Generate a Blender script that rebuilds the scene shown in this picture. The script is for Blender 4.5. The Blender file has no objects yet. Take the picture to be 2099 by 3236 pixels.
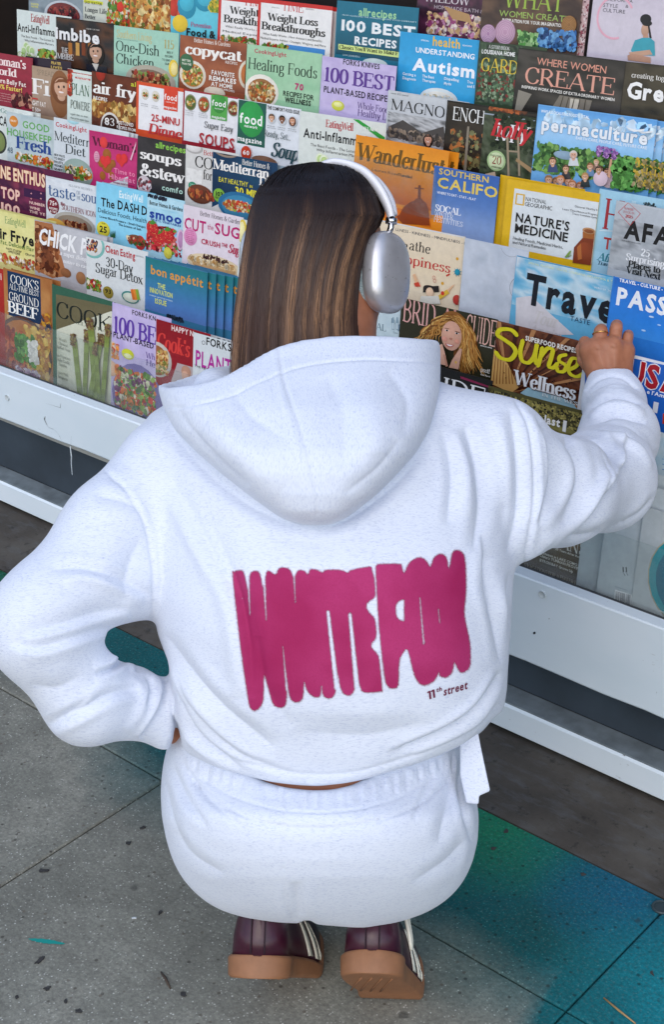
import bpy, math, random
import numpy as np
from mathutils import Matrix, Vector
from mathutils.bvhtree import BVHTree

# ------------------------------------------------------------------ camera, world, sun, exposure
scene = bpy.context.scene
COL = scene.collection
R = np.array([[0.75343622, -0.28620488, 0.59196336],
              [0.65728112, 0.35215137, -0.66631144],
              [-0.01775912, 0.89110952, 0.45344066]])      # world axes in the camera's frame
CAM = np.array([0.0, 0.0, 1.55])
FP = 4753.0 * 1544 / 2099.0                                # focal length in working pixels (1544 wide)
CX, CY = 1049.5 * 1544 / 2099.0, 1618.0 * 1544 / 2099.0

cam_data = bpy.data.cameras.new('camera')
cam = bpy.data.objects.new('camera', cam_data)
COL.objects.link(cam)
M4 = Matrix.Identity(4)
for i in range(3):
    for j in range(3):
        M4[i][j] = R[i][j]
    M4[i][3] = CAM[i]
cam.matrix_world = M4
cam_data.sensor_fit = 'HORIZONTAL'
cam_data.sensor_width = 36.0
cam_data.lens = 36.0 * 4753.0 / 2099.0
cam_data.clip_start = 0.05
cam_data.clip_end = 200.0
scene.camera = cam

world = bpy.data.worlds.new('World')
scene.world = world
world.use_nodes = True
wn = world.node_tree
bg = wn.nodes['Background']
sky = wn.nodes.new('ShaderNodeTexSky')
sky.sky_type = 'NISHITA'
sky.sun_disc = False
SUN_EL, SUN_AZ = math.radians(42), math.radians(148)       # azimuth from +Y clockwise: behind the photographer
sky.sun_elevation = SUN_EL
sky.sun_rotation = SUN_AZ
sky.air_density = 1.0
sky.dust_density = 1.5
wn.links.new(sky.outputs[0], bg.inputs[0])
bg.inputs[1].default_value = 0.15

sun_data = bpy.data.lights.new('sun', 'SUN')
sun_data.energy = 0.8
sun_data.angle = math.radians(100)
sun_data.color = (1.0, 0.975, 0.945)
sun = bpy.data.objects.new('sun', sun_data)
COL.objects.link(sun)
sd = Vector((math.sin(SUN_AZ) * math.cos(SUN_EL), math.cos(SUN_AZ) * math.cos(SUN_EL), math.sin(SUN_EL)))
sun.rotation_euler = sd.to_track_quat('Z', 'Y').to_euler()

vs = scene.view_settings
vs.view_transform = 'Standard'
vs.look = 'None'
vs.gamma = 1.0
vs.use_curve_mapping = False
vs.exposure = 0.55

rng = np.random.default_rng(7)
random.seed(7)

# ------------------------------------------------------------------ helpers: points, meshes, objects
def ray(x, y):
    v = np.array([x - CX, CY - y, -FP]); return R @ (v / np.linalg.norm(v))
def to_world(P):
    return P @ R.T + CAM
def pt(x, y, d):
    """point seen at (x, y) at depth d, in the camera's frame"""
    return np.array([(x - CX) / FP * d, (CY - y) / FP * d, -d])
def on_y(x, y, Y):
    r = ray(x, y); return CAM + r * (Y - CAM[1]) / r[1]
def on_z(x, y, Z=0.0):
    r = ray(x, y); return CAM + r * (Z - CAM[2]) / r[2]

def lin(c):
    if isinstance(c, int):
        c = ((c >> 16 & 255) / 255, (c >> 8 & 255) / 255, (c & 255) / 255)
    return tuple((v / 12.92 if v <= .04045 else ((v + .055) / 1.055) ** 2.4) for v in c)

def set_props(o, label=None, cat=None, group=None, kind=None):
    if label: o['label'] = label
    if cat: o['category'] = cat
    if group: o['group'] = group
    if kind: o['kind'] = kind
    return o

def link(name, me, parent=None, mat=None):
    o = bpy.data.objects.new(name, me)
    COL.objects.link(o)
    if mat is not None and me is not None and len(me.materials) == 0:
        me.materials.append(mat)
    if parent is not None:
        o.parent = parent
    return o

def empty(name, loc, label=None, cat=None, group=None, kind=None):
    o = bpy.data.objects.new(name, None)
    o.empty_display_size = .05
    o.location = loc
    COL.objects.link(o)
    return set_props(o, label, cat, group, kind)

def mesh_np(name, V, F, smooth=False, cols=None, vec=None):
    """V (n,3); F list of tuples or (m,k) array"""
    me = bpy.data.meshes.new(name)
    V = np.asarray(V, dtype=np.float32)
    if isinstance(F, np.ndarray):
        k = F.shape[1]
        me.vertices.add(len(V)); me.vertices.foreach_set('co', V.ravel())
        me.loops.add(F.size); me.loops.foreach_set('vertex_index', F.astype(np.int32).ravel())
        me.polygons.add(len(F))
        me.polygons.foreach_set('loop_start', np.arange(0, F.size, k, dtype=np.int32))
        me.update(calc_edges=True)
    else:
        me.from_pydata([tuple(map(float, v)) for v in V], [], F)
    if smooth:
        me.polygons.foreach_set('use_smooth', np.ones(len(me.polygons), dtype=bool))
    if cols is not None:
        a = me.color_attributes.new('col', 'FLOAT_COLOR', 'POINT')
        c = np.ones((len(V), 4), dtype=np.float32); c[:, :np.asarray(cols).shape[1]] = cols
        a.data.foreach_set('color', c.ravel())
    if vec is not None:
        a = me.attributes.new('fab', 'FLOAT_VECTOR', 'POINT')
        a.data.foreach_set('vector', np.asarray(vec, dtype=np.float32).ravel())
    me.update()
    return me

class MB:
    """collects simple solids into one mesh"""
    def __init__(s): s.v, s.f = [], []
    def add(s, V, F):
        n = len(s.v); s.v += [tuple(map(float, p)) for p in V]; s.f += [tuple(i + n for i in q) for q in F]; return s
    def box(s, x0, x1, y0, y1, z0, z1, c=0.0):
        if c <= 0:
            V = [(x, y, z) for x in (x0, x1) for y in (y0, y1) for z in (z0, z1)]
            return s.add(V, [(0, 1, 3, 2), (4, 6, 7, 5), (0, 4, 5, 1), (2, 3, 7, 6), (0, 2, 6, 4), (1, 5, 7, 3)])
        # chamfered in the y-z section, extruded along x
        sec = [(y0 + c, z0), (y1 - c, z0), (y1, z0 + c), (y1, z1 - c), (y1 - c, z1), (y0 + c, z1), (y0, z1 - c), (y0, z0 + c)]
        return s.extr(sec, x0, x1)
    def extr(s, sec, x0, x1):
        n = len(sec)
        V = [(x0, a, b) for a, b in sec] + [(x1, a, b) for a, b in sec]
        F = [(i, (i + 1) % n, n + (i + 1) % n, n + i) for i in range(n)] + [tuple(range(n))[::-1], tuple(range(n, 2 * n))]
        return s.add(V, F)
    def tube(s, pts, rad, n=8):
        pts = [np.array(p, float) for p in pts]
        if not hasattr(rad, '__len__'): rad = [rad] * len(pts)
        V = []; up = None
        for i, p in enumerate(pts):
            t = pts[min(i + 1, len(pts) - 1)] - pts[max(i - 1, 0)]; t /= np.linalg.norm(t)
            if up is None:
                up = np.cross(t, [0.3, 0.5, 0.8]);
            up = up - t * np.dot(up, t); up /= np.linalg.norm(up)
            b = np.cross(t, up)
            V += [p + rad[i] * (math.cos(a) * up + math.sin(a) * b) for a in np.linspace(0, 2 * math.pi, n, endpoint=False)]
        F = [(i * n + k, i * n + (k + 1) % n, (i + 1) * n + (k + 1) % n, (i + 1) * n + k) for i in range(len(pts) - 1) for k in range(n)]
        F += [tuple(range(n))[::-1], tuple(range((len(pts) - 1) * n, len(pts) * n))]
        return s.add(V, F)
    def build(s, name, mat, parent=None, smooth=False):
        me = bpy.data.meshes.new(name); me.from_pydata(s.v, [], s.f)
        if smooth:
            me.polygons.foreach_set('use_smooth', np.ones(len(me.polygons), dtype=bool))
        o = link(name, me, parent, mat)
        if parent is not None:
            for v in me.vertices: v.co = v.co - parent.location
        me.update(); return o

# ------------------------------------------------------------------ materials
def new_mat(name):
    m = bpy.data.materials.new(name); m.use_nodes = True
    nt = m.node_tree; b = nt.nodes['Principled BSDF']
    return m, nt, b
def N(nt, t, **kw):
    n = nt.nodes.new(t)
    for k, v in kw.items():
        if k.startswith('i_'):
            key = k[2:]; n.inputs[int(key) if key.isdigit() else key.replace('_', ' ')].default_value = v
        else: setattr(n, k, v)
    return n
def L(nt, a, b): nt.links.new(a, b)
def ramp(nt, fac, stops):
    n = nt.nodes.new('ShaderNodeValToRGB'); e = n.color_ramp.elements
    while len(e) < len(stops): e.new(0.5)
    for q, (p, c) in zip(e, stops):
        q.position = p; q.color = (c, c, c, 1) if not hasattr(c, '__len__') else (*c, 1)
    L(nt, fac, n.inputs[0]); return n.outputs[0]
def mixc(nt, fac, a, b, mode='MIX'):
    n = nt.nodes.new('ShaderNodeMix'); n.data_type = 'RGBA'; n.blend_type = mode
    for k, v in ((0, fac), (6, a), (7, b)):
        s = n.inputs[k]
        if hasattr(v, 'is_linked'): L(nt, v, s)
        elif hasattr(v, '__len__'): s.default_value = (*v[:3], 1)
        else: s.default_value = v if k == 0 else (v, v, v, 1)
    return n.outputs[2]
def math_(nt, op, a, b=None, clamp=False):
    n = nt.nodes.new('ShaderNodeMath'); n.operation = op; n.use_clamp = clamp
    for s, v in ((n.inputs[0], a), (n.inputs[1], b)):
        if v is None: continue
        if hasattr(v, 'is_linked'): L(nt, v, s)
        else: s.default_value = v
    return n.outputs[0]
def noise(nt, vec, scale, detail=4, rough=.55, dist=0.0):
    n = N(nt, 'ShaderNodeTexNoise'); n.inputs['Scale'].default_value = scale; n.inputs['Detail'].default_value = detail
    n.inputs['Roughness'].default_value = rough; n.inputs['Distortion'].default_value = dist
    if vec is not None: L(nt, vec, n.inputs['Vector'])
    return n.outputs['Fac']
def mapping(nt, vec, scale=(1, 1, 1), loc=(0, 0, 0), rot=(0, 0, 0)):
    n = N(nt, 'ShaderNodeMapping'); n.inputs['Scale'].default_value = scale; n.inputs['Location'].default_value = loc
    n.inputs['Rotation'].default_value = rot; L(nt, vec, n.inputs['Vector']); return n.outputs[0]
def bump(nt, b, h, strength, dist=0.002):
    n = N(nt, 'ShaderNodeBump'); n.inputs['Strength'].default_value = strength; n.inputs['Distance'].default_value = dist
    L(nt, h, n.inputs['Height']); L(nt, n.outputs[0], b.inputs['Normal'])
def pos(nt): return N(nt, 'ShaderNodeNewGeometry').outputs['Position']
def attr(nt, name, out='Color'): return N(nt, 'ShaderNodeAttribute', attribute_name=name).outputs[out]

MAT = {}
def simple(name, col, rough=.5, metal=0.0, nscale=0, namp=.1, spec=.5):
    m, nt, b = new_mat(name); c = lin(col)
    b.inputs['Roughness'].default_value = rough; b.inputs['Metallic'].default_value = metal
    b.inputs['Specular IOR Level'].default_value = spec
    if nscale:
        f = noise(nt, pos(nt), nscale, 5, .6)
        lo = tuple(v * (1 - namp) for v in c); hi = tuple(min(1, v * (1 + namp)) for v in c)
        L(nt, ramp(nt, f, [(.3, lo), (.7, hi)]), b.inputs['Base Color'])
        bump(nt, b, f, .15)
    else: b.inputs['Base Color'].default_value = (*c, 1)
    MAT[name] = m; return m

def mk_concrete():
    m, nt, b = new_mat('painted_concrete'); P = pos(nt)
    sep = N(nt, 'ShaderNodeSeparateXYZ'); L(nt, P, sep.inputs[0]); X, Y = sep.outputs[0], sep.outputs[1]
    big = noise(nt, P, 5, 6, .6); fine = noise(nt, P, 160, 4, .7); mid = noise(nt, P, 28, 5, .65)
    base = ramp(nt, big, [(.3, lin((.455, .46, .425))), (.52, lin((.53, .535, .495))), (.72, lin((.605, .605, .56)))])
    base = mixc(nt, ramp(nt, mid, [(.42, .0), (.62, .35)]), base, lin((.38, .375, .35)))
    base = mixc(nt, ramp(nt, fine, [(.35, .55), (.6, 0.0)]), base, lin((.34, .34, .32)))
    # aggregate: pale and dark grains
    v1 = N(nt, 'ShaderNodeTexVoronoi'); v1.inputs['Scale'].default_value = 260; L(nt, P, v1.inputs['Vector'])
    s1 = N(nt, 'ShaderNodeSeparateColor'); L(nt, v1.outputs['Color'], s1.inputs[0])
    g1 = math_(nt, 'MULTIPLY', ramp(nt, v1.outputs['Distance'], [(.22, 1.0), (.42, 0.0)]), ramp(nt, s1.outputs[0], [(.70, 0.0), (.95, .75)]))
    base = mixc(nt, g1, base, mixc(nt, s1.outputs[1], lin((.62, .62, .58)), lin((.84, .85, .82))))
    v2 = N(nt, 'ShaderNodeTexVoronoi'); v2.inputs['Scale'].default_value = 105; L(nt, P, v2.inputs['Vector'])
    s2 = N(nt, 'ShaderNodeSeparateColor'); L(nt, v2.outputs['Color'], s2.inputs[0])
    g2 = math_(nt, 'MULTIPLY', ramp(nt, v2.outputs['Distance'], [(.20, 1.0), (.36, 0.0)]), ramp(nt, s2.outputs[0], [(.86, 0.0), (.9, 1.0)]))
    base = mixc(nt, math_(nt, 'MULTIPLY', g2, .75), base, mixc(nt, s2.outputs[1], lin((.22, .215, .20)), lin((.40, .37, .33))))
    # sprayed paint over the slabs next to the stand
    edge = math_(nt, 'SUBTRACT', Y, 1.315)
    stepx = ramp(nt, math_(nt, 'ADD', X, 1.6), [(.77, 0.0), (.84, 1.0)])
    edge = math_(nt, 'ADD', edge, math_(nt, 'MULTIPLY', stepx, .26))
    lftx = ramp(nt, math_(nt, 'ADD', X, 2.2), [(.28, 1.0), (.55, 0.0)])
    edge = math_(nt, 'SUBTRACT', edge, math_(nt, 'MULTIPLY', lftx, .13))
    edge = math_(nt, 'ADD', edge, math_(nt, 'MULTIPLY', math_(nt, 'SUBTRACT', noise(nt, P, 7, 5, .6), .5), .09))
    mask = ramp(nt, math_(nt, 'ADD', math_(nt, 'MULTIPLY', edge, 4.2), .5), [(.12, 0.0), (.9, 1.0)])
    teal = ramp(nt, noise(nt, P, 4, 4, .6), [(.3, lin((.02, .29, .30))), (.55, lin((.02, .35, .37))), (.75, lin((.02, .42, .44)))])
    def blob(cx, cy, r0, r1):
        d = N(nt, 'ShaderNodeVectorMath', operation='DISTANCE'); d.inputs[1].default_value = (cx, cy, 0); L(nt, P, d.inputs[0])
        dd = math_(nt, 'ADD', d.outputs['Value'], math_(nt, 'MULTIPLY', math_(nt, 'SUBTRACT', noise(nt, P, 9, 4), .5), .12))
        return ramp(nt, dd, [(r0, 1.0), (r1, 0.0)])
    teal = mixc(nt, blob(-1.09, 1.60, .03, .17), teal, lin((.08, .47, .34)))
    teal = mixc(nt, blob(-.84, 1.60, .03, .15), teal, lin((.03, .36, .47)))
    teal = mixc(nt, blob(-.66, 1.46, .03, .22), teal, lin((.04, .50, .55)))
    teal = mixc(nt, blob(-2.45, 1.60, .05, .3), teal, lin((.04, .34, .22)))
    teal = mixc(nt, math_(nt, 'MULTIPLY', g1, .5), teal, lin((.25, .62, .62)))
    teal = mixc(nt, math_(nt, 'MULTIPLY', g2, .6), teal, lin((.03, .07, .07)))
    teal = mixc(nt, ramp(nt, fine, [(.35, .45), (.6, 0.0)]), teal, lin((.02, .17, .19)))
    grit = math_(nt, 'MULTIPLY', mask, ramp(nt, noise(nt, P, 220, 3, .7), [(.3, .8), (.48, 1.0)]))
    c = mixc(nt, grit, base, teal)
    # stray dash of paint, dark gum and soot marks
    dash = N(nt, 'ShaderNodeVectorMath', operation='DISTANCE'); dash.inputs[1].default_value = (0, 0, 0)
    L(nt, mapping(nt, P, scale=(1.0, 3.4, 1), loc=(0, 0, 0), rot=(0, 0, 0)), dash.inputs[0])
    v3 = N(nt, 'ShaderNodeTexVoronoi'); v3.inputs['Scale'].default_value = 11; L(nt, mapping(nt, P, loc=(.3, .1, 0)), v3.inputs['Vector'])
    s3 = N(nt, 'ShaderNodeSeparateColor'); L(nt, v3.outputs['Color'], s3.inputs[0])
    dd = math_(nt, 'ADD', v3.outputs['Distance'], math_(nt, 'MULTIPLY', math_(nt, 'SUBTRACT', noise(nt, P, 90, 3), .5), .12))
    gum = math_(nt, 'MULTIPLY', ramp(nt, dd, [(.055, 1.0), (.10, 0.0)]), ramp(nt, s3.outputs[0], [(.45, 0.0), (.5, 1.0)]))
    c = mixc(nt, math_(nt, 'MULTIPLY', gum, .55), c, lin((.15, .15, .15)))
    L(nt, c, b.inputs['Base Color'])
    b.inputs['Roughness'].default_value = .85
    b.inputs['Specular IOR Level'].default_value = .3
    h = math_(nt, 'ADD', fine, math_(nt, 'MULTIPLY', v1.outputs['Distance'], .5))
    bump(nt, b, h, .45, .0015)
    MAT['concrete'] = m
    # bare dark strip at the foot of the stand
    m, nt, b = new_mat('apron_concrete'); P = pos(nt)
    f = noise(nt, P, 6, 6, .65); g = noise(nt, mapping(nt, P, scale=(1, 3, 1)), 14, 6, .7)
    c = ramp(nt, f, [(.3, lin((.20, .185, .165))), (.5, lin((.27, .25, .225))), (.7, lin((.33, .315, .29)))])
    c = mixc(nt, ramp(nt, g, [(.5, 0.0), (.7, .4)]), c, lin((.37, .39, .41)))
    c = mixc(nt, ramp(nt, noise(nt, P, 40, 4, .7), [(.32, .7), (.42, 0.0)]), c, lin((.13, .12, .11)))
    L(nt, c, b.inputs['Base Color']); b.inputs['Roughness'].default_value = .8; bump(nt, b, noise(nt, P, 120, 5, .7), .35)
    MAT['apron'] = m
mk_concrete()

def mk_paintwood():
    m, nt, b = new_mat('painted_board'); P = pos(nt)
    f = noise(nt, mapping(nt, P, scale=(1, 1, 2)), 3, 5, .55)
    c = ramp(nt, f, [(.3, lin((.80, .85, .885))), (.7, lin((.85, .885, .915)))])
    scuff = noise(nt, mapping(nt, P, scale=(1, 1, 2.5)), 26, 6, .75)
    c = mixc(nt, ramp(nt, scuff, [(.66, 0.0), (.72, .55)]), c, lin((.50, .50, .49)))
    c = mixc(nt, ramp(nt, noise(nt, P, 55, 3, .7), [(.72, 0.0), (.76, .8)]), c, lin((.25, .25, .26)))
    L(nt, c, b.inputs['Base Color']); b.inputs['Roughness'].default_value = .42
    bump(nt, b, noise(nt, P, 18, 6, .6), .12, .004)
    MAT['board'] = m
mk_paintwood()
simple('worn_top', (.44, .48, .50), .6, nscale=18, namp=.35)
simple('recess', (.19, .23, .27), .65, nscale=5, namp=.35)
simple('shelf', (.62, .62, .60), .6, nscale=8, namp=.15)
simple('darkwood', (.10, .065, .05), .5, nscale=9, namp=.4)
simple('black', (.02, .02, .022), .8)
simple('screw', (.72, .75, .76), .4, .0)
simple('crackline', (.20, .22, .23), .8)

def mk_acrylic():
    m, nt, b = new_mat('clear_acrylic')
    for n in list(nt.nodes):
        if n.type != 'OUTPUT_MATERIAL': nt.nodes.remove(n)
    out = [n for n in nt.nodes if n.type == 'OUTPUT_MATERIAL'][0]
    t = N(nt, 'ShaderNodeBsdfTransparent'); t.inputs[0].default_value = (.93, .95, .95, 1)
    g = N(nt, 'ShaderNodeBsdfGlossy'); g.inputs['Roughness'].default_value = .08
    d = N(nt, 'ShaderNodeBsdfDiffuse'); d.inputs[0].default_value = (.75, .78, .78, 1)
    lw = N(nt, 'ShaderNodeLayerWeight'); lw.inputs[0].default_value = .12
    scr = noise(nt, mapping(nt, pos(nt), scale=(1, 1, 1)), 30, 5, .7)
    m1 = N(nt, 'ShaderNodeMixShader'); L(nt, ramp(nt, scr, [(.35, .02), (.7, .07)]), m1.inputs[0]); L(nt, t.outputs[0], m1.inputs[1]); L(nt, d.outputs[0], m1.inputs[2])
    m2 = N(nt, 'ShaderNodeMixShader'); L(nt, ramp(nt, lw.outputs['Fresnel'], [(0.0, .02), (1.0, .6)]), m2.inputs[0]); L(nt, m1.outputs[0], m2.inputs[1]); L(nt, g.outputs[0], m2.inputs[2])
    L(nt, m2.outputs[0], out.inputs[0]); MAT['acrylic'] = m
mk_acrylic()

def mk_print():
    m, nt, b = new_mat('printed_paper'); P = pos(nt)
    c = attr(nt, 'col')
    f = noise(nt, P, 70, 5, .7)
    c = mixc(nt, 1.0, c, ramp(nt, f, [(.3, .86), (.7, 1.0)]), 'MULTIPLY')
    L(nt, c, b.inputs['Base Color'])
    b.inputs['Roughness'].default_value = .26
    b.inputs['Specular IOR Level'].default_value = .5
    bump(nt, b, noise(nt, mapping(nt, P, scale=(1, 1, .5)), 9, 2, .5), .35, .006)
    MAT['print'] = m
    m, nt, b = new_mat('page_edges'); P = pos(nt)
    f = noise(nt, mapping(nt, P, scale=(6, 420, 8)), 1.0, 3, .6)
    c = ramp(nt, f, [(.3, lin((.42, .42, .41))), (.5, lin((.66, .66, .65))), (.68, lin((.80, .80, .79)))])
    L(nt, c, b.inputs['Base Color']); b.inputs['Roughness'].default_value = .8
    MAT['pages'] = m
mk_print()

# ------------------------------------------------------------------ ground
def build_ground():
    g = mesh_np('ground', [(-40, -40, -.012), (40, -40, -.012), (40, 40, -.012), (-40, 40, -.012)], [(0, 1, 2, 3)])
    set_props(link('ground', g, None, MAT['apron']), kind='structure')
    pave = empty('pavement', (0, 0, 0), kind='structure')
    J = .0013
    xs = [-.784 + .803 * k for k in range(-4, 3)]
    ys = [(1.345, 1.6285), (.545, 1.345), (-.255, .545)]
    for (y0, y1) in ys:
        for k in range(len(xs) - 1):
            x0, x1 = xs[k], xs[k + 1]; nx, ny = 10, 8
            a0, a1, b0, b1 = x0 + J, x1 - J, y0 + J, y1 - (J if y1 < 1.6 else 0)
            r = .0025
            V = [(a0, b0, -.02), (a1, b0, -.02), (a1, b1, -.02), (a0, b1, -.02), (a0, b0, -r), (a1, b0, -r), (a1, b1, -r), (a0, b1, -r),
                 (a0 + r, b0 + r, 0), (a1 - r, b0 + r, 0), (a1 - r, b1 - r, 0), (a0 + r, b1 - r, 0)]
            F = [(8, 9, 10, 11)]
            for q in range(4):
                p = (q + 1) % 4
                F += [(q, p, 4 + p, 4 + q), (4 + q, 4 + p, 8 + p, 8 + q)]
            me = mesh_np('slab', V, F)
            link('slab', me, pave, MAT['concrete'])
    mb = MB(); mb.box(-4.2, 1.9, 1.630, 2.6, -.02, -.0005)
    set_props(mb.build('concrete_apron', MAT['apron']), kind='structure')
    # fallen bits on the slabs
    def flake(name, x, y, w, h, label, mat, seed):
        rr = np.random.default_rng(seed); c = on_z(x, y, 0.0); n = 9
        ang = np.linspace(0, 2 * math.pi, n, endpoint=False)
        w *= .78; h *= .72; rad = rr.uniform(.45, 1.15, n)
        top = [(math.cos(a) * w * q, math.sin(a) * h * q, .0016 + .0008 * rr.random()) for a, q in zip(ang, rad)]
        bot = [(p[0], p[1], .0002) for p in top]
        me = mesh_np(name, top + bot, [tuple(range(n))] + [(i, n + i, n + (i + 1) % n, (i + 1) % n) for i in range(n)])
        o = link(name, me, None, mat); o.location = c; o.rotation_euler[2] = rr.uniform(0, 3)
        set_props(o, label, 'debris')
    simple('gum', (.20, .20, .20), .85, nscale=300, namp=.4); simple('straw', (.62, .50, .33), .6); simple('tealchip', (.05, .55, .52), .6)
    simple('palechip', (.75, .78, .80), .6); simple('leafbit', (.25, .20, .16), .7)
    flake('dark_flake', 101, 2024, .013, .006, 'large angular dark flake on the grey slab, left of the white trousers', MAT['gum'], 1)
    flake('gum_spot', 333, 1924, .0085, .006, 'black gum spot on the slab just left of the white trousers, upper one', MAT['gum'], 2)
    flake('gum_spot', 299, 1960, .008, .007, 'black ring-shaped gum spot left of the white trousers, lower one', MAT['gum'], 3)
    flake('gum_spot', 182, 2350, .007, .006, 'round dark gum spot at the bottom edge of the picture', MAT['gum'], 4)
    flake('gum_spot', 153, 2328, .006, .005, 'small black gum spot just above the round one near the bottom edge', MAT['gum'], 5)
    flake('gum_spot', 39, 2317, .0045, .0045, 'small round blue-black gum spot in the lower left corner', MAT['gum'], 6)
    flake('gum_spot', 372, 2122, .007, .004, 'dark gum fleck below left of the white trousers', MAT['gum'], 7)
    flake('gum_spot', 1178, 1932, .0075, .006, 'dark gum spot on the bright green paint', MAT['gum'], 8)
    flake('gum_spot', 1148, 1972, .006, .005, 'dark gum spot below left of the one on the bright green paint', MAT['gum'], 9)
    flake('gum_spot', 1355, 2032, .006, .005, 'dark gum spot in the middle of the blue-green paint', MAT['gum'], 10)
    flake('gum_spot', 1516, 2262, .007, .004, 'dark gum spot on the turquoise paint at the right edge', MAT['gum'], 11)
    flake('paint_chip', 311, 2134, .006, .003, 'pale chip lying on the grey slab', MAT['palechip'], 12)
    flake('gum_spot', 92, 2233, .014, .006, 'long dark smear of gum under the turquoise paint dash', MAT['gum'], 15)
    flake('gum_spot', 110, 2297, .009, .006, 'dark gum blotch in the lower left of the slab', MAT['gum'], 16)
    flake('gum_spot', 426, 2310 - 0, .008, .007, 'faint dark gum blotch below left of the left shoe', MAT['gum'], 17)
    a, b_ = on_z(66, 2180, .002), on_z(150, 2192, .002)
    n = 14; V = []
    for i in range(n + 1):
        t = i / n; c = a * (1 - t) + b_ * t; w = .006 * math.sin(math.pi * (t * .9 + .05)) * random.uniform(.7, 1.2)
        V += [c + np.array([0, w, -.0008]), c + np.array([0, -w, -.0008])]
    o = link('paint_dash', mesh_np('paint_dash', V, [(2 * i, 2 * i + 1, 2 * i + 3, 2 * i + 2) for i in range(n)]), None, MAT['tealchip'])
    set_props(o, 'short turquoise dash of paint on the bare grey slab', 'paint mark')
    mb = MB(); mb.tube([on_z(1404, 2318, .002), on_z(1440, 2348, .003), on_z(1478, 2378, .002)], [.0012, .0016, .001], 6)
    set_props(mb.build('dry_straw', MAT['straw'], smooth=True), 'dry straw lying on the turquoise paint near the lower right corner', 'straw')
    mb = MB(); mb.tube([on_z(374, 2258, .0015), on_z(384, 2272, .002), on_z(396, 2296, .0015)], [.0012, .0022, .0012], 6)
    set_props(mb.build('twig', MAT['leafbit'], smooth=True), 'short brown twig on the grey slab left of the shoes', 'twig')
    mb = MB(); c = on_z(1538, 2110, 0)
    ring = [(c[0] + .013 * math.cos(t), c[1] + .013 * math.sin(t), .002) for t in np.linspace(0, 6.2832, 20)]
    mb.tube(ring, .002, 6); mb.tube([(c[0], c[1], -.004), (c[0], c[1], .0012)], .0115, 18)
    set_props(mb.build('ground_cap', simple('cap', (.16, .22, .24), .5), None), 'small round drain cap at the corner of the slabs, right edge', 'drain cap')
build_ground()

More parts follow.
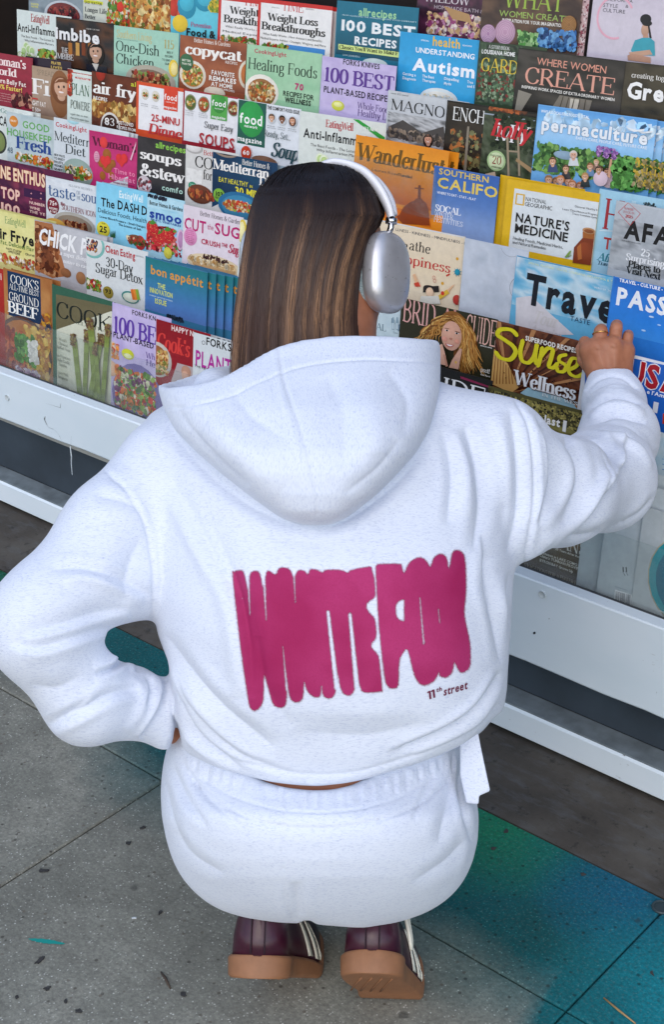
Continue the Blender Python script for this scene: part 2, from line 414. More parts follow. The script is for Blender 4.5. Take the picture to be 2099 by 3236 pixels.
# ------------------------------------------------------------------ the magazine stand
RX0, RX1, XB = -4.0, .55, -1.72         # ends of the stand, and where its two bays meet
def plane_y(z): return 1.553 + .71 * z
stand = empty('magazine_stand', (-1.9, 1.83, 0), 'long white tiered magazine stand filling the background behind the crouching person', 'magazine stand')
def build_stand():
    S = stand
    MB().box(RX0, RX1, 1.822, 1.873, .008, .062, .004).build('lower_board', MAT['board'], S)
    MB().box(RX0, RX1, 1.826, 1.8725, .0623, .0655).build('board_top', MAT['worn_top'], S)
    MB().box(RX0, RX1, 1.874, 1.885, .0657, .30).build('recess_panel', MAT['recess'], S)
    # upper boards, with an irregular chipped lower edge
    def board(x0, x1, z0, z1, seed):
        rr = np.random.default_rng(seed); n = 90; V = []; F = []
        xs = np.linspace(x0, x1, n + 1)
        chip = np.interp(np.arange(n + 1), np.arange(0, n + 1, 3), np.clip(rr.normal(0, .0016, len(range(0, n + 1, 3))), -.002, .005))
        for i, x in enumerate(xs):
            c = z0 + max(chip[i], -.001)
            V += [(x, 1.829, c), (x, 1.827, c + .003), (x, 1.827, z1 - .003), (x, 1.829, z1), (x, 1.852, z1), (x, 1.852, z0 - .001)]
        for i in range(n):
            for k in range(6):
                a, b_ = i * 6 + k, i * 6 + (k + 1) % 6
                F.append((a, a + 6, b_ + 6, b_))
        F += [tuple(range(6)), tuple(range(n * 6, n * 6 + 6))[::-1]]
        o = link('front_board', mesh_np('front_board', np.array(V) - np.array(S.location), F), S, MAT['board'])
        return o
    board(RX0, XB - .001, .226, .340, 1); board(XB + .001, RX1, .160, .323, 2)
    # cracked paint on the left board
    def crack(pts, w):
        P = [on_y(x, y, 1.8262) for x, y in pts]; V = []; F = []
        for i, p in enumerate(P):
            ww = w * (1 if 0 < i < len(P) - 1 else .3) * random.uniform(.6, 1.3)
            V += [p + np.array([-ww, 0, ww * .6]), p + np.array([ww, 0, -ww * .6])]
            if i: F.append((2 * i - 2, 2 * i - 1, 2 * i + 1, 2 * i))
        link('paint_crack', mesh_np('paint_crack', np.array(V) - np.array(S.location), F), S, MAT['crackline'])
    crack([(105, 968), (103, 975), (106, 982), (109, 988), (113, 994)], .0012)
    crack([(113, 994), (124, 998), (133, 1006), (138, 1013), (142, 1024)], .0006)
    crack([(107, 938), (140, 948), (141, 938)], .0005); crack([(166, 1014), (164, 1036)], .0004)
    mb = MB(); mb.tube([on_y(163, 1037, 1.8255), on_y(166, 1060, 1.8245), on_y(166, 1080, 1.826), on_y(168, 1104, 1.8255)], [.0009, .0013, .001, .0006], 5)
    mb.build('paint_sliver', MAT['board'], S)
    for (x, y) in ((1258, 1384), (14, 926), (1240, 1473 - 0)):
        p = on_y(x, y, 1.8225); mb = MB(); r = .0066 if y != 1473 else .0018
        n = 16; a = np.linspace(0, 6.2832, n, endpoint=False)
        V = [(p[0] + r * math.cos(t), 1.8245, p[2] + r * math.sin(t)) for t in a] + [(p[0] + r * math.cos(t), 1.8275, p[2] + r * math.sin(t)) for t in a]
        V += [(p[0] + r * .3 * math.cos(t), 1.8262, p[2] + r * .3 * math.sin(t)) for t in a]
        F = [(i, (i + 1) % n, n + (i + 1) % n, n + i) for i in range(n)] + [(i, (i + 1) % n, 2 * n + (i + 1) % n, 2 * n + i) for i in range(n)] + [tuple(range(2 * n, 3 * n))]
        mb.add(V, F); mb.build('screw_head', MAT['screw'] if y != 1473 else MAT['black'], S)
    # acrylic lip in front of the lowest row, dirt line at its foot
    zt = lambda x: .462
    MB().box(RX0, XB - .001, 1.8545, 1.8575, .338, .468).build('acrylic_lip', MAT['acrylic'], S)
    MB().box(XB + .001, RX1, 1.8545, 1.8575, .318, .440).build('acrylic_lip', MAT['acrylic'], S)
    MB().box(RX0, XB, 1.8525, 1.8542, .3385, .3425).build('dirt_line', MAT['crackline'], S)
    MB().box(XB, RX1, 1.8525, 1.8542, .3215, .3255).build('dirt_line', MAT['crackline'], S)
    MB().box(RX0, RX1, 2.76, 2.79, 0, 2.1).build('back_panel', MAT['darkwood'], S)
    MB().box(RX0 - .04, RX0, 1.83, 2.79, 0, 2.1).build('side_panel', MAT['darkwood'], S)
    MB().box(RX1, RX1 + .04, 1.83, 2.79, 0, 2.1).build('side_panel', MAT['darkwood'], S)
build_stand()
# ------------------------------------------------------------------ lettering: a drawn serif alphabet and the built-in sans
GL = {
'A':'10|ls:.9,0 5,10 n|le:5,10 9.1,0 t|l:2.6,3.5 7.2,3.5 n','B':'8.6|lse:1.8,0 1.8,10 t|c:1.8,9.8 5,9.8 7,7.6 5,5.3 1.8,5.3|c:1.8,5.2 5.5,5.2 7.8,2.7 5.5,.2 1.8,.2',
'C':'9.2|c:8.3,7.4 7.4,9.2 5.2,9.9 2.4,8.6 1.2,5 2.4,1.4 5.2,.1 7.6,1 8.5,2.9|l:8.4,9.8 8.4,7 n','D':'9.6|lse:1.8,0 1.8,10 t|c:1.8,9.8 5,9.8 7.9,8.3 8.7,5 7.9,1.7 5,.2 1.8,.2',
'E':'8.4|lse:1.8,0 1.8,10 t|l:1.8,9.8 7.6,9.8 n|l:7.6,9.9 7.6,7.6 n|l:1.8,5.2 5.8,5.2 n|l:5.8,6.4 5.8,4 n|l:1.8,.2 7.9,.2 n|l:7.9,0 7.9,2.6 n',
'F':'7.8|lse:1.8,0 1.8,10 t|l:1.8,9.8 7.4,9.8 n|l:7.4,9.9 7.4,7.6 n|l:1.8,5.2 5.8,5.2 n|l:5.8,6.4 5.8,4 n',
'G':'9.8|c:8.3,7.4 7.4,9.2 5.2,9.9 2.4,8.6 1.2,5 2.4,1.4 5.2,.1 7.4,.7 8.3,1.8|le:8.3,.8 8.3,4.4 t|l:8.4,9.8 8.4,7 n',
'H':'10|lse:1.8,0 1.8,10 t|lse:8.2,0 8.2,10 t|l:1.8,5.1 8.2,5.1 n','I':'4|lse:2,0 2,10 t','J':'5.6|cs:3.8,10 3.8,3 3.2,0 1.6,-.6 .4,.4',
'K':'9.4|lse:1.8,0 1.8,10 t|ls:8.2,10 1.9,4 n|le:3.8,5.6 8.6,0 t','L':'8|lse:1.8,0 1.8,10 t|l:1.8,.2 7.4,.2 n|l:7.4,0 7.4,2.8 n',
'M':'12|lse:1.6,0 1.6,10 n|l:1.6,10 6,.4 t|l:6,.4 10.4,10 n|lse:10.4,0 10.4,10 t','N':'10|lse:1.6,0 1.6,10 n|l:1.6,10 8.4,0 t|le:8.4,0 8.4,10 n',
'O':'10|o:5,9.9 2,8.6 1.1,5 2,1.4 5,.1 8,1.4 8.9,5 8,8.6','P':'8.2|lse:1.8,0 1.8,10 t|c:1.8,9.8 5.2,9.8 7.3,7.2 5.2,4.6 1.8,4.6',
'Q':'10|o:5,9.9 2,8.6 1.1,5 2,1.4 5,.1 8,1.4 8.9,5 8,8.6|l:5.4,1.2 8.6,-1.6 t','R':'9.2|lse:1.8,0 1.8,10 t|c:1.8,9.8 5.2,9.8 7.2,7.3 5.2,4.8 1.8,4.8|le:4.4,4.8 8.4,0 t',
'S':'7.6|c:6.4,7.6 5.6,9.3 3.8,9.9 1.8,9 1.4,7.3 2.6,5.8 4.8,4.6 6.3,3 6,1 3.8,.1 1.8,.9 1,2.7|l:6.4,9.8 6.4,7.4 n|l:1,.2 1,2.8 n',
'T':'8.8|ls:4.4,0 4.4,10 t|l:.7,9.8 8.1,9.8 n|l:.7,9.9 .7,7.4 n|l:8.1,9.9 8.1,7.4 n','U':'9.8|cs:1.9,10 1.9,3 2.7,.7 5,.1 7.3,.8 8.1,3|le:8.1,2.6 8.1,10 n',
'V':'9.4|ls:.8,10 4.8,0 t|le:4.8,0 8.6,10 n','W':'13|ls:.8,10 3.8,0 t|l:3.8,0 6.5,9.4 n|l:6.5,9.4 9.4,0 t|le:9.4,0 12.2,10 n',
'X':'9|lse:.9,10 8.2,0 t|lse:8,10 1,0 n','Y':'9|ls:.8,10 4.6,4.8 t|le:4.6,4.8 8.2,10 n|le:4.6,5 4.6,0 t','Z':'8|l:1,9.8 7.2,9.8 n|l:7,9.8 1,.2 t|l:1,.2 7.4,.2 n|l:1,9.8 1,7.6 n|l:7.4,0 7.4,2.4 n',
'a':'6.4|c:1.2,5.2 2.2,6.4 3.6,6.6 4.8,5.4 4.8,3.6 4.8,1.2 5.4,.2 6.2,.5|c:4.8,3.9 2.6,3.4 1.1,2.2 1.3,.6 2.8,0 4.2,.7 4.8,1.6','b':'7|l:1.6,0 1.6,10.2 t|c:1.6,5.2 3,6.6 5.2,6 6.1,3.3 5.2,.6 3.2,0 1.6,1',
'c':'5.8|c:5.1,5.2 4.2,6.4 2.4,6.2 1,3.3 2.2,.4 4,.1 5.2,1.4','d':'7.2|le:5.4,10.2 5.4,0 t|c:5.4,5.4 4,6.6 2,6 1,3.3 2,.6 3.8,0 5.4,1.2',
'e':'6|c:5.1,3.7 4.8,5.8 3.2,6.5 1.5,5.4 1,3.3 1.7,.9 3.4,0 5.2,1.3|l:1,3.7 5.1,3.7 n','f':'4.2|c:4.7,9.4 3.6,10.3 2.2,9.4 2,7|le:2,7.5 2,0 t|l:.5,6.5 3.9,6.5 n',
'g':'6.6|o:3,6.6 1.3,5.8 1.3,3.4 3,2.5 4.7,3.4 4.7,5.8|c:1.8,2.6 1.2,1.6 2.4,.9 4.8,.6 5.6,-1 4.2,-2.8 1.6,-2.6 .9,-1.2 2,.9|l:4.6,6 6.2,6.6 n',
'h':'7.4|ls:1.6,10.2 1.6,0 t|ce:1.6,5 3.2,6.6 5,6.1 5.6,4 5.6,0','i':'3.4|le:1.7,6.5 1.7,0 t|l:1.7,8.4 1.7,9.8 t','j':'3.4|c:1.9,6.5 1.9,-1 1.2,-2.8 -.2,-2.4|l:1.8,8.4 1.8,9.8 t',
'k':'7|lse:1.6,0 1.6,10.2 t|ls:5.6,6.4 1.7,2.6 n|le:2.8,3.8 6.2,0 t','l':'3.4|lse:1.7,10.2 1.7,0 t','m':'11|lse:1.6,6.5 1.6,0 t|ce:1.6,5 3,6.6 4.7,6.1 5.4,4.2 5.4,0|ce:5.4,5 7,6.6 8.6,6.1 9.2,4.2 9.2,0',
'n':'7.4|lse:1.6,6.5 1.6,0 t|ce:1.6,5 3.2,6.6 5,6.1 5.6,4 5.6,0','o':'6.8|o:3.4,6.6 1.6,5.7 1,3.3 1.6,.9 3.4,0 5.2,.9 5.8,3.3 5.2,5.7','p':'7|lse:1.6,6.5 1.6,-3 t|c:1.6,5.2 3,6.6 5.2,6 6.1,3.3 5.2,.6 3.2,0 1.6,1',
'q':'7|le:5.4,6.5 5.4,-3 t|c:5.4,5.4 4,6.6 2,6 1,3.3 2,.6 3.8,0 5.4,1.2','r':'5|lse:1.6,6.5 1.6,0 t|c:1.6,4.6 2.8,6.3 4.4,6.2','s':'5.2|c:4.3,5.2 3.6,6.4 1.9,6.3 1.3,5 2.4,3.8 4,2.9 4.3,1.3 3.2,.1 1.7,.3 1,1.6',
't':'4.4|c:2,8.8 2,3 2.2,.6 3.2,.1 4.2,.9|l:.6,6.5 4,6.5 n','u':'7.4|cs:1.7,6.5 1.7,2 2.5,.3 4.2,.2 5.6,1.4|lse:5.6,6.5 5.6,0 t','v':'6.6|ls:.8,6.5 3.3,0 t|le:3.3,0 5.8,6.5 n',
'w':'9.6|ls:.8,6.5 2.9,0 t|l:2.9,0 4.8,6.2 n|l:4.8,6.2 6.9,0 t|le:6.9,0 8.9,6.5 n','x':'6.6|lse:.9,6.5 5.8,0 t|lse:5.7,6.5 .8,0 n','y':'6.6|ls:.8,6.5 3.4,.2 t|c:5.8,6.5 3.6,.6 2.4,-2.4 .9,-2.8','z':'5.8|l:.8,6.3 5,6.3 n|l:4.8,6.3 .9,.2 t|l:.8,.2 5.2,.2 n',
'0':'7.6|o:3.8,9.9 1.7,8.4 1.1,5 1.7,1.6 3.8,.1 5.9,1.6 6.5,5 5.9,8.4','1':'5.4|ls:2.8,0 2.8,10 t|l:2.8,9.8 1.2,8.6 n','2':'7|c:1.2,7.6 2,9.5 3.8,9.9 5.6,8.6 5.4,6.4 3,3 1,.4|l:1,.4 6.2,.4 t','3':'7|c:1.2,8 2.4,9.7 4.4,9.6 5.4,7.6 4.4,5.8 2.8,5.3 4.8,4.8 5.9,2.8 4.6,.5 2.4,.1 1,1.6',
'5':'7|l:5.8,9.7 1.8,9.7 n|l:1.8,9.7 1.6,5.4 n|c:1.6,5.4 3.6,6.2 5.6,5 5.8,2.8 4.4,.5 2.4,.1 1,1.4','7':'6.6|l:1,9.6 6,9.6 n|l:6,9.6 2.8,0 t',
'&':'9.6|c:8.2,5.4 7,2.4 4.2,.1 1.6,.9 1.4,3 3.4,5.2 5.6,7.6 5,9.6 3.4,9.6 2.6,7.8 4,5 8.6,.1',"'":'2.4|l:1.2,9.9 1.2,7.6 t','-':'4.4|l:.6,3.6 3.8,3.6 t','.':'2.6|l:1.3,0 1.3,1.2 t',',':'2.6|l:1.4,1 1,-1.4 t','é':'6|c:5.1,3.7 4.8,5.8 3.2,6.5 1.5,5.4 1,3.3 1.7,.9 3.4,0 5.2,1.3|l:1,3.7 5.1,3.7 n|l:2.6,8 4.6,9.8 n'}
def catmull(P, closed=False, n=4):
    P = np.array(P, float); out = []; m = len(P)
    for i in range(m if closed else m - 1):
        a, b, c, d = (P[(i - 1) % m] if closed else P[max(i - 1, 0)]), P[i], P[(i + 1) % m], (P[(i + 2) % m] if closed else P[min(i + 2, m - 1)])
        for t in np.arange(n) / n:
            out.append(.5 * (2 * b + (c - a) * t + (2 * a - 5 * b + 4 * c - d) * t * t + (3 * b - a - 3 * c + d) * t ** 3))
    out.append(out[0] if closed else P[-1])
    return np.array(out)
_ser = {}
def serif_glyph(ch, bold):
    if (ch, bold) in _ser: return _ser[(ch, bold)]
    T, Nn = (2.3, .75) if bold else (1.45, .5)
    if ch not in GL: return None
    parts = GL[ch].split('|'); adv = float(parts[0]); V = []; F = []; k = 0
    def quad_strip(P, W):
        nonlocal k
        P = np.asarray(P); D = np.gradient(P, axis=0); D /= np.linalg.norm(D, axis=1)[:, None] + 1e-9
        Nr = np.stack([-D[:, 1], D[:, 0]], 1); b = len(V); z = (k % 4); k += 1
        for p, nrm, w in zip(P, Nr, W):
            V.append((*(p + nrm * w / 2), z)); V.append((*(p - nrm * w / 2), z))
        for i in range(len(P) - 1): F.append((b + 2 * i, b + 2 * i + 1, b + 2 * i + 3, b + 2 * i + 2))
    for s in parts[1:]:
        head, body = s.split(':'); toks = body.split(' '); w = 'a'
        if toks[-1] in 'tn': w = toks.pop()
        P = [tuple(map(float, q.split(','))) for q in toks]
        if head[0] == 'l': Q = np.array(P)
        else: Q = catmull(P, head[0] == 'o')
        D = np.gradient(Q, axis=0); D /= np.linalg.norm(D, axis=1)[:, None] + 1e-9
        W = np.full(len(Q), T) if w == 't' else np.full(len(Q), Nn) if w == 'n' else Nn + (T - Nn) * np.abs(D[:, 1]) ** 1.6
        quad_strip(Q, W)
        sw = T * .95 if (w != 'n') else T * .75
        for fl, q in (('s', P[0]), ('e', P[-1])):
            if fl in head[1:]:
                if -.2 <= q[1] <= 10.3: quad_strip([(q[0] - sw, q[1] + (.22 if q[1] < 1 else -.22)), (q[0] + sw, q[1] + (.22 if q[1] < 1 else -.22))], [.42 + .25 * bold] * 2)
    r = (np.array(V), F, adv, 10.0); _ser[(ch, bold)] = r; return r
_san = {}
def sans_glyph(ch, bold):
    if (ch, bold) in _san: return _san[(ch, bold)]
    cu = bpy.data.curves.new('t', 'FONT'); cu.body = ch; cu.resolution_u = 2; cu.size = 1; cu.offset = .022 if bold else 0.0
    if bold == 2: cu.offset = .036
    o = bpy.data.objects.new('t', cu); me = o.to_mesh()
    V = np.array([v.co for v in me.vertices]).reshape(-1, 3) * 10 / .73; F = [tuple(p.vertices) for p in me.polygons]
    o.to_mesh_clear(); bpy.data.objects.remove(o); bpy.data.curves.remove(cu)
    if len(V): V[:, 2] = 0; x0, x1 = V[:, 0].min(), V[:, 0].max(); V[:, 0] += .55 - x0; adv = x1 - x0 + 1.1
    else: adv = 3.4
    r = (V, F, adv, 10.0); _san[(ch, bold)] = r; return r
def glyph(font, ch):
    if ch == ' ': return None
    if font in 'sSc':
        g = serif_glyph(ch, font in 'Sc')
        if g is not None: return g
        return sans_glyph(ch, 1)
    return sans_glyph(ch, {'r': 0, 'b': 1, 'B': 2}.get(font, 0))
def text_polys(font, txt):
    """list of (V in units of cap height 1, F) and the total advance"""
    x = 0; out = []
    for ch in txt:
        if ch == ' ': x += 3.6 * (1.0); continue
        V, F, adv, _ = glyph(font, ch)
        if len(V): out.append((V + np.array([x, 0, 0]), F))
        x += adv
    return out, x

# ------------------------------------------------------------------ magazine covers
CROP = {0: (0, 0, 1), 1: (0, 0, .50022), 2: (772.3, 0, .49975), 3: (0, 331.0, .40495), 4: (845.9, 331.0, .4521), 5: (0, 625.2, .40495),
        6: (882.7, 698.8, .42829), 7: (1140.1, 1029.8, .26154)}
LEAN = math.radians(7)
class Cover:
    def __init__(s, row, crop, tl, tr, Y, yaw=2.0, roll=0.0, lean=0.0):
        s.crop = crop
        s.O = on_y(*s.px(*tl), Y)
        a = math.radians(yaw); L_ = LEAN + math.radians(lean)
        s.u = np.array([math.cos(a), math.sin(a), 0.0])
        d = np.array([0, 0, -1.0]) ; nrm0 = np.array([math.sin(a), -math.cos(a), 0.0])   # towards the viewer
        s.v = d * math.cos(L_) + nrm0 * math.sin(L_)
        s.n = np.cross(s.v, s.u); s.n /= np.linalg.norm(s.n)
        if s.n[1] > 0: s.n = -s.n
        s.n = -np.cross(s.u, s.v)  # faces viewer?
        if s.n[1] > 0: s.n = -s.n
        if roll:
            r = math.radians(roll); u, v = s.u.copy(), s.v.copy(); s.u = u * math.cos(r) + v * math.sin(r); s.v = v * math.cos(r) - u * math.sin(r)
        s.w = s.uv(*tr)[0]
        s.V, s.F, s.C, s.layer = [], [], [], 1
    def px(s, x, y):
        c = CROP[s.crop]; return c[0] + x * c[2], c[1] + y * c[2]
    def uv(s, x, y):
        r = ray(*s.px(x, y)); t = np.dot(s.O - CAM, s.n) / np.dot(r, s.n); P = CAM + r * t - s.O
        return np.dot(P, s.u), np.dot(P, s.v)
    def poly(s, pts, faces, col, z=0.0):
        """pts: (n,2|3) in (u, v[, k]); col: one colour or per-vertex"""
        b = len(s.V); zz = s.layer * .00010
        col = np.array(col); per = col.ndim == 2
        for i, p in enumerate(pts):
            k = p[2] if len(p) > 2 else 0
            s.V.append((p[0], p[1], zz + k * .000022)); s.C.append(col[i] if per else col)
        s.F += [tuple(b + i for i in f) for f in faces]
        s.layer += 1
    # elements, all placed by the crop coordinates they were read at
    def rect(s, x0, y0, x1, y1, c):
        a, b = s.uv(x0, y0), s.uv(x1, y1); s.poly([(a[0], a[1]), (b[0], a[1]), (b[0], b[1]), (a[0], b[1])], [(0, 1, 2, 3)], lin(c))
    def quad(s, pts, c):
        s.poly([s.uv(*p) for p in pts], [tuple(range(len(pts)))], lin(c))
    def disc(s, x, y, r, c, ry=None, n=22, arc=None):
        cu, cv = s.uv(x, y); ru = abs(s.uv(x + r, y)[0] - cu); rv = ru if ry is None else abs(s.uv(x, y + ry)[1] - cv)
        a = np.linspace(0, 2 * math.pi, n, endpoint=False)
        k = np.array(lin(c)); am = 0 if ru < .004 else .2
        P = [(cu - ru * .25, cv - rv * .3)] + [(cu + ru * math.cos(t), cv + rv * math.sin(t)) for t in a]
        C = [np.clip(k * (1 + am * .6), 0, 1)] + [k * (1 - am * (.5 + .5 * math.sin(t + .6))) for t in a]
        s.poly(P, [(0, 1 + i, 1 + (i + 1) % n) for i in range(n)], C)
    def ring(s, x, y, r, w, c, n=28, a0=0, a1=360):
        cu, cv = s.uv(x, y); ru = abs(s.uv(x + r, y)[0] - cu); ww = ru * w / r
        a = np.radians(np.linspace(a0, a1, n + 1)); P = []
        for t in a: P += [(cu + (ru + ww / 2) * math.cos(t), cv + (ru + ww / 2) * math.sin(t)), (cu + (ru - ww / 2) * math.cos(t), cv + (ru - ww / 2) * math.sin(t))]
        s.poly(P, [(2 * i, 2 * i + 1, 2 * i + 3, 2 * i + 2) for i in range(n)], lin(c))
    def text(s, font, c, x0, y0, x1, y1, h, txt, shear=0.0, outline=None):
        polys, adv = text_polys(font, txt)
        a, b = s.uv(x0, y0), s.uv(x1, y1); vv = (a[1] + b[1]) / 2; slope = (b[1] - a[1]) * 0.0
        hh = abs(s.uv(x0, y0)[1] - s.uv(x0, y0 - h)[1]); sx = (b[0] - a[0]) / adv
        if outline is not None:
            for dx, dy in ((-1, 0), (1, 0), (0, -1), (0, 1)):
                o = hh * .045
                for V, F in polys: s.poly([(a[0] + p[0] * sx + dx * o + shear * p[1] * hh / 10, vv - p[1] * hh / 10 + dy * o, p[2]) for p in V], F, lin(outline)); s.layer -= 1
            s.layer += 1
        for V, F in polys:
            s.poly([(a[0] + p[0] * sx + shear * p[1] * hh / 10, vv - p[1] * hh / 10, p[2]) for p in V], F, lin(c)); s.layer -= 1
        s.layer += 1
    def lines(s, c, x0, y0, x1, y1, h, n, gap, fill='bg'):
        """rows of small print, built of word-long strokes"""
        words = 'small print sits here in short rows of words so that it reads as type at this size again and again'.split()
        random.shuffle(words)
        k = 0
        for i in range(n):
            t = ' '.join(words[k:k + 4]); k = (k + 3) % 14
            s.text('r', c, x0, y0 + i * gap, x1 - random.uniform(0, .2) * (x1 - x0), y1 + i * gap, h, t)
    def scatter(s, x0, y0, x1, y1, pal, n, size, seed=1, round_=False):
        n = int(n * 2.3); size = size * .68
        rr = np.random.default_rng(seed); a, b = s.uv(x0, y0), s.uv(x1, y1)
        cu, cv, hu, hv = (a[0] + b[0]) / 2, (a[1] + b[1]) / 2, abs(b[0] - a[0]) / 2, abs(b[1] - a[1]) / 2
        sz = abs(s.uv(x0 + size, y0)[0] - s.uv(x0, y0)[0]); cols = [np.array(lin(c)) for c in pal]
        b0 = s.layer
        for i in range(n):
            if round_:
                t, q = rr.uniform(0, 6.283), math.sqrt(rr.random()); px, py = cu + hu * q * math.cos(t), cv + hv * q * math.sin(t)
            else: px, py = cu + hu * rr.uniform(-1, 1), cv + hv * rr.uniform(-1, 1)
            m = rr.integers(5, 8); r = sz * rr.uniform(.45, 1.15); el = rr.uniform(.45, 1); th = rr.uniform(0, 3.14)
            c = cols[rr.integers(len(cols))]; k = (i % 12)
            P = []; CC = []
            for q in range(m):
                t = 6.283 * q / m + rr.uniform(-.25, .25); ex, ey = r * math.cos(t) * rr.uniform(.8, 1.1), r * el * math.sin(t)
                P.append((px + ex * math.cos(th) - ey * math.sin(th), py + ex * math.sin(th) + ey * math.cos(th), k * .5))
                CC.append(np.clip(c * rr.uniform(.55, 1.25), 0, 1))
            s.poly(P, [tuple(range(m))], CC); s.layer = b0
        s.layer = b0 + 2
    def photo(s, x0, y0, x1, y1, pal, cells=(22, 22), seed=1, scale=5, stretch=(1, 1), contrast=1.0):
        """a printed picture: a fine grid coloured by layered noise through a palette"""
        rr = np.random.default_rng(seed); nx, ny = cells; a, b = s.uv(x0, y0), s.uv(x1, y1)
        U, W = np.meshgrid(np.linspace(0, 1, nx + 1), np.linspace(0, 1, ny + 1), indexing='ij'); val = np.zeros_like(U)
        for o in range(3):
            m = int(scale * 2 ** o); g = rr.random((int(m * stretch[0]) + 3, int(m * stretch[1]) + 3)); gx, gy = U * (g.shape[0] - 2), W * (g.shape[1] - 2)
            i, j = gx.astype(int), gy.astype(int); fx, fy = gx - i, gy - j
            val += (g[i, j] * (1 - fx) * (1 - fy) + g[i + 1, j] * fx * (1 - fy) + g[i, j + 1] * (1 - fx) * fy + g[i + 1, j + 1] * fx * fy) * .55 ** o
        val = np.clip((val / 1.85 - .5) * 1.7 * contrast + .5, 0, 1); P = np.array([lin(c) for c in pal]); t = val * (len(pal) - 1)
        i = np.minimum(t.astype(int), len(pal) - 2); f = (t - i)[..., None]; C = P[i] * (1 - f) + P[i + 1] * f
        pts = [(a[0] + (b[0] - a[0]) * u, a[1] + (b[1] - a[1]) * w) for u, w in zip(U.ravel(), W.ravel())]
        F = [(p * (ny + 1) + q, p * (ny + 1) + q + 1, (p + 1) * (ny + 1) + q + 1, (p + 1) * (ny + 1) + q) for p in range(nx) for q in range(ny)]
        s.poly(pts, F, C.reshape(-1, 3))
    def stroke(s, pts, w, col, caps=True):
        P = catmull([s.uv(*p) for p in pts], n=6); D = np.gradient(P, axis=0); D /= np.linalg.norm(D, axis=1)[:, None] + 1e-9; ww = abs(s.uv(pts[0][0] + w, pts[0][1])[0] - s.uv(*pts[0])[0]) / 2
        Wd = ww * (.62 + .38 * np.abs(D[:, 1])) if caps else ww * np.sin(np.linspace(.3, 2.9, len(P))); Q = []
        for p, q, z in zip(P, D, Wd): Q += [(p[0] - q[1] * z, p[1] + q[0] * z), (p[0] + q[1] * z, p[1] - q[0] * z)]
        s.poly(Q, [(2 * i, 2 * i + 1, 2 * i + 3, 2 * i + 2) for i in range(len(P) - 1)], lin(col))
        if caps:
            for e in (P[0], P[-1]): s.poly([(e[0] + ww * .7 * math.cos(t), e[1] + ww * .7 * math.sin(t)) for t in np.linspace(0, 6.28, 12, endpoint=False)], [tuple(range(12))], lin(col))
    def grad(s, x0, y0, x1, y1, cols):
        a, b = s.uv(x0, y0), s.uv(x1, y1); n = len(cols); P = []; C = []
        for i, c in enumerate(cols):
            v = a[1] + (b[1] - a[1]) * i / (n - 1); P += [(a[0], v), (b[0], v)]; C += [lin(c), lin(c)]
        s.poly(P, [(2 * i, 2 * i + 1, 2 * i + 3, 2 * i + 2) for i in range(n - 1)], C)
    def face(s, x, y, r, skin, hair, top=0x888888, long=True):
        """a small printed portrait"""
        s.disc(x, y + (r * .35 if long else -r * .1), r * (1.2 if long else 1.08), hair, ry=r * (1.6 if long else 1.15)); s.disc(x, y + r * 1.1, r * .45, skin, ry=r * .5); s.disc(x, y + r * .05, r * .84, skin, ry=r * 1.12)
        s.disc(x - r * .3, y - r * .05, r * .11, 0x3a2820); s.disc(x + r * .3, y - r * .05, r * .11, 0x3a2820); s.disc(x, y + r * .58, r * .3, 0xf2e4e0, ry=r * .1)
        s.disc(x, y + r * .3, r * .09, 0xb98068)
        s.quad([(x - r * .8, y - r * .45), (x - r * .3, y - r * .95), (x + r * .4, y - r * .95), (x + r * .82, y - r * .4), (x + r * .3, y - r * .62), (x - r * .3, y - r * .6)], hair)
H_MAG = .272
mag_count = 0
mesh_cache = {}
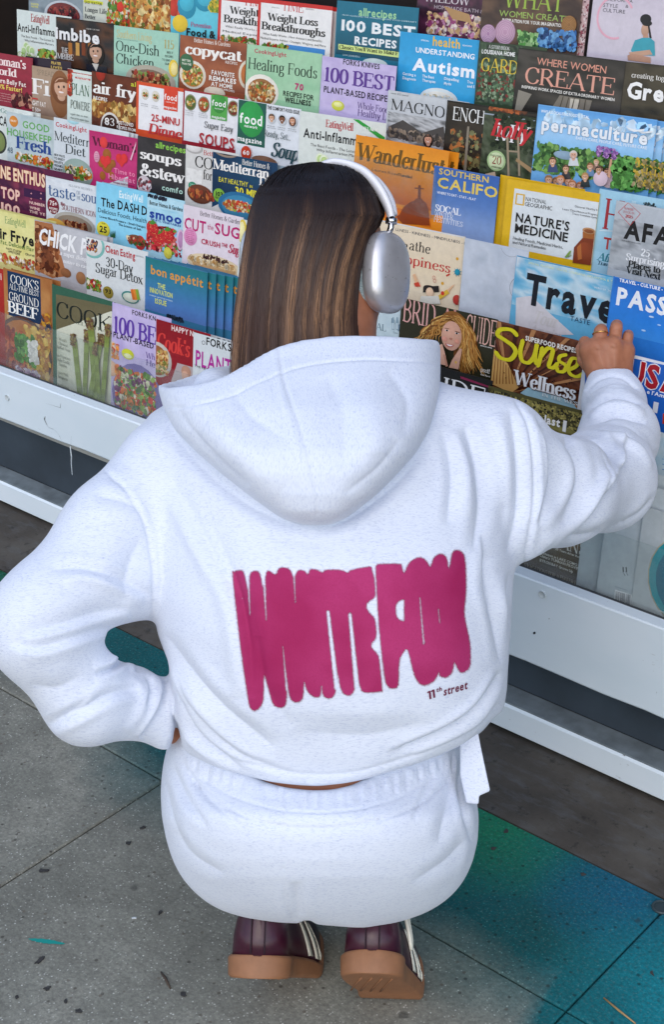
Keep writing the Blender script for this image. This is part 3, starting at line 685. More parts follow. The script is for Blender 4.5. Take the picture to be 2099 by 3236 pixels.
def build_magazine(cv, bgcol, label, thick=.013, hgt=H_MAG, group=None, copies=0, cdx=.011, cdz=-.002, cdy=.0, clabel=None, edge=0xd8d8d6):
    """cover, print and page block as parts of one magazine"""
    w = cv.w; n = cv.n; O = cv.O
    mat4 = Matrix(((cv.u[0], cv.v[0], n[0], O[0]), (cv.u[1], cv.v[1], n[1], O[1]), (cv.u[2], cv.v[2], n[2], O[2]), (0, 0, 0, 1)))
    root = empty('magazine', (0, 0, 0), label, 'magazine', group if copies > 1 else None); root.matrix_world = mat4; root.empty_display_size = .03
    # cover: a thin folded sheet, very slightly rounded at the spine
    c = lin(bgcol); t = .0006
    V = [(0, 0, 0), (w, 0, 0), (w, hgt, 0), (0, hgt, 0), (0, 0, -t), (w, 0, -t), (w, hgt, -t), (0, hgt, -t)]
    V += [(-.0006, 0, -.0009), (-.0006, hgt, -.0009), (-.0004, 0, -min(thick, .005)), (-.0004, hgt, -min(thick, .005))]
    F = [(0, 3, 2, 1), (0, 1, 5, 4), (1, 2, 6, 5), (2, 3, 7, 6), (0, 8, 9, 3), (8, 10, 11, 9)]
    pc = np.tile(c, (len(V), 1))
    link('cover', mesh_np('cover', V, F, cols=pc), root, MAT['print'])
    # page block: several gatherings of slightly different height
    mb = MB(); nsheet = max(2, int(thick / .0011)); z = -.0007
    for i in range(nsheet):
        dz = (thick - .0007) / nsheet; top = random.uniform(.0002, .0016); rt = w - random.uniform(.0005, .002)
        mb.box(.0004, rt, top, hgt - .001, z - dz * .86, z); z -= dz
    o = mb.build('page_block', MAT['pages'], root)
    for v in o.data.vertices: pass
    if cv.V:
        P = np.array(cv.V); ok = np.array([[min(max(p[0], .0004), w - .0002), min(max(p[1], .0004), hgt - .001), p[2]] for p in P])
        me = mesh_np('cover_print', ok, cv.F, cols=np.array(cv.C)[:, :3])
        link('cover_print', me, root, MAT['print'])
    kids = [ch for ch in root.children]
    for k in range(copies):
        r = root.copy(); COL.objects.link(r)
        r.matrix_world = Matrix.Translation(Vector(cv.u) * cdx * (k + 1) + Vector((0, cdy, 0)) * (k + 1) - Vector(n) * (thick + .001) * (k + 1) + Vector((0, 0, cdz * (k + 1)))) @ mat4
        nth = ('second', 'third', 'fourth', 'fifth', 'sixth', 'seventh', 'eighth', 'ninth')[k]
        r['label'] = (nth + ' from the front ' + clabel) if clabel else 'copy tucked behind the ' + ' '.join(label.split(',')[0].split()[:10])
        if clabel and group: r['group'] = group
        for ch in kids:
            q = ch.copy(); COL.objects.link(q); q.parent = r
    return root

WHITE, OFFW, BLK = 0xdfe1e3, 0xd6d8d6, 0x1a1a1c
FOOD = [0xc8843c, 0xa8401f, 0xe0b050, 0x6d8a35, 0x8a5a2c, 0xe8d8b0]
SALAD = [0x5c8a34, 0x8fb04a, 0xc23a26, 0xe6dcc4, 0xd98a34, 0x3c6a2a]
BERRY = [0xb01c22, 0xd8343a, 0x7a1420, 0xe06a60]
ROWS = {}
def row_y(name): return ROWS[name]
def setup_rows():
    samples = {'LA': [(600, -2), (783, 3)], 'LB': [(39, 22), (130, 42), (265, 59), (420, 82), (575, 103), (750, 130)], 'LC': [(213, 165), (318, 190), (428, 208), (552, 231), (697, 259)],
               'LD': [(15, 260), (125, 273), (208, 303), (320, 317), (495, 355)], 'LE': [(106, 408), (222, 422), (343, 451), (427, 476)], 'LF': [(0, 480), (85, 512), (203, 548), (338, 597)],
               'LG': [(10, 618), (120, 662), (262, 702), (363, 742), (448, 775)], 'R1': [(975, -75), (1375, -30)], 'R2': [(930, 73), (1113, 99), (1205, 112), (1456, 143)],
               'R3': [(903, 210), (1040, 235), (1128, 258), (1252, 243)], 'R4': [(828, 313), (1012, 385), (1180, 415), (1395, 440)], 'R5': [(920, 520), (1082, 552), (1203, 592), (1427, 643)],
               'R6': [(937, 692), (1156, 746), (1475, 800)], 'R7': [(1019, 857), (1135, 905)], 'R8': [(1200, 1110), (1500, 1165)]}
    b = .71; nn = np.array([0, 1, -b])
    for k, L_ in samples.items():
        ys = []
        for p in L_:
            r = ray(*p); t = (1.553 - np.dot(nn, CAM)) / np.dot(nn, r); ys.append((CAM + r * t)[1])
        ROWS[k] = float(np.mean(ys))
    ROWS['R8'] = 1.900; ROWS['LG'] = 1.922
setup_rows()
# ------------------------------------------------------------------ every magazine in the stand
def mag(row, crop, tl, tr, bgc, label, draw=None, yaw=2.0, roll=0.0, dy=0.0, **kw):
    global mag_count
    mag_count += 1; random.seed(mag_count)
    cv = Cover(row, crop, tl, tr, ROWS[row] + dy, yaw + random.uniform(-.5, .6), roll + random.uniform(-.6, .6), lean=random.uniform(-.8, .8))
    kw.setdefault('thick', random.uniform(.010, .019))
    if draw: draw(cv)
    return build_magazine(cv, bgc, label, **kw)

def build_left_bay():
    # --- topmost row
    def d(c):
        c.photo(137, -70, 386, 110, [0x5d6b74, 0x8b98a0, 0x77868f], seed=1, scale=3)
        c.text('b', 0xd8d040, 146, 24, 180, 28, 8, 'ROASTED'); c.text('b', 0xd8d040, 146, 36, 178, 40, 8, 'NOTES')
        c.disc(295, 78, 92, 0xb9c0c6, ry=72); c.disc(295, 72, 78, 0x6d2a2c, ry=56); c.scatter(222, 25, 365, 110, [0x4a1420, 0x7c2228, 0x2c1218, 0x9a4038], 70, 13, 2, True)
    mag('LA', 1, (133, -78), (390, -45), 0x77868f, 'slate blue magazine with a white bowl of dark berries, top left corner of the stand', d)
    def d(c):
        c.rect(390, 0, 478, 26, 0xcfd23a); c.text('b', BLK, 394, 20, 474, 27, 13, 'EASY WAY FOR')
        c.text('S', 0x4b4f50, 395, 58, 496, 66, 22, 'Longer Life'); c.text('S', 0x4b4f50, 394, 88, 445, 92, 20, 'Better')
        c.scatter(500, -60, 606, 130, SALAD, 150, 15, 3); c.disc(560, 35, 16, 0xd8382c)
    mag('LA', 1, (386, -58), (606, -32), 0xc9cdc0, 'cream salad magazine with a lime banner, in the topmost row', d)
    mag('LA', 1, (604, -50), (852, -20), 0x9a6a34, 'brown magazine filled with a close-up of crusty baked potatoes, topmost row',
        lambda c: (c.photo(606, -60, 850, 160, [0x8a4a1c, 0xc88a3c, 0xe0c070, 0xb0602a], seed=4, scale=6), c.scatter(606, -60, 850, 160, [0xd89a48, 0xe8cf90, 0x8a4a20, 0xb86a2c, 0x6c7a30], 160, 18, 5)))
    def d(c):
        c.grad(797, -30, 1060, 200, [0x5fc3d6, 0x66c6d8, 0x58b8cc])
        c.scatter(797, -20, 830, 70, [0xc83a28, 0xb02c20, 0xe06040], 14, 24, 6)
        c.disc(868, 30, 44, 0x2b93b0, ry=60); c.disc(868, 12, 34, 0x48b4cc, ry=44); c.disc(950, 8, 46, 0x2b93b0, ry=48); c.disc(952, -8, 36, 0x48b4cc, ry=40)
        c.disc(838, 112, 36, 0xe6c338, ry=40); c.disc(806, 40, 22, 0xc43a2c, ry=38); c.disc(1000, 40, 34, 0xd6c33a, ry=22); c.scatter(980, 0, 1020, 60, [0x94a83a, 0xd6b83a, 0x6d8a2c], 20, 14, 7)
        c.text('s', 0xb8246c, 888, 126, 984, 136, 22, 'Prevention'); c.text('B', BLK, 866, 166, 1005, 180, 34, 'Food &')
    mag('LA', 1, (795, -42), (1064, -12), 0x5fc3d6, 'sky blue magazine with blue shoes, a lemon and tomatoes, topmost row', d)
    def timed(c, x, y, full):
        c.rect(x + 14, y + 24, x + 334, y + 420, 0xe8e6e4)
        if full:
            c.text('s', 0xc03634, 1310, 54, 1410, 60, 46, 'TIME'); c.text('r', 0x555555, 1262, 40, 1300, 42, 6, 'SPECIAL'); c.text('r', 0x555555, 1422, 48, 1460, 50, 6, 'EDITION')
            c.text('S', BLK, 1246, 104, 1478, 116, 34, 'Weight Loss'); c.text('S', BLK, 1216, 146, 1512, 164, 34, 'Breakthroughs')
            c.text('r', 0x505050, 1222, 170, 1498, 192, 11, 'What Really Works - New Answers and Benefits')
            c.text('r', 0x505050, 1210, 190, 1516, 214, 11, 'Medical Experts Advice - Ozempic, Wegovy, and More')
            c.rect(1330, 208, 1510, 260, 0x4c8fcf); c.scatter(1222, 202, 1340, 260, SALAD, 40, 16, 8)
        else:
            c.text('s', 0xc03634, 1130, 30, 1240, 36, 46, 'TIME'); c.text('S', BLK, 1070, 70, 1300, 86, 34, 'Weight Loss'); c.text('S', BLK, 1040, 112, 1330, 132, 34, 'Breakthroughs')
            c.text('r', 0x505050, 1046, 136, 1300, 154, 11, 'What Really Works - New Answers'); c.text('r', 0x505050, 1034, 158, 1320, 180, 11, 'Medical Experts Advice')
            c.scatter(1032, 168, 1200, 210, SALAD, 50, 16, 9)
    mag('LA', 1, (1018, -22), (1358, 20), 0xc8302c, 'red-bordered weight loss magazine, half hidden, left one of two in the topmost row', lambda c: timed(c, 1016, -22, False))
    mag('LA', 1, (1202, -6), (1548, 32), 0xc8302c, 'red-bordered weight loss magazine in full view, right one of two in the topmost row', lambda c: timed(c, 1200, -10, True), copies=1, cdx=.004)
    def d(c):
        c.grad(30, 6, 402, 300, [0x1f6e86, 0x1d6a80, 0x1a5d72, 0x17495c])
        c.text('b', 0x9fd09a, 122, 74, 300, 92, 38, 'allrecipes', outline=None); c.text('r', 0xc8e0e4, 48, 76, 394, 108, 6, 'FROM ALLRECIPES, THE WORLDS LARGEST FOOD COMMUNITY')
        c.text('B', 0xe8ecec, 40, 142, 390, 178, 50, '100 BEST'); c.text('B', 0xe8ecec, 102, 208, 302, 226, 36, 'RECIPES')
        c.quad([(30, 206), (320, 246), (320, 272), (30, 232)], 0xcfe08a); c.text('S', BLK, 34, 226, 308, 262, 17, 'Classics You\'ll Want to Make F')
        c.text('r', 0xc8e0e4, 50, 262, 130, 270, 8, 'SLOW COOKER MEALS'); c.disc(200, 300, 60, 0xc9d8d4, ry=26)
    mag('LA', 2, (24, 4), (404, 52), 0x1e6c84, 'teal recipe magazine headed 100 BEST RECIPES, right end of the topmost row', d)
    # --- second row
    def d(c):
        c.text('S', 0xa02c2c, 144, 106, 230, 112, 36, 'EatingWell'); c.text('b', BLK, 80, 148, 256, 170, 38, 'Anti-Inflamma')
        c.text('r', BLK, 98, 176, 252, 196, 11, 'The Best Foods - The Latest Sc'); c.text('r', BLK, 114, 196, 250, 214, 11, 'Why Inflammation Matters')
        for x, y in ((122, 218), (134, 232), (112, 240), (150, 240)): c.disc(x, y, 14, 0xd4e0c4); c.disc(x, y, 10, 0xa9c68a)
        c.disc(194, 250, 14, 0xd88a34); c.scatter(180, 232, 262, 275, SALAD, 30, 14, 10); c.scatter(90, 250, 180, 280, [0xdfe4d0, 0x8fb060], 14, 14, 11)
    mag('LB', 1, (78, 45), (332, 82), 0xd3ddd9, 'pale magazine headed Anti-Inflammatory with sliced cucumber, left end of the second row', d)
    def d(c):
        c.photo(264, 84, 528, 345, [0x2a1d18, 0x5a3a28, 0x2e2a2c, 0x15161a], seed=12, scale=4)
        for i, x in enumerate((318, 352, 380, 410)): c.rect(x, 200, x + 18, 262, (0xa86a2c, 0xc89850, 0x7a3c20, 0x94602c)[i]); c.rect(x + 5, 184, x + 13, 202, 0x5a3a28)
        c.face(446, 242, 34, 0xc29a82, 0x1c1310); c.rect(404, 300, 500, 345, 0x22242e); c.quad([(430, 296), (462, 300), (450, 334)], 0xc9c4bc)
        c.text('B', 0xe6e6e6, 258, 178, 468, 208, 56, 'imbibe'); c.text('r', 0xd0ccc4, 404, 138, 466, 146, 6, 'LIQUID CULTURE')
        c.text('s', 0xe8e8e6, 288, 246, 320, 250, 24, 'THE'); c.text('s', 0xe8e8e6, 262, 272, 346, 284, 26, 'IMBIBE')
    mag('LB', 1, (260, 80), (532, 118), 0x221a18, 'dark drinks magazine with a man in black hat and shelved bottles', d)
    def d(c):
        c.grad(532, 120, 828, 390, [0x9fcbb6, 0xa6cfba, 0x9cc4b0])
        c.text('s', 0xc8b070, 542, 176, 706, 196, 36, 'Southern Living'); c.text('r', 0x666f66, 544, 182, 640, 198, 5, 'SPECIAL COLLECTORS EDITION')
        c.text('s', 0x2a3a36, 538, 238, 742, 262, 46, 'One-Dish'); c.text('s', 0x2a3a36, 538, 296, 718, 318, 46, 'Chicken'); c.text('s', 0xb89a48, 762, 226, 810, 232, 40, '115')
        for i, t in enumerate(('BEST', 'RECIPES', 'TO SIMPLIFY', 'SUPPER')): c.text('r', 0x33403c, 776 - 8 * (len(t) > 5) - 14 * (len(t) > 8), 250 + i * 18, 806 + 1 * (len(t) > 8), 254 + i * 18, 11, t)
        c.disc(700, 378, 118, 0xb0a898, ry=72); c.disc(700, 384, 96, 0x7c6a58, ry=58); c.scatter(620, 335, 780, 400, [0xa04030, 0x5a3020, 0xc06848, 0x86a050, 0xd8b078], 60, 16, 13)
        c.disc(808, 320, 22, 0xe8c848, ry=40); c.disc(812, 322, 16, 0xf0e094, ry=30)
    mag('LB', 1, (530, 119), (832, 163), 0xa0cab6, 'mint green magazine headed One-Dish Chicken', d, yaw=1.6)
    def d(c):
        c.photo(840, 165, 1146, 440, [0x6a3220, 0x8a4a30, 0xa05c3c, 0x7c4028], seed=14, scale=2)
        c.text('s', 0xeee6dc, 902, 198, 1070, 220, 20, 'Better Homes & Gardens'); c.text('S', 0xf0ece4, 860, 252, 1124, 286, 48, 'copycat'); c.text('r', 0xeee6dc, 1048, 296, 1104, 306, 14, 'RECIPES')
        c.disc(896, 350, 62, 0xe4dccb, ry=66); c.disc(896, 352, 50, 0xc78a3c, ry=54); c.scatter(850, 305, 942, 400, [0xe0b050, 0xc06a2c, 0x7d9040, 0xf0dca0, 0xa84020], 70, 13, 15, True)
        c.disc(868, 292, 32, 0x3c6a48, ry=40); c.text('b', 0xe8ecd8, 848, 286, 888, 290, 10, 'BETTER'); c.text('b', 0xe8ecd8, 846, 302, 890, 306, 10, 'THAN THE')
        c.text('b', 0xf0ece4, 984, 350, 1092, 362, 22, 'FAVORITE'); c.text('B', 0xf0ece4, 972, 376, 1100, 390, 22, 'REMAKES'); c.text('b', 0xf0ece4, 982, 402, 1084, 414, 20, 'AT HOME'); c.text('r', 0xf0ece4, 972, 414, 1092, 430, 10, '(TEST KITCHEN APPROVED)')
        c.disc(1150, 350, 40, 0xd8cdb8, ry=66); c.disc(1154, 350, 32, 0xb86a34, ry=54); c.disc(1000, 432, 50, 0xd8cdb8, ry=26)
    mag('LB', 1, (838, 164), (1148, 206), 0x8a4a30, 'brown magazine headed copycat with two bowls of stew', d, yaw=1.6)
    def d(c):
        c.photo(1152, 208, 1496, 500, [0x8fbf98, 0xa4cca8, 0x94c29c], seed=16, scale=2)
        c.text('b', 0xb82c50, 1182, 246, 1332, 268, 20, 'CookingLight'); c.text('s', 0x26362c, 1152, 320, 1474, 368, 52, 'Healing Foods')
        c.disc(1216, 428, 80, 0xece6da, ry=80); c.disc(1216, 432, 66, 0x9c6c40, ry=64); c.scatter(1160, 375, 1280, 488, [0xd89a4c, 0xe8c890, 0x8a5a30, 0x748a3c, 0xf0dcb4, 0xb8602c], 90, 15, 17, True)
        c.text('B', 0xb8246c, 1370, 416, 1412, 424, 30, '70'); c.text('b', 0x22302a, 1316, 446, 1460, 468, 24, 'RECIPES FOR'); c.text('B', 0x22302a, 1324, 476, 1446, 494, 24, 'WELLNESS')
    mag('LB', 1, (1149, 206), (1499, 252), 0x96c49e, 'light green magazine headed Healing Foods with salmon in a white bowl', d, yaw=1.6, thick=.013)
    def forks(c):
        c.photo(-42, 266, 300, 570, [0xb4a4d0, 0xc8bade, 0xbcaed6], seed=18, scale=6)
        c.text('b', BLK, 50, 302, 222, 324, 25, 'FORKS KNIVES'); c.text('S', 0x5c3a8c, -40, 384, 288, 422, 66, '100 BEST'); c.text('b', 0x241c30, -40, 434, 258, 472, 30, 'PLANT-BASED RECIPE')
        c.text('s', 0x4c3474, 118, 506, 262, 528, 30, 'Whole Food'); c.text('s', 0x4c3474, 118, 540, 262, 562, 30, 'Healthy Li')
        c.disc(28, 494, 30, 0xd0d24a, ry=24); c.disc(28, 488, 20, 0xe8e89a, ry=12)
    mag('LB', 2, (-45, 262), (302, 304), 0xbeb0d8, 'lilac magazine headed 100 BEST, right end of the second row above the covered head', forks, yaw=1.6)
    # --- third row
    def d(c):
        c.photo(-96, 232, 148, 520, [0x7c2030, 0x9a2c40, 0x8a2838], seed=19, scale=3); c.text('S', 0xf0dcd8, -6, 304, 120, 322, 38, "oman's"); c.text('S', 0xf0dcd8, -4, 348, 78, 360, 34, 'orld')
        c.text('b', 0xf4e4dc, -8, 388, 122, 404, 22, 'urn Belly Fat'); c.text('b', 0xe8d060, -8, 414, 104, 430, 22, '0% Faster!'); c.lines(0xe0b8b4, -6, 436, 60, 446, 6, 4, 11)
        c.scatter(60, 440, 146, 500, [0x602028, 0xc08870, 0x481820], 24, 22, 20)
    mag('LC', 1, (-100, 232), (152, 265), 0x8a2838, 'dark rose magazine about belly fat, left end of the third row', d)
    mag('LC', 1, (120, 262), (330, 292), 0x2c2030, 'dark purple magazine marked PRAYER, showing above the fitness cover', lambda c: (c.text('b', 0xd8b860, 238, 300, 284, 306, 14, 'PRAYER'), c.text('b', 0xd8b860, 236, 318, 290, 326, 12, 'LIVES')), dy=.012)
    def d(c):
        c.grad(150, 308, 318, 560, [0xa89078, 0xb09884, 0x8a7262]); c.text('r', 0x8d7c68, 172, 350, 254, 360, 26, 'SPREAD'); 
        c.disc(280, 440, 48, 0x8a5a38, ry=110); c.face(286, 408, 40, 0xd0a488, 0x7a4a2c); c.text('S', 0xf0ece6, 152, 436, 232, 448, 70, 'Fi')
        c.rect(150, 455, 178, 466, 0xc03030); c.text('b', 0xf0e8e0, 150, 490, 216, 500, 22, 'IGHT FAT'); c.text('b', 0xf0e8e0, 150, 516, 192, 524, 18, 'T 50+')
    mag('LC', 1, (148, 306), (326, 332), 0xa08870, 'tan fitness magazine with a smiling long-haired woman', d)
    def d(c):
        c.rect(322, 334, 428, 356, 0xb02828); c.text('b', 0xf0e8e0, 356, 352, 408, 360, 10, "AMERICA'S"); c.rect(350, 358, 420, 378, 0xb02828); c.text('b', 0xf0e8e0, 356, 372, 414, 380, 11, 'TEST KITCHEN')
        c.scatter(314, 322, 334, 440, [0xc84830, 0xd87840, 0x9a3020], 18, 16, 21); c.text('s', 0x2e5c40, 332, 440, 416, 450, 50, 'PLAN'); c.text('s', 0x2e3c34, 328, 506, 420, 518, 38, 'POWERE'); c.lines(0x3c4a40, 328, 536, 416, 548, 9, 2, 18)
    mag('LC', 1, (314, 320), (520, 350), 0xd0dcd4, 'white magazine headed PLANT POWERED in green, third row', d)
    def d(c):
        c.photo(424, 336, 632, 640, [0x4a2418, 0x6c3420, 0x3a1c14], seed=22, scale=3); c.scatter(436, 470, 632, 570, [0xd0a050, 0xa87030, 0xe0c078, 0x8a5020], 60, 22, 23)
        c.disc(468, 345, 22, 0xa02c1c); c.text('S', 0xf0ece6, 434, 432, 632, 464, 54, 'air fry'); c.text('b', 0xf0ece6, 434, 464, 500, 472, 16, 'RECIPES'); c.text('b', 0xc8cc3c, 608, 402, 634, 406, 22, 'al')
        c.disc(514, 592, 46, 0xd8d4cc); c.disc(514, 594, 40, 0x3a2018); c.text('s', 0xf0ece6, 486, 580, 534, 588, 34, '83'); c.text('b', 0xf0ece6, 544, 578, 622, 590, 16, 'MOST-LOVED'); c.text('b', 0xf0ece6, 544, 600, 632, 612, 14, 'RECIPES FROM')
    mag('LC', 1, (426, 332), (640, 372), 0x5a2c1c, 'dark brown magazine headed air fry', d)
    def d(c):
        c.rect(646, 396, 850, 640, 0xe9e9ea)
        for x, y in ((675, 440), (724, 450)): c.disc(x, y, 18, 0xdcd6c8); c.scatter(x - 13, y - 13, x + 13, y + 13, FOOD + [0x4c7040], 18, 6, 24, True)
        c.rect(764, 400, 826, 522, 0xd8442c); c.text('b', 0xf0ece6, 764, 462, 824, 474, 28, 'food'); c.text('r', 0xf0ece6, 772, 478, 816, 484, 8, 'network'); c.text('b', 0xf0ece6, 762, 502, 822, 514, 13, 'magazine')
        c.lines(0x888888, 656, 484, 690, 490, 6, 2, 9); c.lines(0x888888, 706, 494, 740, 500, 6, 2, 9)
        c.text('b', 0xc03438, 704, 566, 838, 584, 34, '25-MINU'); c.text('c', 0xc03438, 690, 622, 842, 646, 46, 'Dinne', shear=.25)
    mag('LC', 1, (635, 378), (870, 410), 0xd4522c, 'orange-edged white magazine headed 25-MINUTE Dinners', d)
    def d(c):
        c.rect(860, 424, 1102, 700, 0xe3e3e6)
        for i, (x, y) in enumerate(((886, 478), (948, 488), (1086, 506))): c.disc(x, y, 27, 0x8a8a6c); c.disc(x, y, 23, (0x5a6a30, 0xa84020, 0x7a3020)[i]); c.scatter(x - 18, y - 18, x + 18, y + 18, FOOD + [0x4c7040], 26, 8, 26 + i, True)
        c.rect(984, 440, 1056, 566, 0x53a24a); c.disc(1020, 482, 34, 0x3f9440); c.text('b', 0xf0f0ec, 986, 490, 1052, 502, 28, 'food'); c.text('r', 0xf0f0ec, 1000, 508, 1040, 514, 8, 'network'); c.text('b', 0xf0f0ec, 986, 548, 1050, 560, 14, 'magazine')
        c.lines(0x888888, 862, 516, 906, 522, 6, 3, 9); c.lines(0x888888, 926, 528, 970, 534, 6, 3, 9)
        c.text('s', 0x2a2a2c, 952, 596, 1086, 616, 30, 'Super Easy'); c.text('b', 0xa82430, 926, 672, 1094, 696, 54, 'SOUPS')
    mag('LC', 1, (853, 415), (1110, 456), 0x9a2834, 'maroon-edged white magazine headed Super Easy SOUPS', d)
    def d(c):
        c.rect(1110, 464, 1230, 690, 0x22584c); c.disc(1168, 556, 60, 0x2f9a4c, ry=84); c.text('b', 0xf2f4f0, 1112, 570, 1220, 588, 48, 'food'); c.text('b', 0xf2f4f0, 1136, 592, 1198, 602, 14, 'network'); c.text('b', 0xf2f4f0, 1104, 654, 1218, 674, 24, 'magazine')
        c.text('b', 0x2a2a2c, 1242, 510, 1392, 532, 17, 'THE COMFORT FOOD ISSUE')
        for i, x in enumerate((1264, 1314, 1364)): c.disc(x, 552 + i * 7, 21, 0xd0d4d8, ry=27); c.face(x, 548 + i * 7, 14, (0xd8a888, 0x8a5a40, 0xd8a080)[i], (0x3a2c24, 0x1a1412, 0x5a3020)[i], long=i == 2); c.lines(0x444444, x - 20, 588 + i * 7, x + 20, 592 + i * 7, 6, 2, 9)
        c.text('s', 0x3a4a48, 1232, 634, 1356, 654, 30, 'Ready, Set...'); c.text('c', 0x1f4048, 1262, 722, 1388, 752, 66, 'Soup', shear=.3)
        c.disc(1150, 712, 24, 0xc03c20); c.text('B', 0xf0ece6, 1134, 718, 1166, 722, 20, '60'); c.disc(1235, 750, 60, 0x7c5a48, ry=24)
    mag('LC', 1, (1105, 461), (1400, 516), 0xdde1e6, 'white comfort food magazine with a green circle logo panel, directly above the head', d)
    def d(c):
        c.text('S', 0xb02c34, 1514, 596, 1642, 606, 34, 'EatingWell'); c.text('b', BLK, 1408, 640, 1660, 676, 44, 'Anti-Inflamm')
        c.text('r', BLK, 1442, 682, 1660, 712, 14, 'The Best Foods - The Latest'); c.text('r', BLK, 1470, 706, 1662, 732, 14, 'Why Inflammation Matt'); c.quad([(1642, 556), (1668, 556), (1790, 640), (1790, 664)], 0x2f9a3c)
        for x, y in ((1490, 742), (1508, 750)): c.disc(x, y, 22, 0xdfe6c8); c.disc(x, y, 15, 0xb8cf88)
        c.text('B', 0xeef2ea, 1690, 586, 1758, 632, 15, 'ALL NEW')
    mag('LC', 1, (1395, 517), (1796, 588), 0xd8ddd6, 'pale magazine headed Anti-Inflammatory with a green ALL NEW corner, just above the headphones', d, thick=.006)
    # --- fourth row
    def d(c):
        c.text('s', 0x3a7a70, -8, 524, 34, 530, 22, 'yGo'); c.text('b', BLK, -4, 582, 34, 590, 44, 'CA'); c.disc(-6, 660, 38, 0x3a4038, ry=56); c.disc(-6, 660, 30, 0x7c8a50, ry=46)
        c.photo(60, 505, 150, 545, [0xc8d0cc, 0xdfe6e2, 0xb8c4b8], seed=33, scale=3)
    mag('LD', 1, (-100, 474), (154, 508), 0xcfd6d2, 'pale magazine with a dark pan at the left edge of the picture, fourth row', d, copies=1)
    def d(c):
        c.photo(34, 524, 244, 790, [0xb4c4c8, 0xc4d0d2, 0xa8bcc0], seed=34, scale=2)
        c.disc(64, 566, 20, 0xd88a3c, ry=26); c.text('B', 0xf0e8d8, 50, 566, 78, 570, 8, 'EASY'); c.text('b', 0x6aa860, 104, 598, 232, 616, 34, 'GOOD'); c.text('b', 0x6aa860, 32, 634, 242, 664, 34, 'HOUSEKEEP')
        c.text('S', 0x2c4a8c, 76, 694, 240, 716, 54, 'Fresh'); c.text('s', 0x6c7c88, 34, 710, 62, 714, 28, '48'); c.scatter(76, 712, 244, 778, SALAD + [0xe8e4dc, 0xe07a30], 90, 14, 35)
    mag('LD', 1, (30, 520), (252, 550), 0xb9c8ca, 'blue-grey magazine headed Fresh over orange and green salad', d)
    def d(c):
        c.text('b', 0xb83040, 258, 592, 404, 614, 22, 'CookingLight'); c.disc(340, 560, 30, 0xa8d4dc, ry=20); c.text('s', 0x30383c, 252, 654, 416, 684, 42, 'Mediterr'); c.text('s', 0x30383c, 302, 714, 398, 730, 42, 'Diet')
        for i, t in enumerate(('NEW WAYS', 'TO ENJOY', 'FRUITS,', 'VEGGIES &', 'GRAINS')): c.text('b', 0x303c40, 252, 728 + i * 16, 250 + 10 * min(len(t), 8) * .55 + 8, 732 + i * 16, 11, t)
        c.disc(362, 806, 72, 0x94a8a0, ry=66); c.scatter(305, 770, 420, 840, SALAD + [0xd8a040, 0xe07030], 70, 17, 36, True)
    mag('LD', 1, (250, 546), (600, 602), 0xcfd6da, 'white magazine headed Mediterranean Diet, fourth row, with other covers behind it', d, copies=2, cdx=.006, thick=.006, clabel='of the white Mediterranean Diet magazines')
    def d(c):
        c.grad(416, 608, 636, 880, [0xb82c68, 0xc83a78, 0xc03470]); c.text('S', 0x5c1838, 432, 680, 632, 708, 40, 'Woman\'s'); c.disc(482, 664, 18, 0xe04040); 
        for x, y, r in ((498, 722, 20), (498, 768, 26), (478, 818, 14), (520, 820, 14), (470, 760, 13), (526, 762, 13)): c.disc(x, y, r, 0xa0602c)
        for x, y, s_ in ((492, 752, 1.0), (568, 744, 1.1)): c.disc(x - 11 * s_, y - 6, 14 * s_, 0xd83838); c.disc(x + 11 * s_, y - 6, 14 * s_, 0xd83838); c.quad([(x - 24 * s_, y - 2), (x + 24 * s_, y - 2), (x, y + 32 * s_)], 0xd83838)
        c.disc(452, 730, 13, 0xe0a0b8, ry=26); c.lines(0x8a2850, 444, 716, 460, 718, 5, 4, 9); c.text('b', 0xf088b0, 532, 806, 632, 822, 24, 'Time to'); c.text('b', 0xf088b0, 506, 832, 632, 852, 24, 'Hibernat'); c.text('b', 0x8a2048, 528, 852, 626, 868, 9, 'Soups and stews')
        c.quad([(608, 742), (636, 660), (636, 676), (614, 748)], 0xe8b8c8)
    mag('LD', 1, (414, 606), (640, 637), 0xc03470, 'hot pink magazine with red hearts and a gingerbread bear', d)
    def d(c):
        c.photo(642, 636, 862, 890, [0x2c2a2c, 0x3a3638, 0x242224], seed=38, scale=3); c.text('b', 0x8cc84c, 722, 690, 864, 712, 30, 'allrecipes'); c.text('S', 0xeeeae6, 650, 738, 842, 772, 44, 'soups'); c.text('S', 0xeeeae6, 650, 820, 858, 848, 54, '&stew')
        c.disc(670, 862, 32, 0xc8bcc0); c.scatter(646, 836, 700, 884, [0xe0d8dc, 0xa04048, 0x5a3a40, 0xd8c8cc], 30, 14, 39); c.text('b', 0xb8d8c8, 752, 888, 852, 900, 26, 'comfo')
    mag('LD', 1, (640, 632), (866, 684), 0x2e2c2e, 'black magazine headed soups & stew', d)
    def d(c):
        c.disc(902, 690, 42, 0xb8b4b0, ry=26); c.disc(900, 688, 34, 0xe0dcd8, ry=20); c.text('s', 0xb83438, 946, 720, 990, 730, 22, 'Bett'); c.text('s', 0x262628, 904, 776, 990, 792, 52, 'CO'); c.text('s', 0x262628, 944, 834, 988, 842, 44, 'for')
        c.photo(868, 780, 940, 860, [0xd8d6d2, 0xe6e4e0, 0xccc8c4], seed=40, scale=3); c.disc(896, 866, 20, 0x3a8a6c, ry=20); c.lines(0xdcf0e4, 884, 858, 908, 862, 5, 3, 8); c.disc(930, 904, 60, 0x6a3a28, ry=44); c.scatter(885, 880, 990, 930, [0x9a4028, 0xc07038, 0x5a2c1c], 30, 16, 41)
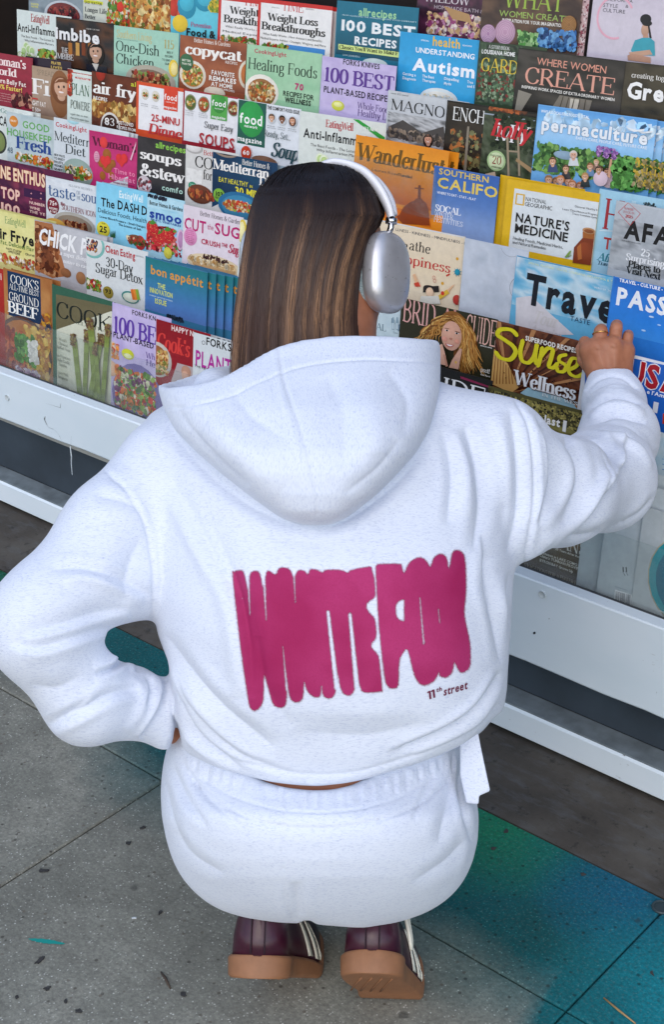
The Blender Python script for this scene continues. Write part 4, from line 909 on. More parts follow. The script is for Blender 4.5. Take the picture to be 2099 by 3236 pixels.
    mag('LD', 1, (864, 674), (1110, 718), 0xd2d0cc, 'pale grey comfort food magazine with a small teal badge, between black and navy covers', d)
    mag('LD', 1, (1120, 738), (1500, 800), 0x8798a4, 'slate grey magazine peeping out above the top left of the hair', lambda c: c.text('r', 0xd0dce4, 1264, 804, 1310, 812, 12, 'DINNER'), dy=.012)
    def d(c):
        c.photo(990, 712, 1256, 1000, [0x14304c, 0x1c3c5c, 0x1a4a64], seed=43, scale=2); c.disc(1052, 712, 52, 0x9c8878, ry=22); c.disc(1052, 710, 42, 0x3a2c28, ry=14)
        c.text('s', 0xf0ece6, 1126, 768, 1254, 788, 26, 'Better Homes &'); c.text('S', 0xf0ece6, 990, 790, 1252, 828, 46, 'Mediterran'); c.text('S', 0xf0ece6, 1206, 862, 1252, 868, 40, 'Di')
        c.crop = 3
        c.text('b', 0xd6cc3c, 1256, 230, 1426, 254, 28, 'EAT HEALTHY'); c.text('b', 0xd6cc3c, 1434, 262, 1452, 264, 16, 'IN'); c.text('b', 0xe4d83c, 1350, 300, 1500, 324, 44, '30 MIN'); c.disc(1260, 306, 34, 0x7cae3c, ry=40); c.text('B', BLK, 1240, 308, 1282, 314, 26, '103'); c.text('b', BLK, 1238, 322, 1284, 330, 12, 'RECIPES')
        c.disc(1380, 372, 130, 0x2a6a94, ry=84); c.disc(1385, 380, 112, 0x3c84a8, ry=72); c.scatter(1290, 325, 1460, 415, [0xc8402c, 0xe0b060, 0xe8d8b0, 0x8fa83c, 0xa06030, 0xd86030], 120, 15, 44, True); c.crop = 1
    mag('LD', 1, (989, 707), (1290, 762), 0x1c3c5c, 'navy blue magazine headed Mediterranean Diet, touching the left of the hair', d)
    # --- fifth row
    def d(c):
        c.photo(-58, 90, 262, 420, [0x5a2040, 0x7a2c50, 0x3c1838, 0x8c3a50], seed=45, scale=3); c.text('B', 0xf0d0b0, -6, 210, 262, 252, 72, 'INE ENTHUS'.strip(), outline=0xa03828); c.text('B', 0xe8c0b0, 6, 320, 118, 336, 62, 'TOP', outline=0xa04050); c.text('B', 0xe8c0b0, 6, 400, 120, 414, 50, '100', outline=0xa04050)
        c.rect(138, 262, 262, 338, 0x3c1c44); c.text('b', 0xe8c0b8, 170, 356, 262, 370, 16, 'NUMBER'); c.text('b', 0xe8c0b8, 172, 384, 232, 392, 16, 'WINE'); c.text('b', 0xe8c0b8, 170, 408, 262, 420, 16, 'THE YE')
        for k in range(4): c.text('b', 0xe8a0a8, 176 + (k % 2) * 56, 300 + (k // 2) * 30, 188 + (k % 2) * 56, 304 + (k // 2) * 30, 14, '+')
    mag('LE', 3, (-70, 84), (420, 184), 0x5a2040, 'plum wine magazine with glowing TOP 100, left end of the fifth row', d)
    def d(c):
        c.photo(266, 200, 548, 320, [0xd0d6dc, 0xdee2e6, 0xc8d0d8], seed=46, scale=3); c.text('s', 0x6c7680, 392, 258, 530, 278, 12, 'ALL-NEW RECIPES'); c.text('s', 0x3a5c8c, 276, 310, 434, 332, 66, 'taste'); c.text('s', 0x3a5c8c, 466, 336, 556, 354, 60, 'sou'); c.text('s', 0x6c7c94, 440, 300, 462, 304, 20, 'OF'); c.text('s', 0x6c7c94, 440, 328, 462, 332, 20, 'THE')
        c.disc(306, 366, 34, 0x7a2434, ry=48); c.text('b', 0xf0e4e0, 286, 360, 330, 368, 26, '75+'); c.text('b', 0xf0e4e0, 284, 384, 332, 392, 12, 'RECIPES'); c.text('b', 0xf0e4e0, 288, 402, 328, 410, 12, '& TIPS'); c.text('s', 0x8a4048, 356, 396, 552, 422, 30, 'SOUTHERN ICON'); c.text('c', 0x8a4048, 350, 362, 374, 366, 20, 'the')
        c.disc(428, 470, 120, 0xaca8a0, ry=64); c.disc(428, 476, 104, 0x8a7c6c, ry=52); c.scatter(370, 450, 500, 500, [0x7a3020, 0x5a2418, 0xb07850], 36, 18, 47); c.disc(322, 468, 56, 0xd8a850, ry=30)
    mag('LE', 3, (262, 192), (600, 262), 0xd2d8dc, 'white magazine headed taste in blue with a round maroon badge', d, thick=.007)
    def d(c):
        c.grad(556, 232, 850, 700, [0x83cbe6, 0x8fd2ea, 0x84cae4]); c.text('b', 0xe6f2f4, 684, 322, 822, 344, 42, 'EatingWell'); c.text('b', BLK, 578, 366, 660, 382, 50, 'The'); c.text('b', BLK, 674, 386, 846, 420, 52, 'DASH D')
        c.text('r', 0x1a3040, 562, 406, 844, 462, 28, 'Delicious Foods, Health'); c.text('b', 0x1a3040, 572, 434, 836, 492, 13, 'Lower Blood Pressure - Small Changes'); c.text('b', 0x1a3040, 680, 478, 812, 508, 13, 'The Science of Salt')
        c.disc(594, 500, 38, 0xd8cc3c, ry=44); c.text('B', BLK, 572, 514, 616, 522, 36, '25'); c.text('b', BLK, 586, 470, 606, 472, 8, 'PLUS'); c.disc(806, 578, 30, 0xc03030); c.disc(780, 560, 46, 0x7a5038, ry=28); c.scatter(735, 540, 850, 600, [0xc83828, 0x3c6a30, 0x8a4028, 0xe0d0a8], 44, 16, 48)
        for k in range(6): c.quad([(636 + k * 4, 548), (630 + k * 7, 504), (640 + k * 5, 548)], 0x2c5c34)
    mag('LE', 3, (553, 226), (862, 294), 0x8acfe8, 'sky blue magazine headed The DASH Diet', d, copies=1, cdx=.003)
    def d(c):
        c.photo(850, 300, 1052, 420, [0x8cc4dc, 0xb8dce8, 0x9cccdf], seed=49, scale=3); c.scatter(850, 300, 960, 336, [0x1a2030, 0x2c3448], 16, 14, 50); c.text('b', 0x101820, 858, 362, 1050, 394, 24, 'Better Homes & Gardens'); c.text('B', 0x1c3c94, 856, 436, 1046, 466, 52, 'smoo'); c.text('b', 0x1c3c94, 866, 446, 1040, 490, 12, 'FRUITS, VEGETABLES')
        c.scatter(846, 470, 1000, 640, BERRY, 70, 26, 51); c.scatter(850, 470, 1040, 660, BERRY + [0x5c8a34, 0x7cc0dc, 0xe8a0a0], 60, 16, 52)
        for x, y in ((910, 556), (965, 540), (880, 500)): c.disc(x, y, 34, 0xc82c30, ry=44); c.scatter(x - 24, y - 30, x + 24, y + 34, [0xe8a060, 0xa81820], 24, 4, 53); c.quad([(x - 22, y - 36), (x, y - 56), (x + 22, y - 36), (x, y - 26)], 0x4c8a34)
        c.disc(968, 636, 24, 0xd0c84a); c.disc(1040, 560, 22, 0xd8b8d0, ry=60); c.disc(1042, 560, 15, 0xb888b0, ry=48)
    mag('LE', 3, (846, 292), (1062, 344), 0xa8d4e4, 'pale blue smoothie magazine piled with strawberries', d)
    def d(c):
        c.text('s', 0x202024, 1148, 424, 1378, 470, 27, 'Better Homes & Garder'); c.text('b', 0xb8246c, 1056, 506, 1184, 516, 70, 'CUT'); c.text('r', 0xb8246c, 1190, 500, 1226, 508, 34, 'the'); c.text('b', 0xb8246c, 1230, 526, 1378, 556, 66, 'SUG')
        c.disc(1094, 544, 38, 0xe090bc, ry=50); c.lines(0xa02860, 1070, 506, 1116, 516, 8, 7, 11); c.text('b', 0xb82c50, 1156, 580, 1266, 608, 30, 'CRUSH'); c.text('b', 0xb82c50, 1274, 598, 1308, 606, 22, 'THE'); c.text('c', 0xb82c50, 1310, 628, 1376, 652, 52, 'Sug', shear=.3)
        c.disc(1230, 706, 160, 0xe0cca8, ry=56); c.disc(1230, 716, 130, 0xc8a070, ry=44); c.scatter(1080, 650, 1368, 740, [0xe8d8b8, 0xb88850, 0xd8b888, 0xc09860], 90, 20, 54, True); c.scatter(1170, 640, 1320, 700, [0x3a2020, 0x4c2c28], 12, 14, 55)
    mag('LE', 3, (1055, 357), (1398, 446), 0xe0d4dc, 'white magazine headed CUT the SUGAR in magenta with a sugared biscuit', d, thick=.012)
    mag('LE', 3, (1380, 440), (1720, 525), 0xd6dcd8, 'pale magazine with a lemon slice, its edge showing left of the hair', lambda c: (c.disc(1392, 512, 26, 0xe0c44c, ry=70), c.disc(1388, 512, 18, 0xf0e6a8, ry=56), c.text('b', 0x202020, 1396, 570, 1440, 578, 14, 'WI')))
    # --- sixth row
    def d(c):
        c.photo(-120, 370, 250, 750, [0xd4cf7c, 0xe2dc98, 0xcfc870], seed=56, scale=2); c.text('s', 0x5a8a50, 28, 470, 148, 488, 40, 'EatingWell'); c.text('B', 0x1a1a18, -2, 560, 198, 590, 62, 'ir Frye'); c.text('b', 0x5c7c3c, 4, 588, 196, 624, 24, 'Fat, Delicious Flav'); c.text('b', 0x3a3a30, 36, 614, 124, 638, 12, "PARTY-STARTIN'"); c.text('b', 0x3a3a30, 48, 630, 116, 652, 12, 'APPETIZERS'); c.text('b', 0x3a3a30, 146, 648, 200, 660, 12, 'CRAVE')
        c.scatter(-10, 640, 200, 730, [0xe8dcc8, 0xc04c34, 0xf0e8d8, 0xb89048], 50, 20, 57)
    mag('LF', 3, (-130, 362), (265, 458), 0xdad48a, 'yellow magazine headed Air Fryer, left end of the sixth row', d, copies=1)
    def d(c):
        c.photo(200, 450, 610, 860, [0xb0b0b4, 0xc2c2c6, 0xa4a4aa], seed=58, scale=2); c.quad([(200, 450), (300, 465), (385, 770), (300, 780), (188, 730)], 0xa86c44); c.scatter(205, 480, 330, 760, [0x8a4c28, 0xb87c50, 0x6c3820, 0xa86438, 0xc89468], 90, 28, 59); c.scatter(240, 600, 300, 740, [0x5a2c1c, 0x7c4428], 20, 26, 60)
        c.text('B', 0xf0f0f0, 220, 588, 500, 640, 92, 'CHICK P', shear=.15); c.text('c', 0xe8e8ea, 344, 652, 500, 680, 24, 'a super thing', shear=.2); c.text('c', 0xe8e8ea, 364, 700, 500, 716, 20, 'native to eas', shear=.2); c.disc(466, 780, 28, 0x9a6c48, ry=36); c.disc(380, 750, 30, 0x8c5c3c, ry=26)
    mag('LF', 3, (198, 444), (615, 540), 0xb6b6ba, 'light grey magazine with hand-drawn white lettering and browned meat', d, copies=1, cdx=.005)
    def d(c):
        c.disc(530, 590, 72, 0x86c4bc, ry=76); c.disc(528, 588, 60, 0xe4e6e2, ry=64); c.scatter(500, 556, 556, 632, [0x3a4c80, 0xb03038, 0xd8a060, 0x2c3050, 0x7c5030], 34, 11, 61); c.text('b', 0xb8343c, 604, 636, 778, 668, 42, 'Clean Eating'); c.text('r', 0x80868a, 782, 658, 824, 662, 8, 'EDITION')
        c.text('s', 0x242a2c, 608, 722, 764, 742, 54, '30-Day'); c.text('s', 0x242a2c, 548, 752, 820, 810, 54, 'Sugar Detox'); c.disc(622, 862, 30, 0x9a8838, ry=34); c.text('b', BLK, 604, 864, 640, 870, 24, '93')
        c.scatter(490, 780, 576, 856, SALAD + [0xb02c3c, 0x6c8a30], 60, 16, 62); c.disc(750, 890, 50, 0x4c8a84, ry=34); c.disc(750, 892, 42, 0xd8dcc8, ry=26)
        for k in range(3): c.quad([(764 + k * 14, 905), (752 + k * 14, 845), (766 + k * 14, 842), (780 + k * 14, 905)], (0xd8702c, 0xe08838, 0x8aa83c)[k])
    mag('LF', 3, (495, 543), (850, 622), 0xd8dcdc, 'white magazine headed 30-Day Sugar Detox', d)
    def d(c):
        c.grad(836, 658, 1190, 1060, [0x27787c, 0x2f7c90, 0x3c7ca4, 0x4c7cb4, 0x5a80bc]); c.text('b', 0xe0983c, 864, 746, 1168, 844, 52, 'bon appétit'); c.text('b', 0xd6dc6c, 904, 838, 950, 846, 30, 'THE'); c.text('b', 0xd6dc6c, 860, 862, 992, 894, 30, 'INNOVATION'); c.text('b', 0xc8dce0, 858, 884, 992, 912, 7, 'LIVING IN THE FUTURE OF FOOD'); c.text('b', 0xd6dc6c, 890, 926, 958, 940, 30, 'ISSUE')
        c.scatter(960, 990, 1050, 1030, [0x1c2c38, 0x2c3c4c], 30, 14, 63)
    mag('LF', 3, (835, 654), (1192, 742), 0x3c7ca0, 'teal to blue magazine headed bon appetit in orange, front copy of its stack', d, copies=7, cdx=.0165, cdz=-.001, thick=.0062,
        clabel='in the stack of teal and blue magazines left of the hair', group='copies of the teal and blue magazine')
    # --- front row behind the acrylic
    def d(c):
        c.grad(-100, 0, 40, 500, [0xb03028, 0xa02c28]); c.text('b', 0xf0e4dc, -10, 60, 10, 64, 40, 'ri')
    mag('LG', 5, (-180, -50), (60, 0), 0xb03028, 'red magazine sliver at the left edge of the picture, front row', d, dy=.01)
    def d(c):
        c.photo(20, 0, 300, 700, [0xa86c3c, 0xb8824c, 0x98582c], seed=64, scale=3, cells=(16, 30)); c.rect(42, 10, 238, 322, 0x1c3454); c.quad([(40, 262), (226, 320), (226, 340), (40, 284)], 0xc8a878)
        c.text('s', 0xe8e8e4, 60, 84, 224, 118, 48, "COOK'S"); c.text('s', 0xe8e8e4, 54, 124, 226, 152, 32, 'ALL-TIME BEST'); c.text('s', 0xe8e8e4, 52, 182, 224, 218, 46, 'GROUND'); c.text('S', 0xf0f0ec, 48, 250, 222, 290, 62, 'BEEF')
        c.disc(140, 480, 160, 0x5a3c30, ry=200); c.disc(140, 486, 146, 0xb06c34, ry=184); c.scatter(150, 330, 290, 680, [0xd0a040, 0xe0b858, 0xb87c30], 90, 26, 65); c.scatter(20, 330, 150, 640, [0xa03c24, 0x8a3020, 0xc06038], 90, 26, 66)
        c.scatter(90, 370, 200, 550, [0x4c8a34, 0x6ca848, 0x3c702c], 60, 24, 67); c.scatter(165, 410, 220, 540, [0xf0ece4, 0xe4e0d8], 26, 22, 68); c.scatter(100, 560, 230, 690, [0xc8a8c8, 0xa078a0, 0xe0d0dc], 60, 20, 69); c.scatter(240, 260, 290, 370, [0xc89030, 0x3c3c50, 0xa05c28], 26, 20, 70)
    mag('LG', 5, (18, -6), (300, 66), 0xa86c3c, 'brown chili magazine with a navy GROUND BEEF panel, front row behind the acrylic', d, thick=.012, copies=1)
    def d(c):
        c.photo(322, 150, 650, 820, [0xc8ccb8, 0xd8d8c4, 0xb0b49c], seed=71, scale=2); c.quad([(322, 146), (650, 216), (650, 240), (470, 300), (322, 350)], 0x6c6448)
        c.text('s', 0x18201c, 322, 300, 640, 345, 92, 'COOK'); c.text('s', 0x505848, 434, 330, 640, 362, 20, 'ILLUSTRAT')
        for i, t in enumerate(("World's", 'Chewiest', 'Stuffed Pizza', '', 'San Francisco', 'Style Garlic', 'Noodles', '', 'Spicy Pork', 'Bolognese', '', 'The Perfect', 'Weeknight')):
            if t: c.text('s', 0x787c6c, 322 + 3 * (13 - len(t)), 416 + i * 24, 322 + 3 * (13 - len(t)) + len(t) * 6.4, 420 + i * 24, 17, t)
        for x, y, x2, y2, w in ((425, 372, 468, 768, 15), (505, 350, 492, 740, 14), (525, 282, 560, 760, 18), (592, 372, 520, 780, 17), (632, 320, 600, 790, 14), (560, 420, 590, 800, 12)):
            n = 9
            for k in range(n):
                t0, t1 = k / n, (k + 1) / n; ww = w * (1 - .1 * t0); col = (0x6c5a3c if k == 0 else 0x7c8a44 if k % 2 else 0x8a9a50)
                c.quad([(x + (x2 - x) * t0 - ww * (.5 if k == 0 else 1), y + (y2 - y) * t0), (x + (x2 - x) * t0 + ww * (.5 if k == 0 else 1), y + (y2 - y) * t0), (x + (x2 - x) * t1 + ww, y + (y2 - y) * t1), (x + (x2 - x) * t1 - ww, y + (y2 - y) * t1)], col)
            c.scatter(x - w, y - 4, x + w, y + 74, [0x8a6c4c, 0x6c4c3c, 0x94884c], 22, 11, int(x))
    mag('LG', 5, (298, 88), (662, 168), 0x35604c, 'green-bordered magazine with standing asparagus, front row behind the acrylic', d, thick=.008, hgt=.285)
    def d(c):
        c.photo(650, 200, 900, 830, [0xb4a4d4, 0xcabce0, 0xbcaed8], seed=73, scale=5, cells=(16, 30)); c.text('b', BLK, 758, 270, 896, 292, 28, 'FORKS KN'); c.text('S', 0x5c3a9c, 650, 380, 896, 420, 96, '100 BE'); c.text('b', 0x241c30, 650, 392, 884, 460, 32, 'PLANT-BASED'); c.text('s', 0x4c3484, 838, 512, 892, 524, 34, 'Wh'); c.text('s', 0x4c3484, 838, 554, 892, 566, 34, 'He')
        c.disc(735, 490, 36, 0xd0d23c, ry=30); c.disc(735, 500, 22, 0xeef0b0, ry=14); c.scatter(628, 420, 680, 520, [0xd84830, 0xe89040, 0xd8b8a0], 24, 18, 74); c.disc(640, 570, 40, 0xe0b090, ry=44)
        c.disc(790, 740, 150, 0x7c70a8, ry=190); c.scatter(670, 560, 890, 850, SALAD + [0x7c3c6c, 0x6c9a3c, 0xe07838, 0xd84030], 220, 24, 75); c.scatter(700, 600, 880, 700, [0x6c2c5c, 0x8c4c80, 0x6c9a3c, 0xd8d8b0], 60, 20, 76)
    mag('LG', 5, (645, 192), (985, 270), 0xbeb0dc, 'lilac magazine headed 100 BEST with a colourful salad, front row behind the acrylic', d, thick=.010, hgt=.29)
    def d(c):
        c.grad(900, 294, 1125, 800, [0x8c1420, 0x961a26, 0x8c1622]); c.text('b', 0xf0dcd8, 984, 358, 1112, 384, 32, 'HAPPY N'); c.text('c', 0xd83c38, 900, 460, 1088, 500, 90, 'Cook\'s', shear=.1); c.disc(905, 520, 82, 0xc8c0b8, ry=100); c.disc(900, 524, 68, 0x9c6038, ry=86); c.scatter(898, 460, 965, 610, [0xd8a860, 0xb05c30, 0x7c8a3c, 0xe8c890], 50, 16, 77)
        c.quad([(985, 640), (1020, 540), (1110, 565), (1110, 760), (990, 760)], 0xb8a8a8); c.disc(1070, 590, 28, 0xc09078, ry=34); c.disc(1064, 612, 20, 0xd8a890)
    mag('LG', 5, (897, 288), (1210, 362), 0x901824, 'dark red magazine with a hand and bowl, front row left of the hood', d)
    def d(c):
        c.text('b', BLK, 1182, 436, 1330, 476, 46, 'FORKS'); c.ring(1168, 424, 8, 2, BLK); c.text('b', 0xb02c94, 1120, 560, 1330, 605, 92, 'PLANT'); c.text('r', 0x303034, 1116, 568, 1290, 606, 14, 'THE HEALTHY LIFE'); 
    mag('LG', 5, (1112, 364), (1440, 442), 0xd4dadc, 'white magazine headed PLANT in magenta, front row touching the hood', d, copies=1)

def build_right_bay():
    def d(c):
        c.photo(410, -140, 708, 190, [0x3c2030, 0x5a2c48, 0x2c1c28, 0x6c3c50], seed=80, scale=4); c.text('s', 0xd8ccd0, 428, 12, 640, 24, 40, 'WILLOW'); c.text('r', 0xb8a8b0, 474, 46, 706, 62, 18, 'HOMEMADE BATH &'); c.disc(556, 118, 120, 0x5a3040, ry=60); c.scatter(450, 60, 690, 180, [0x8a3c68, 0xd8b890, 0xe0d0c8, 0x5c2440, 0xc8a070, 0xb87ca0], 130, 22, 81)
        c.quad([(520, 30), (640, 70), (650, 110), (560, 90)], 0xb08a5c)
    mag('R1', 2, (408, -160), (712, -120), 0x402434, 'plum magazine with pink petals in a bowl, top row above the teal health cover', d)
    def d(c):
        c.photo(712, -120, 1166, 240, [0x4c3a30, 0x6c5240, 0x3c2c28, 0x5a4638], seed=82, scale=3)
        c.text('s', 0x9cb848, 800, 32, 1076, 62, 84, 'WHAT'); c.text('r', 0x9cb85c, 776, 72, 1102, 112, 30, 'WOMEN CREATE'); c.text('b', 0xe8e4dc, 792, 98, 1076, 134, 16, 'INSPIRATION FOR YOUR IMAGINATION')
        for x, y, r, col in ((806, 152, 48, 0xb890a8), (728, 160, 36, 0xa880a0), (1104, 118, 36, 0x8a6038)):
            c.disc(x, y, r, col)
            for k in range(5): c.ring(x, y, r * (.25 + .16 * k), 2.4, 0xd0b0c4 if col != 0x8a6038 else 0xa87c48)
        c.scatter(870, 150, 1000, 225, [0x5c9a4c, 0x8cc070, 0x3c7038, 0xa8d090], 60, 18, 83); c.scatter(965, 140, 1135, 240, [0x2c5c94, 0x4c84c0, 0x1c3c6c, 0x6ca4d4], 80, 20, 84)
    mag('R1', 2, (710, -116), (1172, -58), 0x54423a, 'brown craft magazine with balls of pink, green and blue yarn, top row', d, thick=.012)
    mag('R1', 2, (1150, -62), (1204, -54), 0xc8a8a8, 'narrow pink patterned magazine edge between the yarn and lilac covers', lambda c: c.scatter(1166, -40, 1200, 260, [0x9a4c5c, 0xe0d0d0, 0x7a5a60], 70, 10, 85), dy=.01)
    def d(c):
        c.grad(1230, -50, 1640, 300, [0xc6bcc8, 0xcfc6d0, 0xc8c0cc]); c.text('r', 0x4a4a50, 1264, 8, 1400, 14, 15, 'CALIFORNIA'); c.text('r', 0x4a4a50, 1260, 34, 1330, 40, 18, 'STYLE'); c.text('r', 0x4a4a50, 1258, 58, 1364, 66, 18, 'CULTURE'); c.text('r', 0x4a4a50, 1364, 38, 1380, 40, 15, '&')
        c.ring(1318, 84, 84, 9, 0xe0a8b8, a0=70, a1=330)
        c.disc(1460, 92, 26, 0x1c1618, ry=24); c.disc(1458, 140, 19, 0xc09880, ry=30); c.quad([(1476, 110), (1488, 180), (1478, 182), (1470, 120)], 0x1c1618); c.disc(1466, 110, 24, 0x1c1618, ry=14)
        c.quad([(1450, 160), (1470, 160), (1474, 184), (1446, 184)], 0xb88c74); c.quad([(1410, 190), (1446, 178), (1480, 178), (1502, 196), (1504, 262), (1400, 256), (1392, 236)], 0x3c9cac); c.quad([(1382, 246), (1480, 234), (1492, 256), (1392, 268)], 0xc09880); c.quad([(1376, 260), (1400, 252), (1484, 270), (1484, 296), (1378, 282)], 0xb88c74)
    mag('R1', 2, (1222, -66), (1680, -10), 0xcac0cc, 'lilac-grey magazine with a woman in a turquoise top, top right corner', d, thick=.012)
    # --- second row
    def d(c):
        c.grad(322, 152, 682, 480, [0x2f9bd0, 0x3aa4d8, 0x35a0d4]); c.text('b', 0xe8b83c, 466, 212, 596, 230, 44, 'health'); c.text('b', 0xe8f2f8, 414, 192, 452, 197, 7, 'SPECIAL'); c.text('b', 0xe8f2f8, 608, 216, 650, 222, 7, 'EDITION')
        c.text('b', 0xf0f4f8, 388, 246, 664, 278, 25, 'UNDERSTANDING'); c.text('B', 0xf4f6fa, 370, 326, 666, 366, 58, 'Autism')
        for x, a, b_ in ((328, 'Getting a', 'Diagnosis'), (420, 'The Best', 'Therapies'), (522, 'Dispelling', 'Myths'), (630, 'Trea', 'and S')): yy = 352 + (x - 328) * .12; c.text('b', 0xe8f2f8, x, yy, x + 7 * len(a), yy + 4, 13, a); c.text('b', 0xe8f2f8, x, yy + 20, x + 7 * len(b_), yy + 24, 13, b_)
        c.disc(498, 464, 90, 0xd8e0e0, ry=52); c.disc(498, 470, 76, 0xe8e4d8, ry=42); c.scatter(430, 440, 560, 476, [0xd8c8a0, 0xe8dcc8, 0xc8d0d0], 26, 16, 86)
    mag('R2', 2, (318, 148), (685, 200), 0x36a0d4, 'bright blue magazine headed UNDERSTANDING Autism', d, thick=.010)
    def d(c):
        c.photo(690, 200, 860, 500, [0x2c3c28, 0x4c6048, 0x1c241c, 0x6c7c60], seed=87, scale=9); c.scatter(690, 290, 860, 480, [0x5c7c58, 0x8ca080, 0x34482c, 0x7c2c28], 110, 15, 88)
        c.text('s', 0xe8e8e4, 728, 226, 826, 238, 16, 'A STORYBOOK'); c.text('b', 0xf0f0ec, 696, 250, 852, 266, 20, 'LOUISIANA HOME'); c.text('s', 0xd8bc40, 690, 332, 862, 348, 62, 'GARD')
    mag('R2', 2, (686, 194), (1000, 236), 0x34442e, 'dark leafy garden magazine headed LOUISIANA HOME', d, thick=.006)
    def d(c):
        c.photo(870, 230, 1366, 540, [0x1c1a18, 0x34302c, 0x4c4640, 0x28241f], seed=89, scale=3)
        c.text('r', 0xdf9a84, 950, 306, 1276, 342, 36, 'WHERE WOMEN'); c.text('s', 0xe0a08c, 892, 384, 1312, 448, 76, 'CREATE'); c.text('b', 0xe8e4dc, 882, 408, 1314, 476, 14, 'INSPIRING WORK SPACES OF EXTRAORDINARY WOMEN')
        c.quad([(1060, 445), (1210, 470), (1190, 540), (1000, 540)], 0x7c7468); c.quad([(1110, 460), (1150, 465), (1150, 540), (1100, 540)], 0xc8c0b0)
        c.quad([(868, 420), (930, 440), (880, 520), (850, 520)], 0x8a8478)
        for k in range(5): c.quad([(1075 + k * 26, 450 + k * 4), (1079 + k * 26, 450 + k * 4), (1052 + k * 30, 540), (1046 + k * 30, 540)], 0x4c4438)
    mag('R2', 2, (868, 225), (1370, 292), 0x2a2622, 'black magazine headed WHERE WOMEN CREATE in salmon letters', d, thick=.014)
    def d(c):
        c.photo(1370, 292, 1800, 620, [0x2c241c, 0x4c4434, 0x1c1812], seed=90, scale=4); c.text('s', 0xe8e4dc, 1392, 360, 1560, 382, 24, 'creating toge'); c.text('B', 0xf0eeea, 1366, 448, 1600, 490, 78, 'Gree')
    mag('R2', 2, (1366, 288), (1860, 350), 0x30281e, 'dark brown magazine headed Green at the right edge, second row', d, thick=.012)
    # --- third row
    def d(c):
        c.grad(264, 426, 600, 530, [0xc8ccce, 0xbcc0c4]); c.photo(262, 520, 600, 720, [0x3a3a3a, 0x8c8e90, 0xc4c6c8, 0x5c5c5c], seed=91, scale=9, stretch=(1, 1)); c.text('s', 0x484c50, 274, 438, 356, 452, 8, 'winter 2023 journal'); c.text('s', 0x26282a, 272, 510, 524, 552, 50, 'MAGNO')
        c.quad([(264, 590), (330, 560), (420, 620), (520, 590), (530, 680), (264, 640)], 0x4a4644); c.scatter(264, 600, 520, 680, [0x6c6460, 0x3c3836, 0x8c7c6c], 70, 18, 92); c.face(448, 650, 20, 0xc8947c, 0x1c1412)
    mag('R3', 2, (262, 420), (640, 474), 0xc0c4c8, 'grey magazine headed MAGNO with a snowy mountain', d, thick=.006)
    def d(c):
        c.photo(540, 476, 950, 830, [0x14120f, 0x2c2620, 0x3c3228], seed=93, scale=5); c.text('s', 0xe8e8e4, 558, 560, 710, 580, 62, 'ENCH'); c.scatter(560, 600, 700, 800, [0x6c6440, 0x4c3c28, 0xb06c38, 0x7c7c54], 60, 20, 94); c.scatter(740, 488, 900, 530, [0xb05c2c, 0x8a4420, 0x5c3420], 40, 18, 95)
        c.quad([(630, 590), (640, 590), (625, 800), (612, 800)], 0x8a8070)
    mag('R3', 2, (537, 468), (975, 528), 0x1c1814, 'black magazine headed ENCH with autumn leaves', d, thick=.008)
    def d(c):
        c.photo(710, 530, 960, 850, [0x1c2418, 0x38442c, 0x58604c, 0x141810], seed=96, scale=10); c.grad(705, 526, 950, 570, [0xa8b4c0, 0x7c8890]); c.scatter(760, 530, 950, 720, [0x1c2818, 0x2c3824, 0x3c4830], 110, 20, 97)
        c.text('s', 0xeceaea, 756, 652, 916, 678, 82, 'MY'); c.text('c', 0xc02c34, 736, 628, 918, 664, 80, 'holly', shear=.3); c.disc(765, 750, 44, 0xa8c48c, ry=48); c.disc(765, 750, 36, 0xcfdcb0, ry=40); c.text('s', 0x8a2c2c, 744, 762, 788, 768, 36, '20'); c.text('b', 0x3c5030, 738, 728, 790, 732, 8, 'BEAUTY AWARD'); c.text('b', 0x3c5030, 742, 782, 790, 786, 8, 'WINNERS INSIDE')
        for x in (812, 862): c.quad([(x, 640), (x + 10, 640), (x + 16, 820), (x + 6, 820)], 0x9c8c74)
        c.quad([(860, 736), (940, 790), (934, 812), (856, 750)], 0xa08460); c.quad([(820, 700), (870, 704), (870, 712), (820, 708)], 0x9c8c74)
        c.quad([(715, 810), (760, 800), (770, 850), (715, 850)], 0xc0a890)
    mag('R3', 2, (710, 514), (968, 548), 0x2c3424, 'dark forest magazine with a red script title and pale green badge 20', d, thick=.006)
    def d(c):
        c.grad(964, 492, 1510, 760, [0x5c9cd8, 0x78b4e4, 0x9cc8ec, 0x84bce4]); c.scatter(1000, 520, 1500, 640, [0xb8d8f0, 0xd0e4f4, 0x9ccaf0], 26, 40, 98)
        c.text('b', 0xe8f0f6, 972, 524, 1196, 556, 14, 'WHY RELOCALISING FOOD IS VITAL'); c.text('B', 0xe8ecf0, 970, 612, 1470, 668, 60, 'permaculture', outline=0x6c94b8); c.text('b', 0xe4ecf4, 1134, 654, 1466, 692, 14, 'EARTH CARE, PEOPLE CARE, FUTURE CARE')
        c.scatter(955, 670, 1500, 880, [0x3c6c34, 0x5c8c44, 0x2c5028, 0x7ca858, 0x4c7c3c], 330, 24, 99); c.disc(1085, 724, 54, 0x8aa4b8, ry=20)
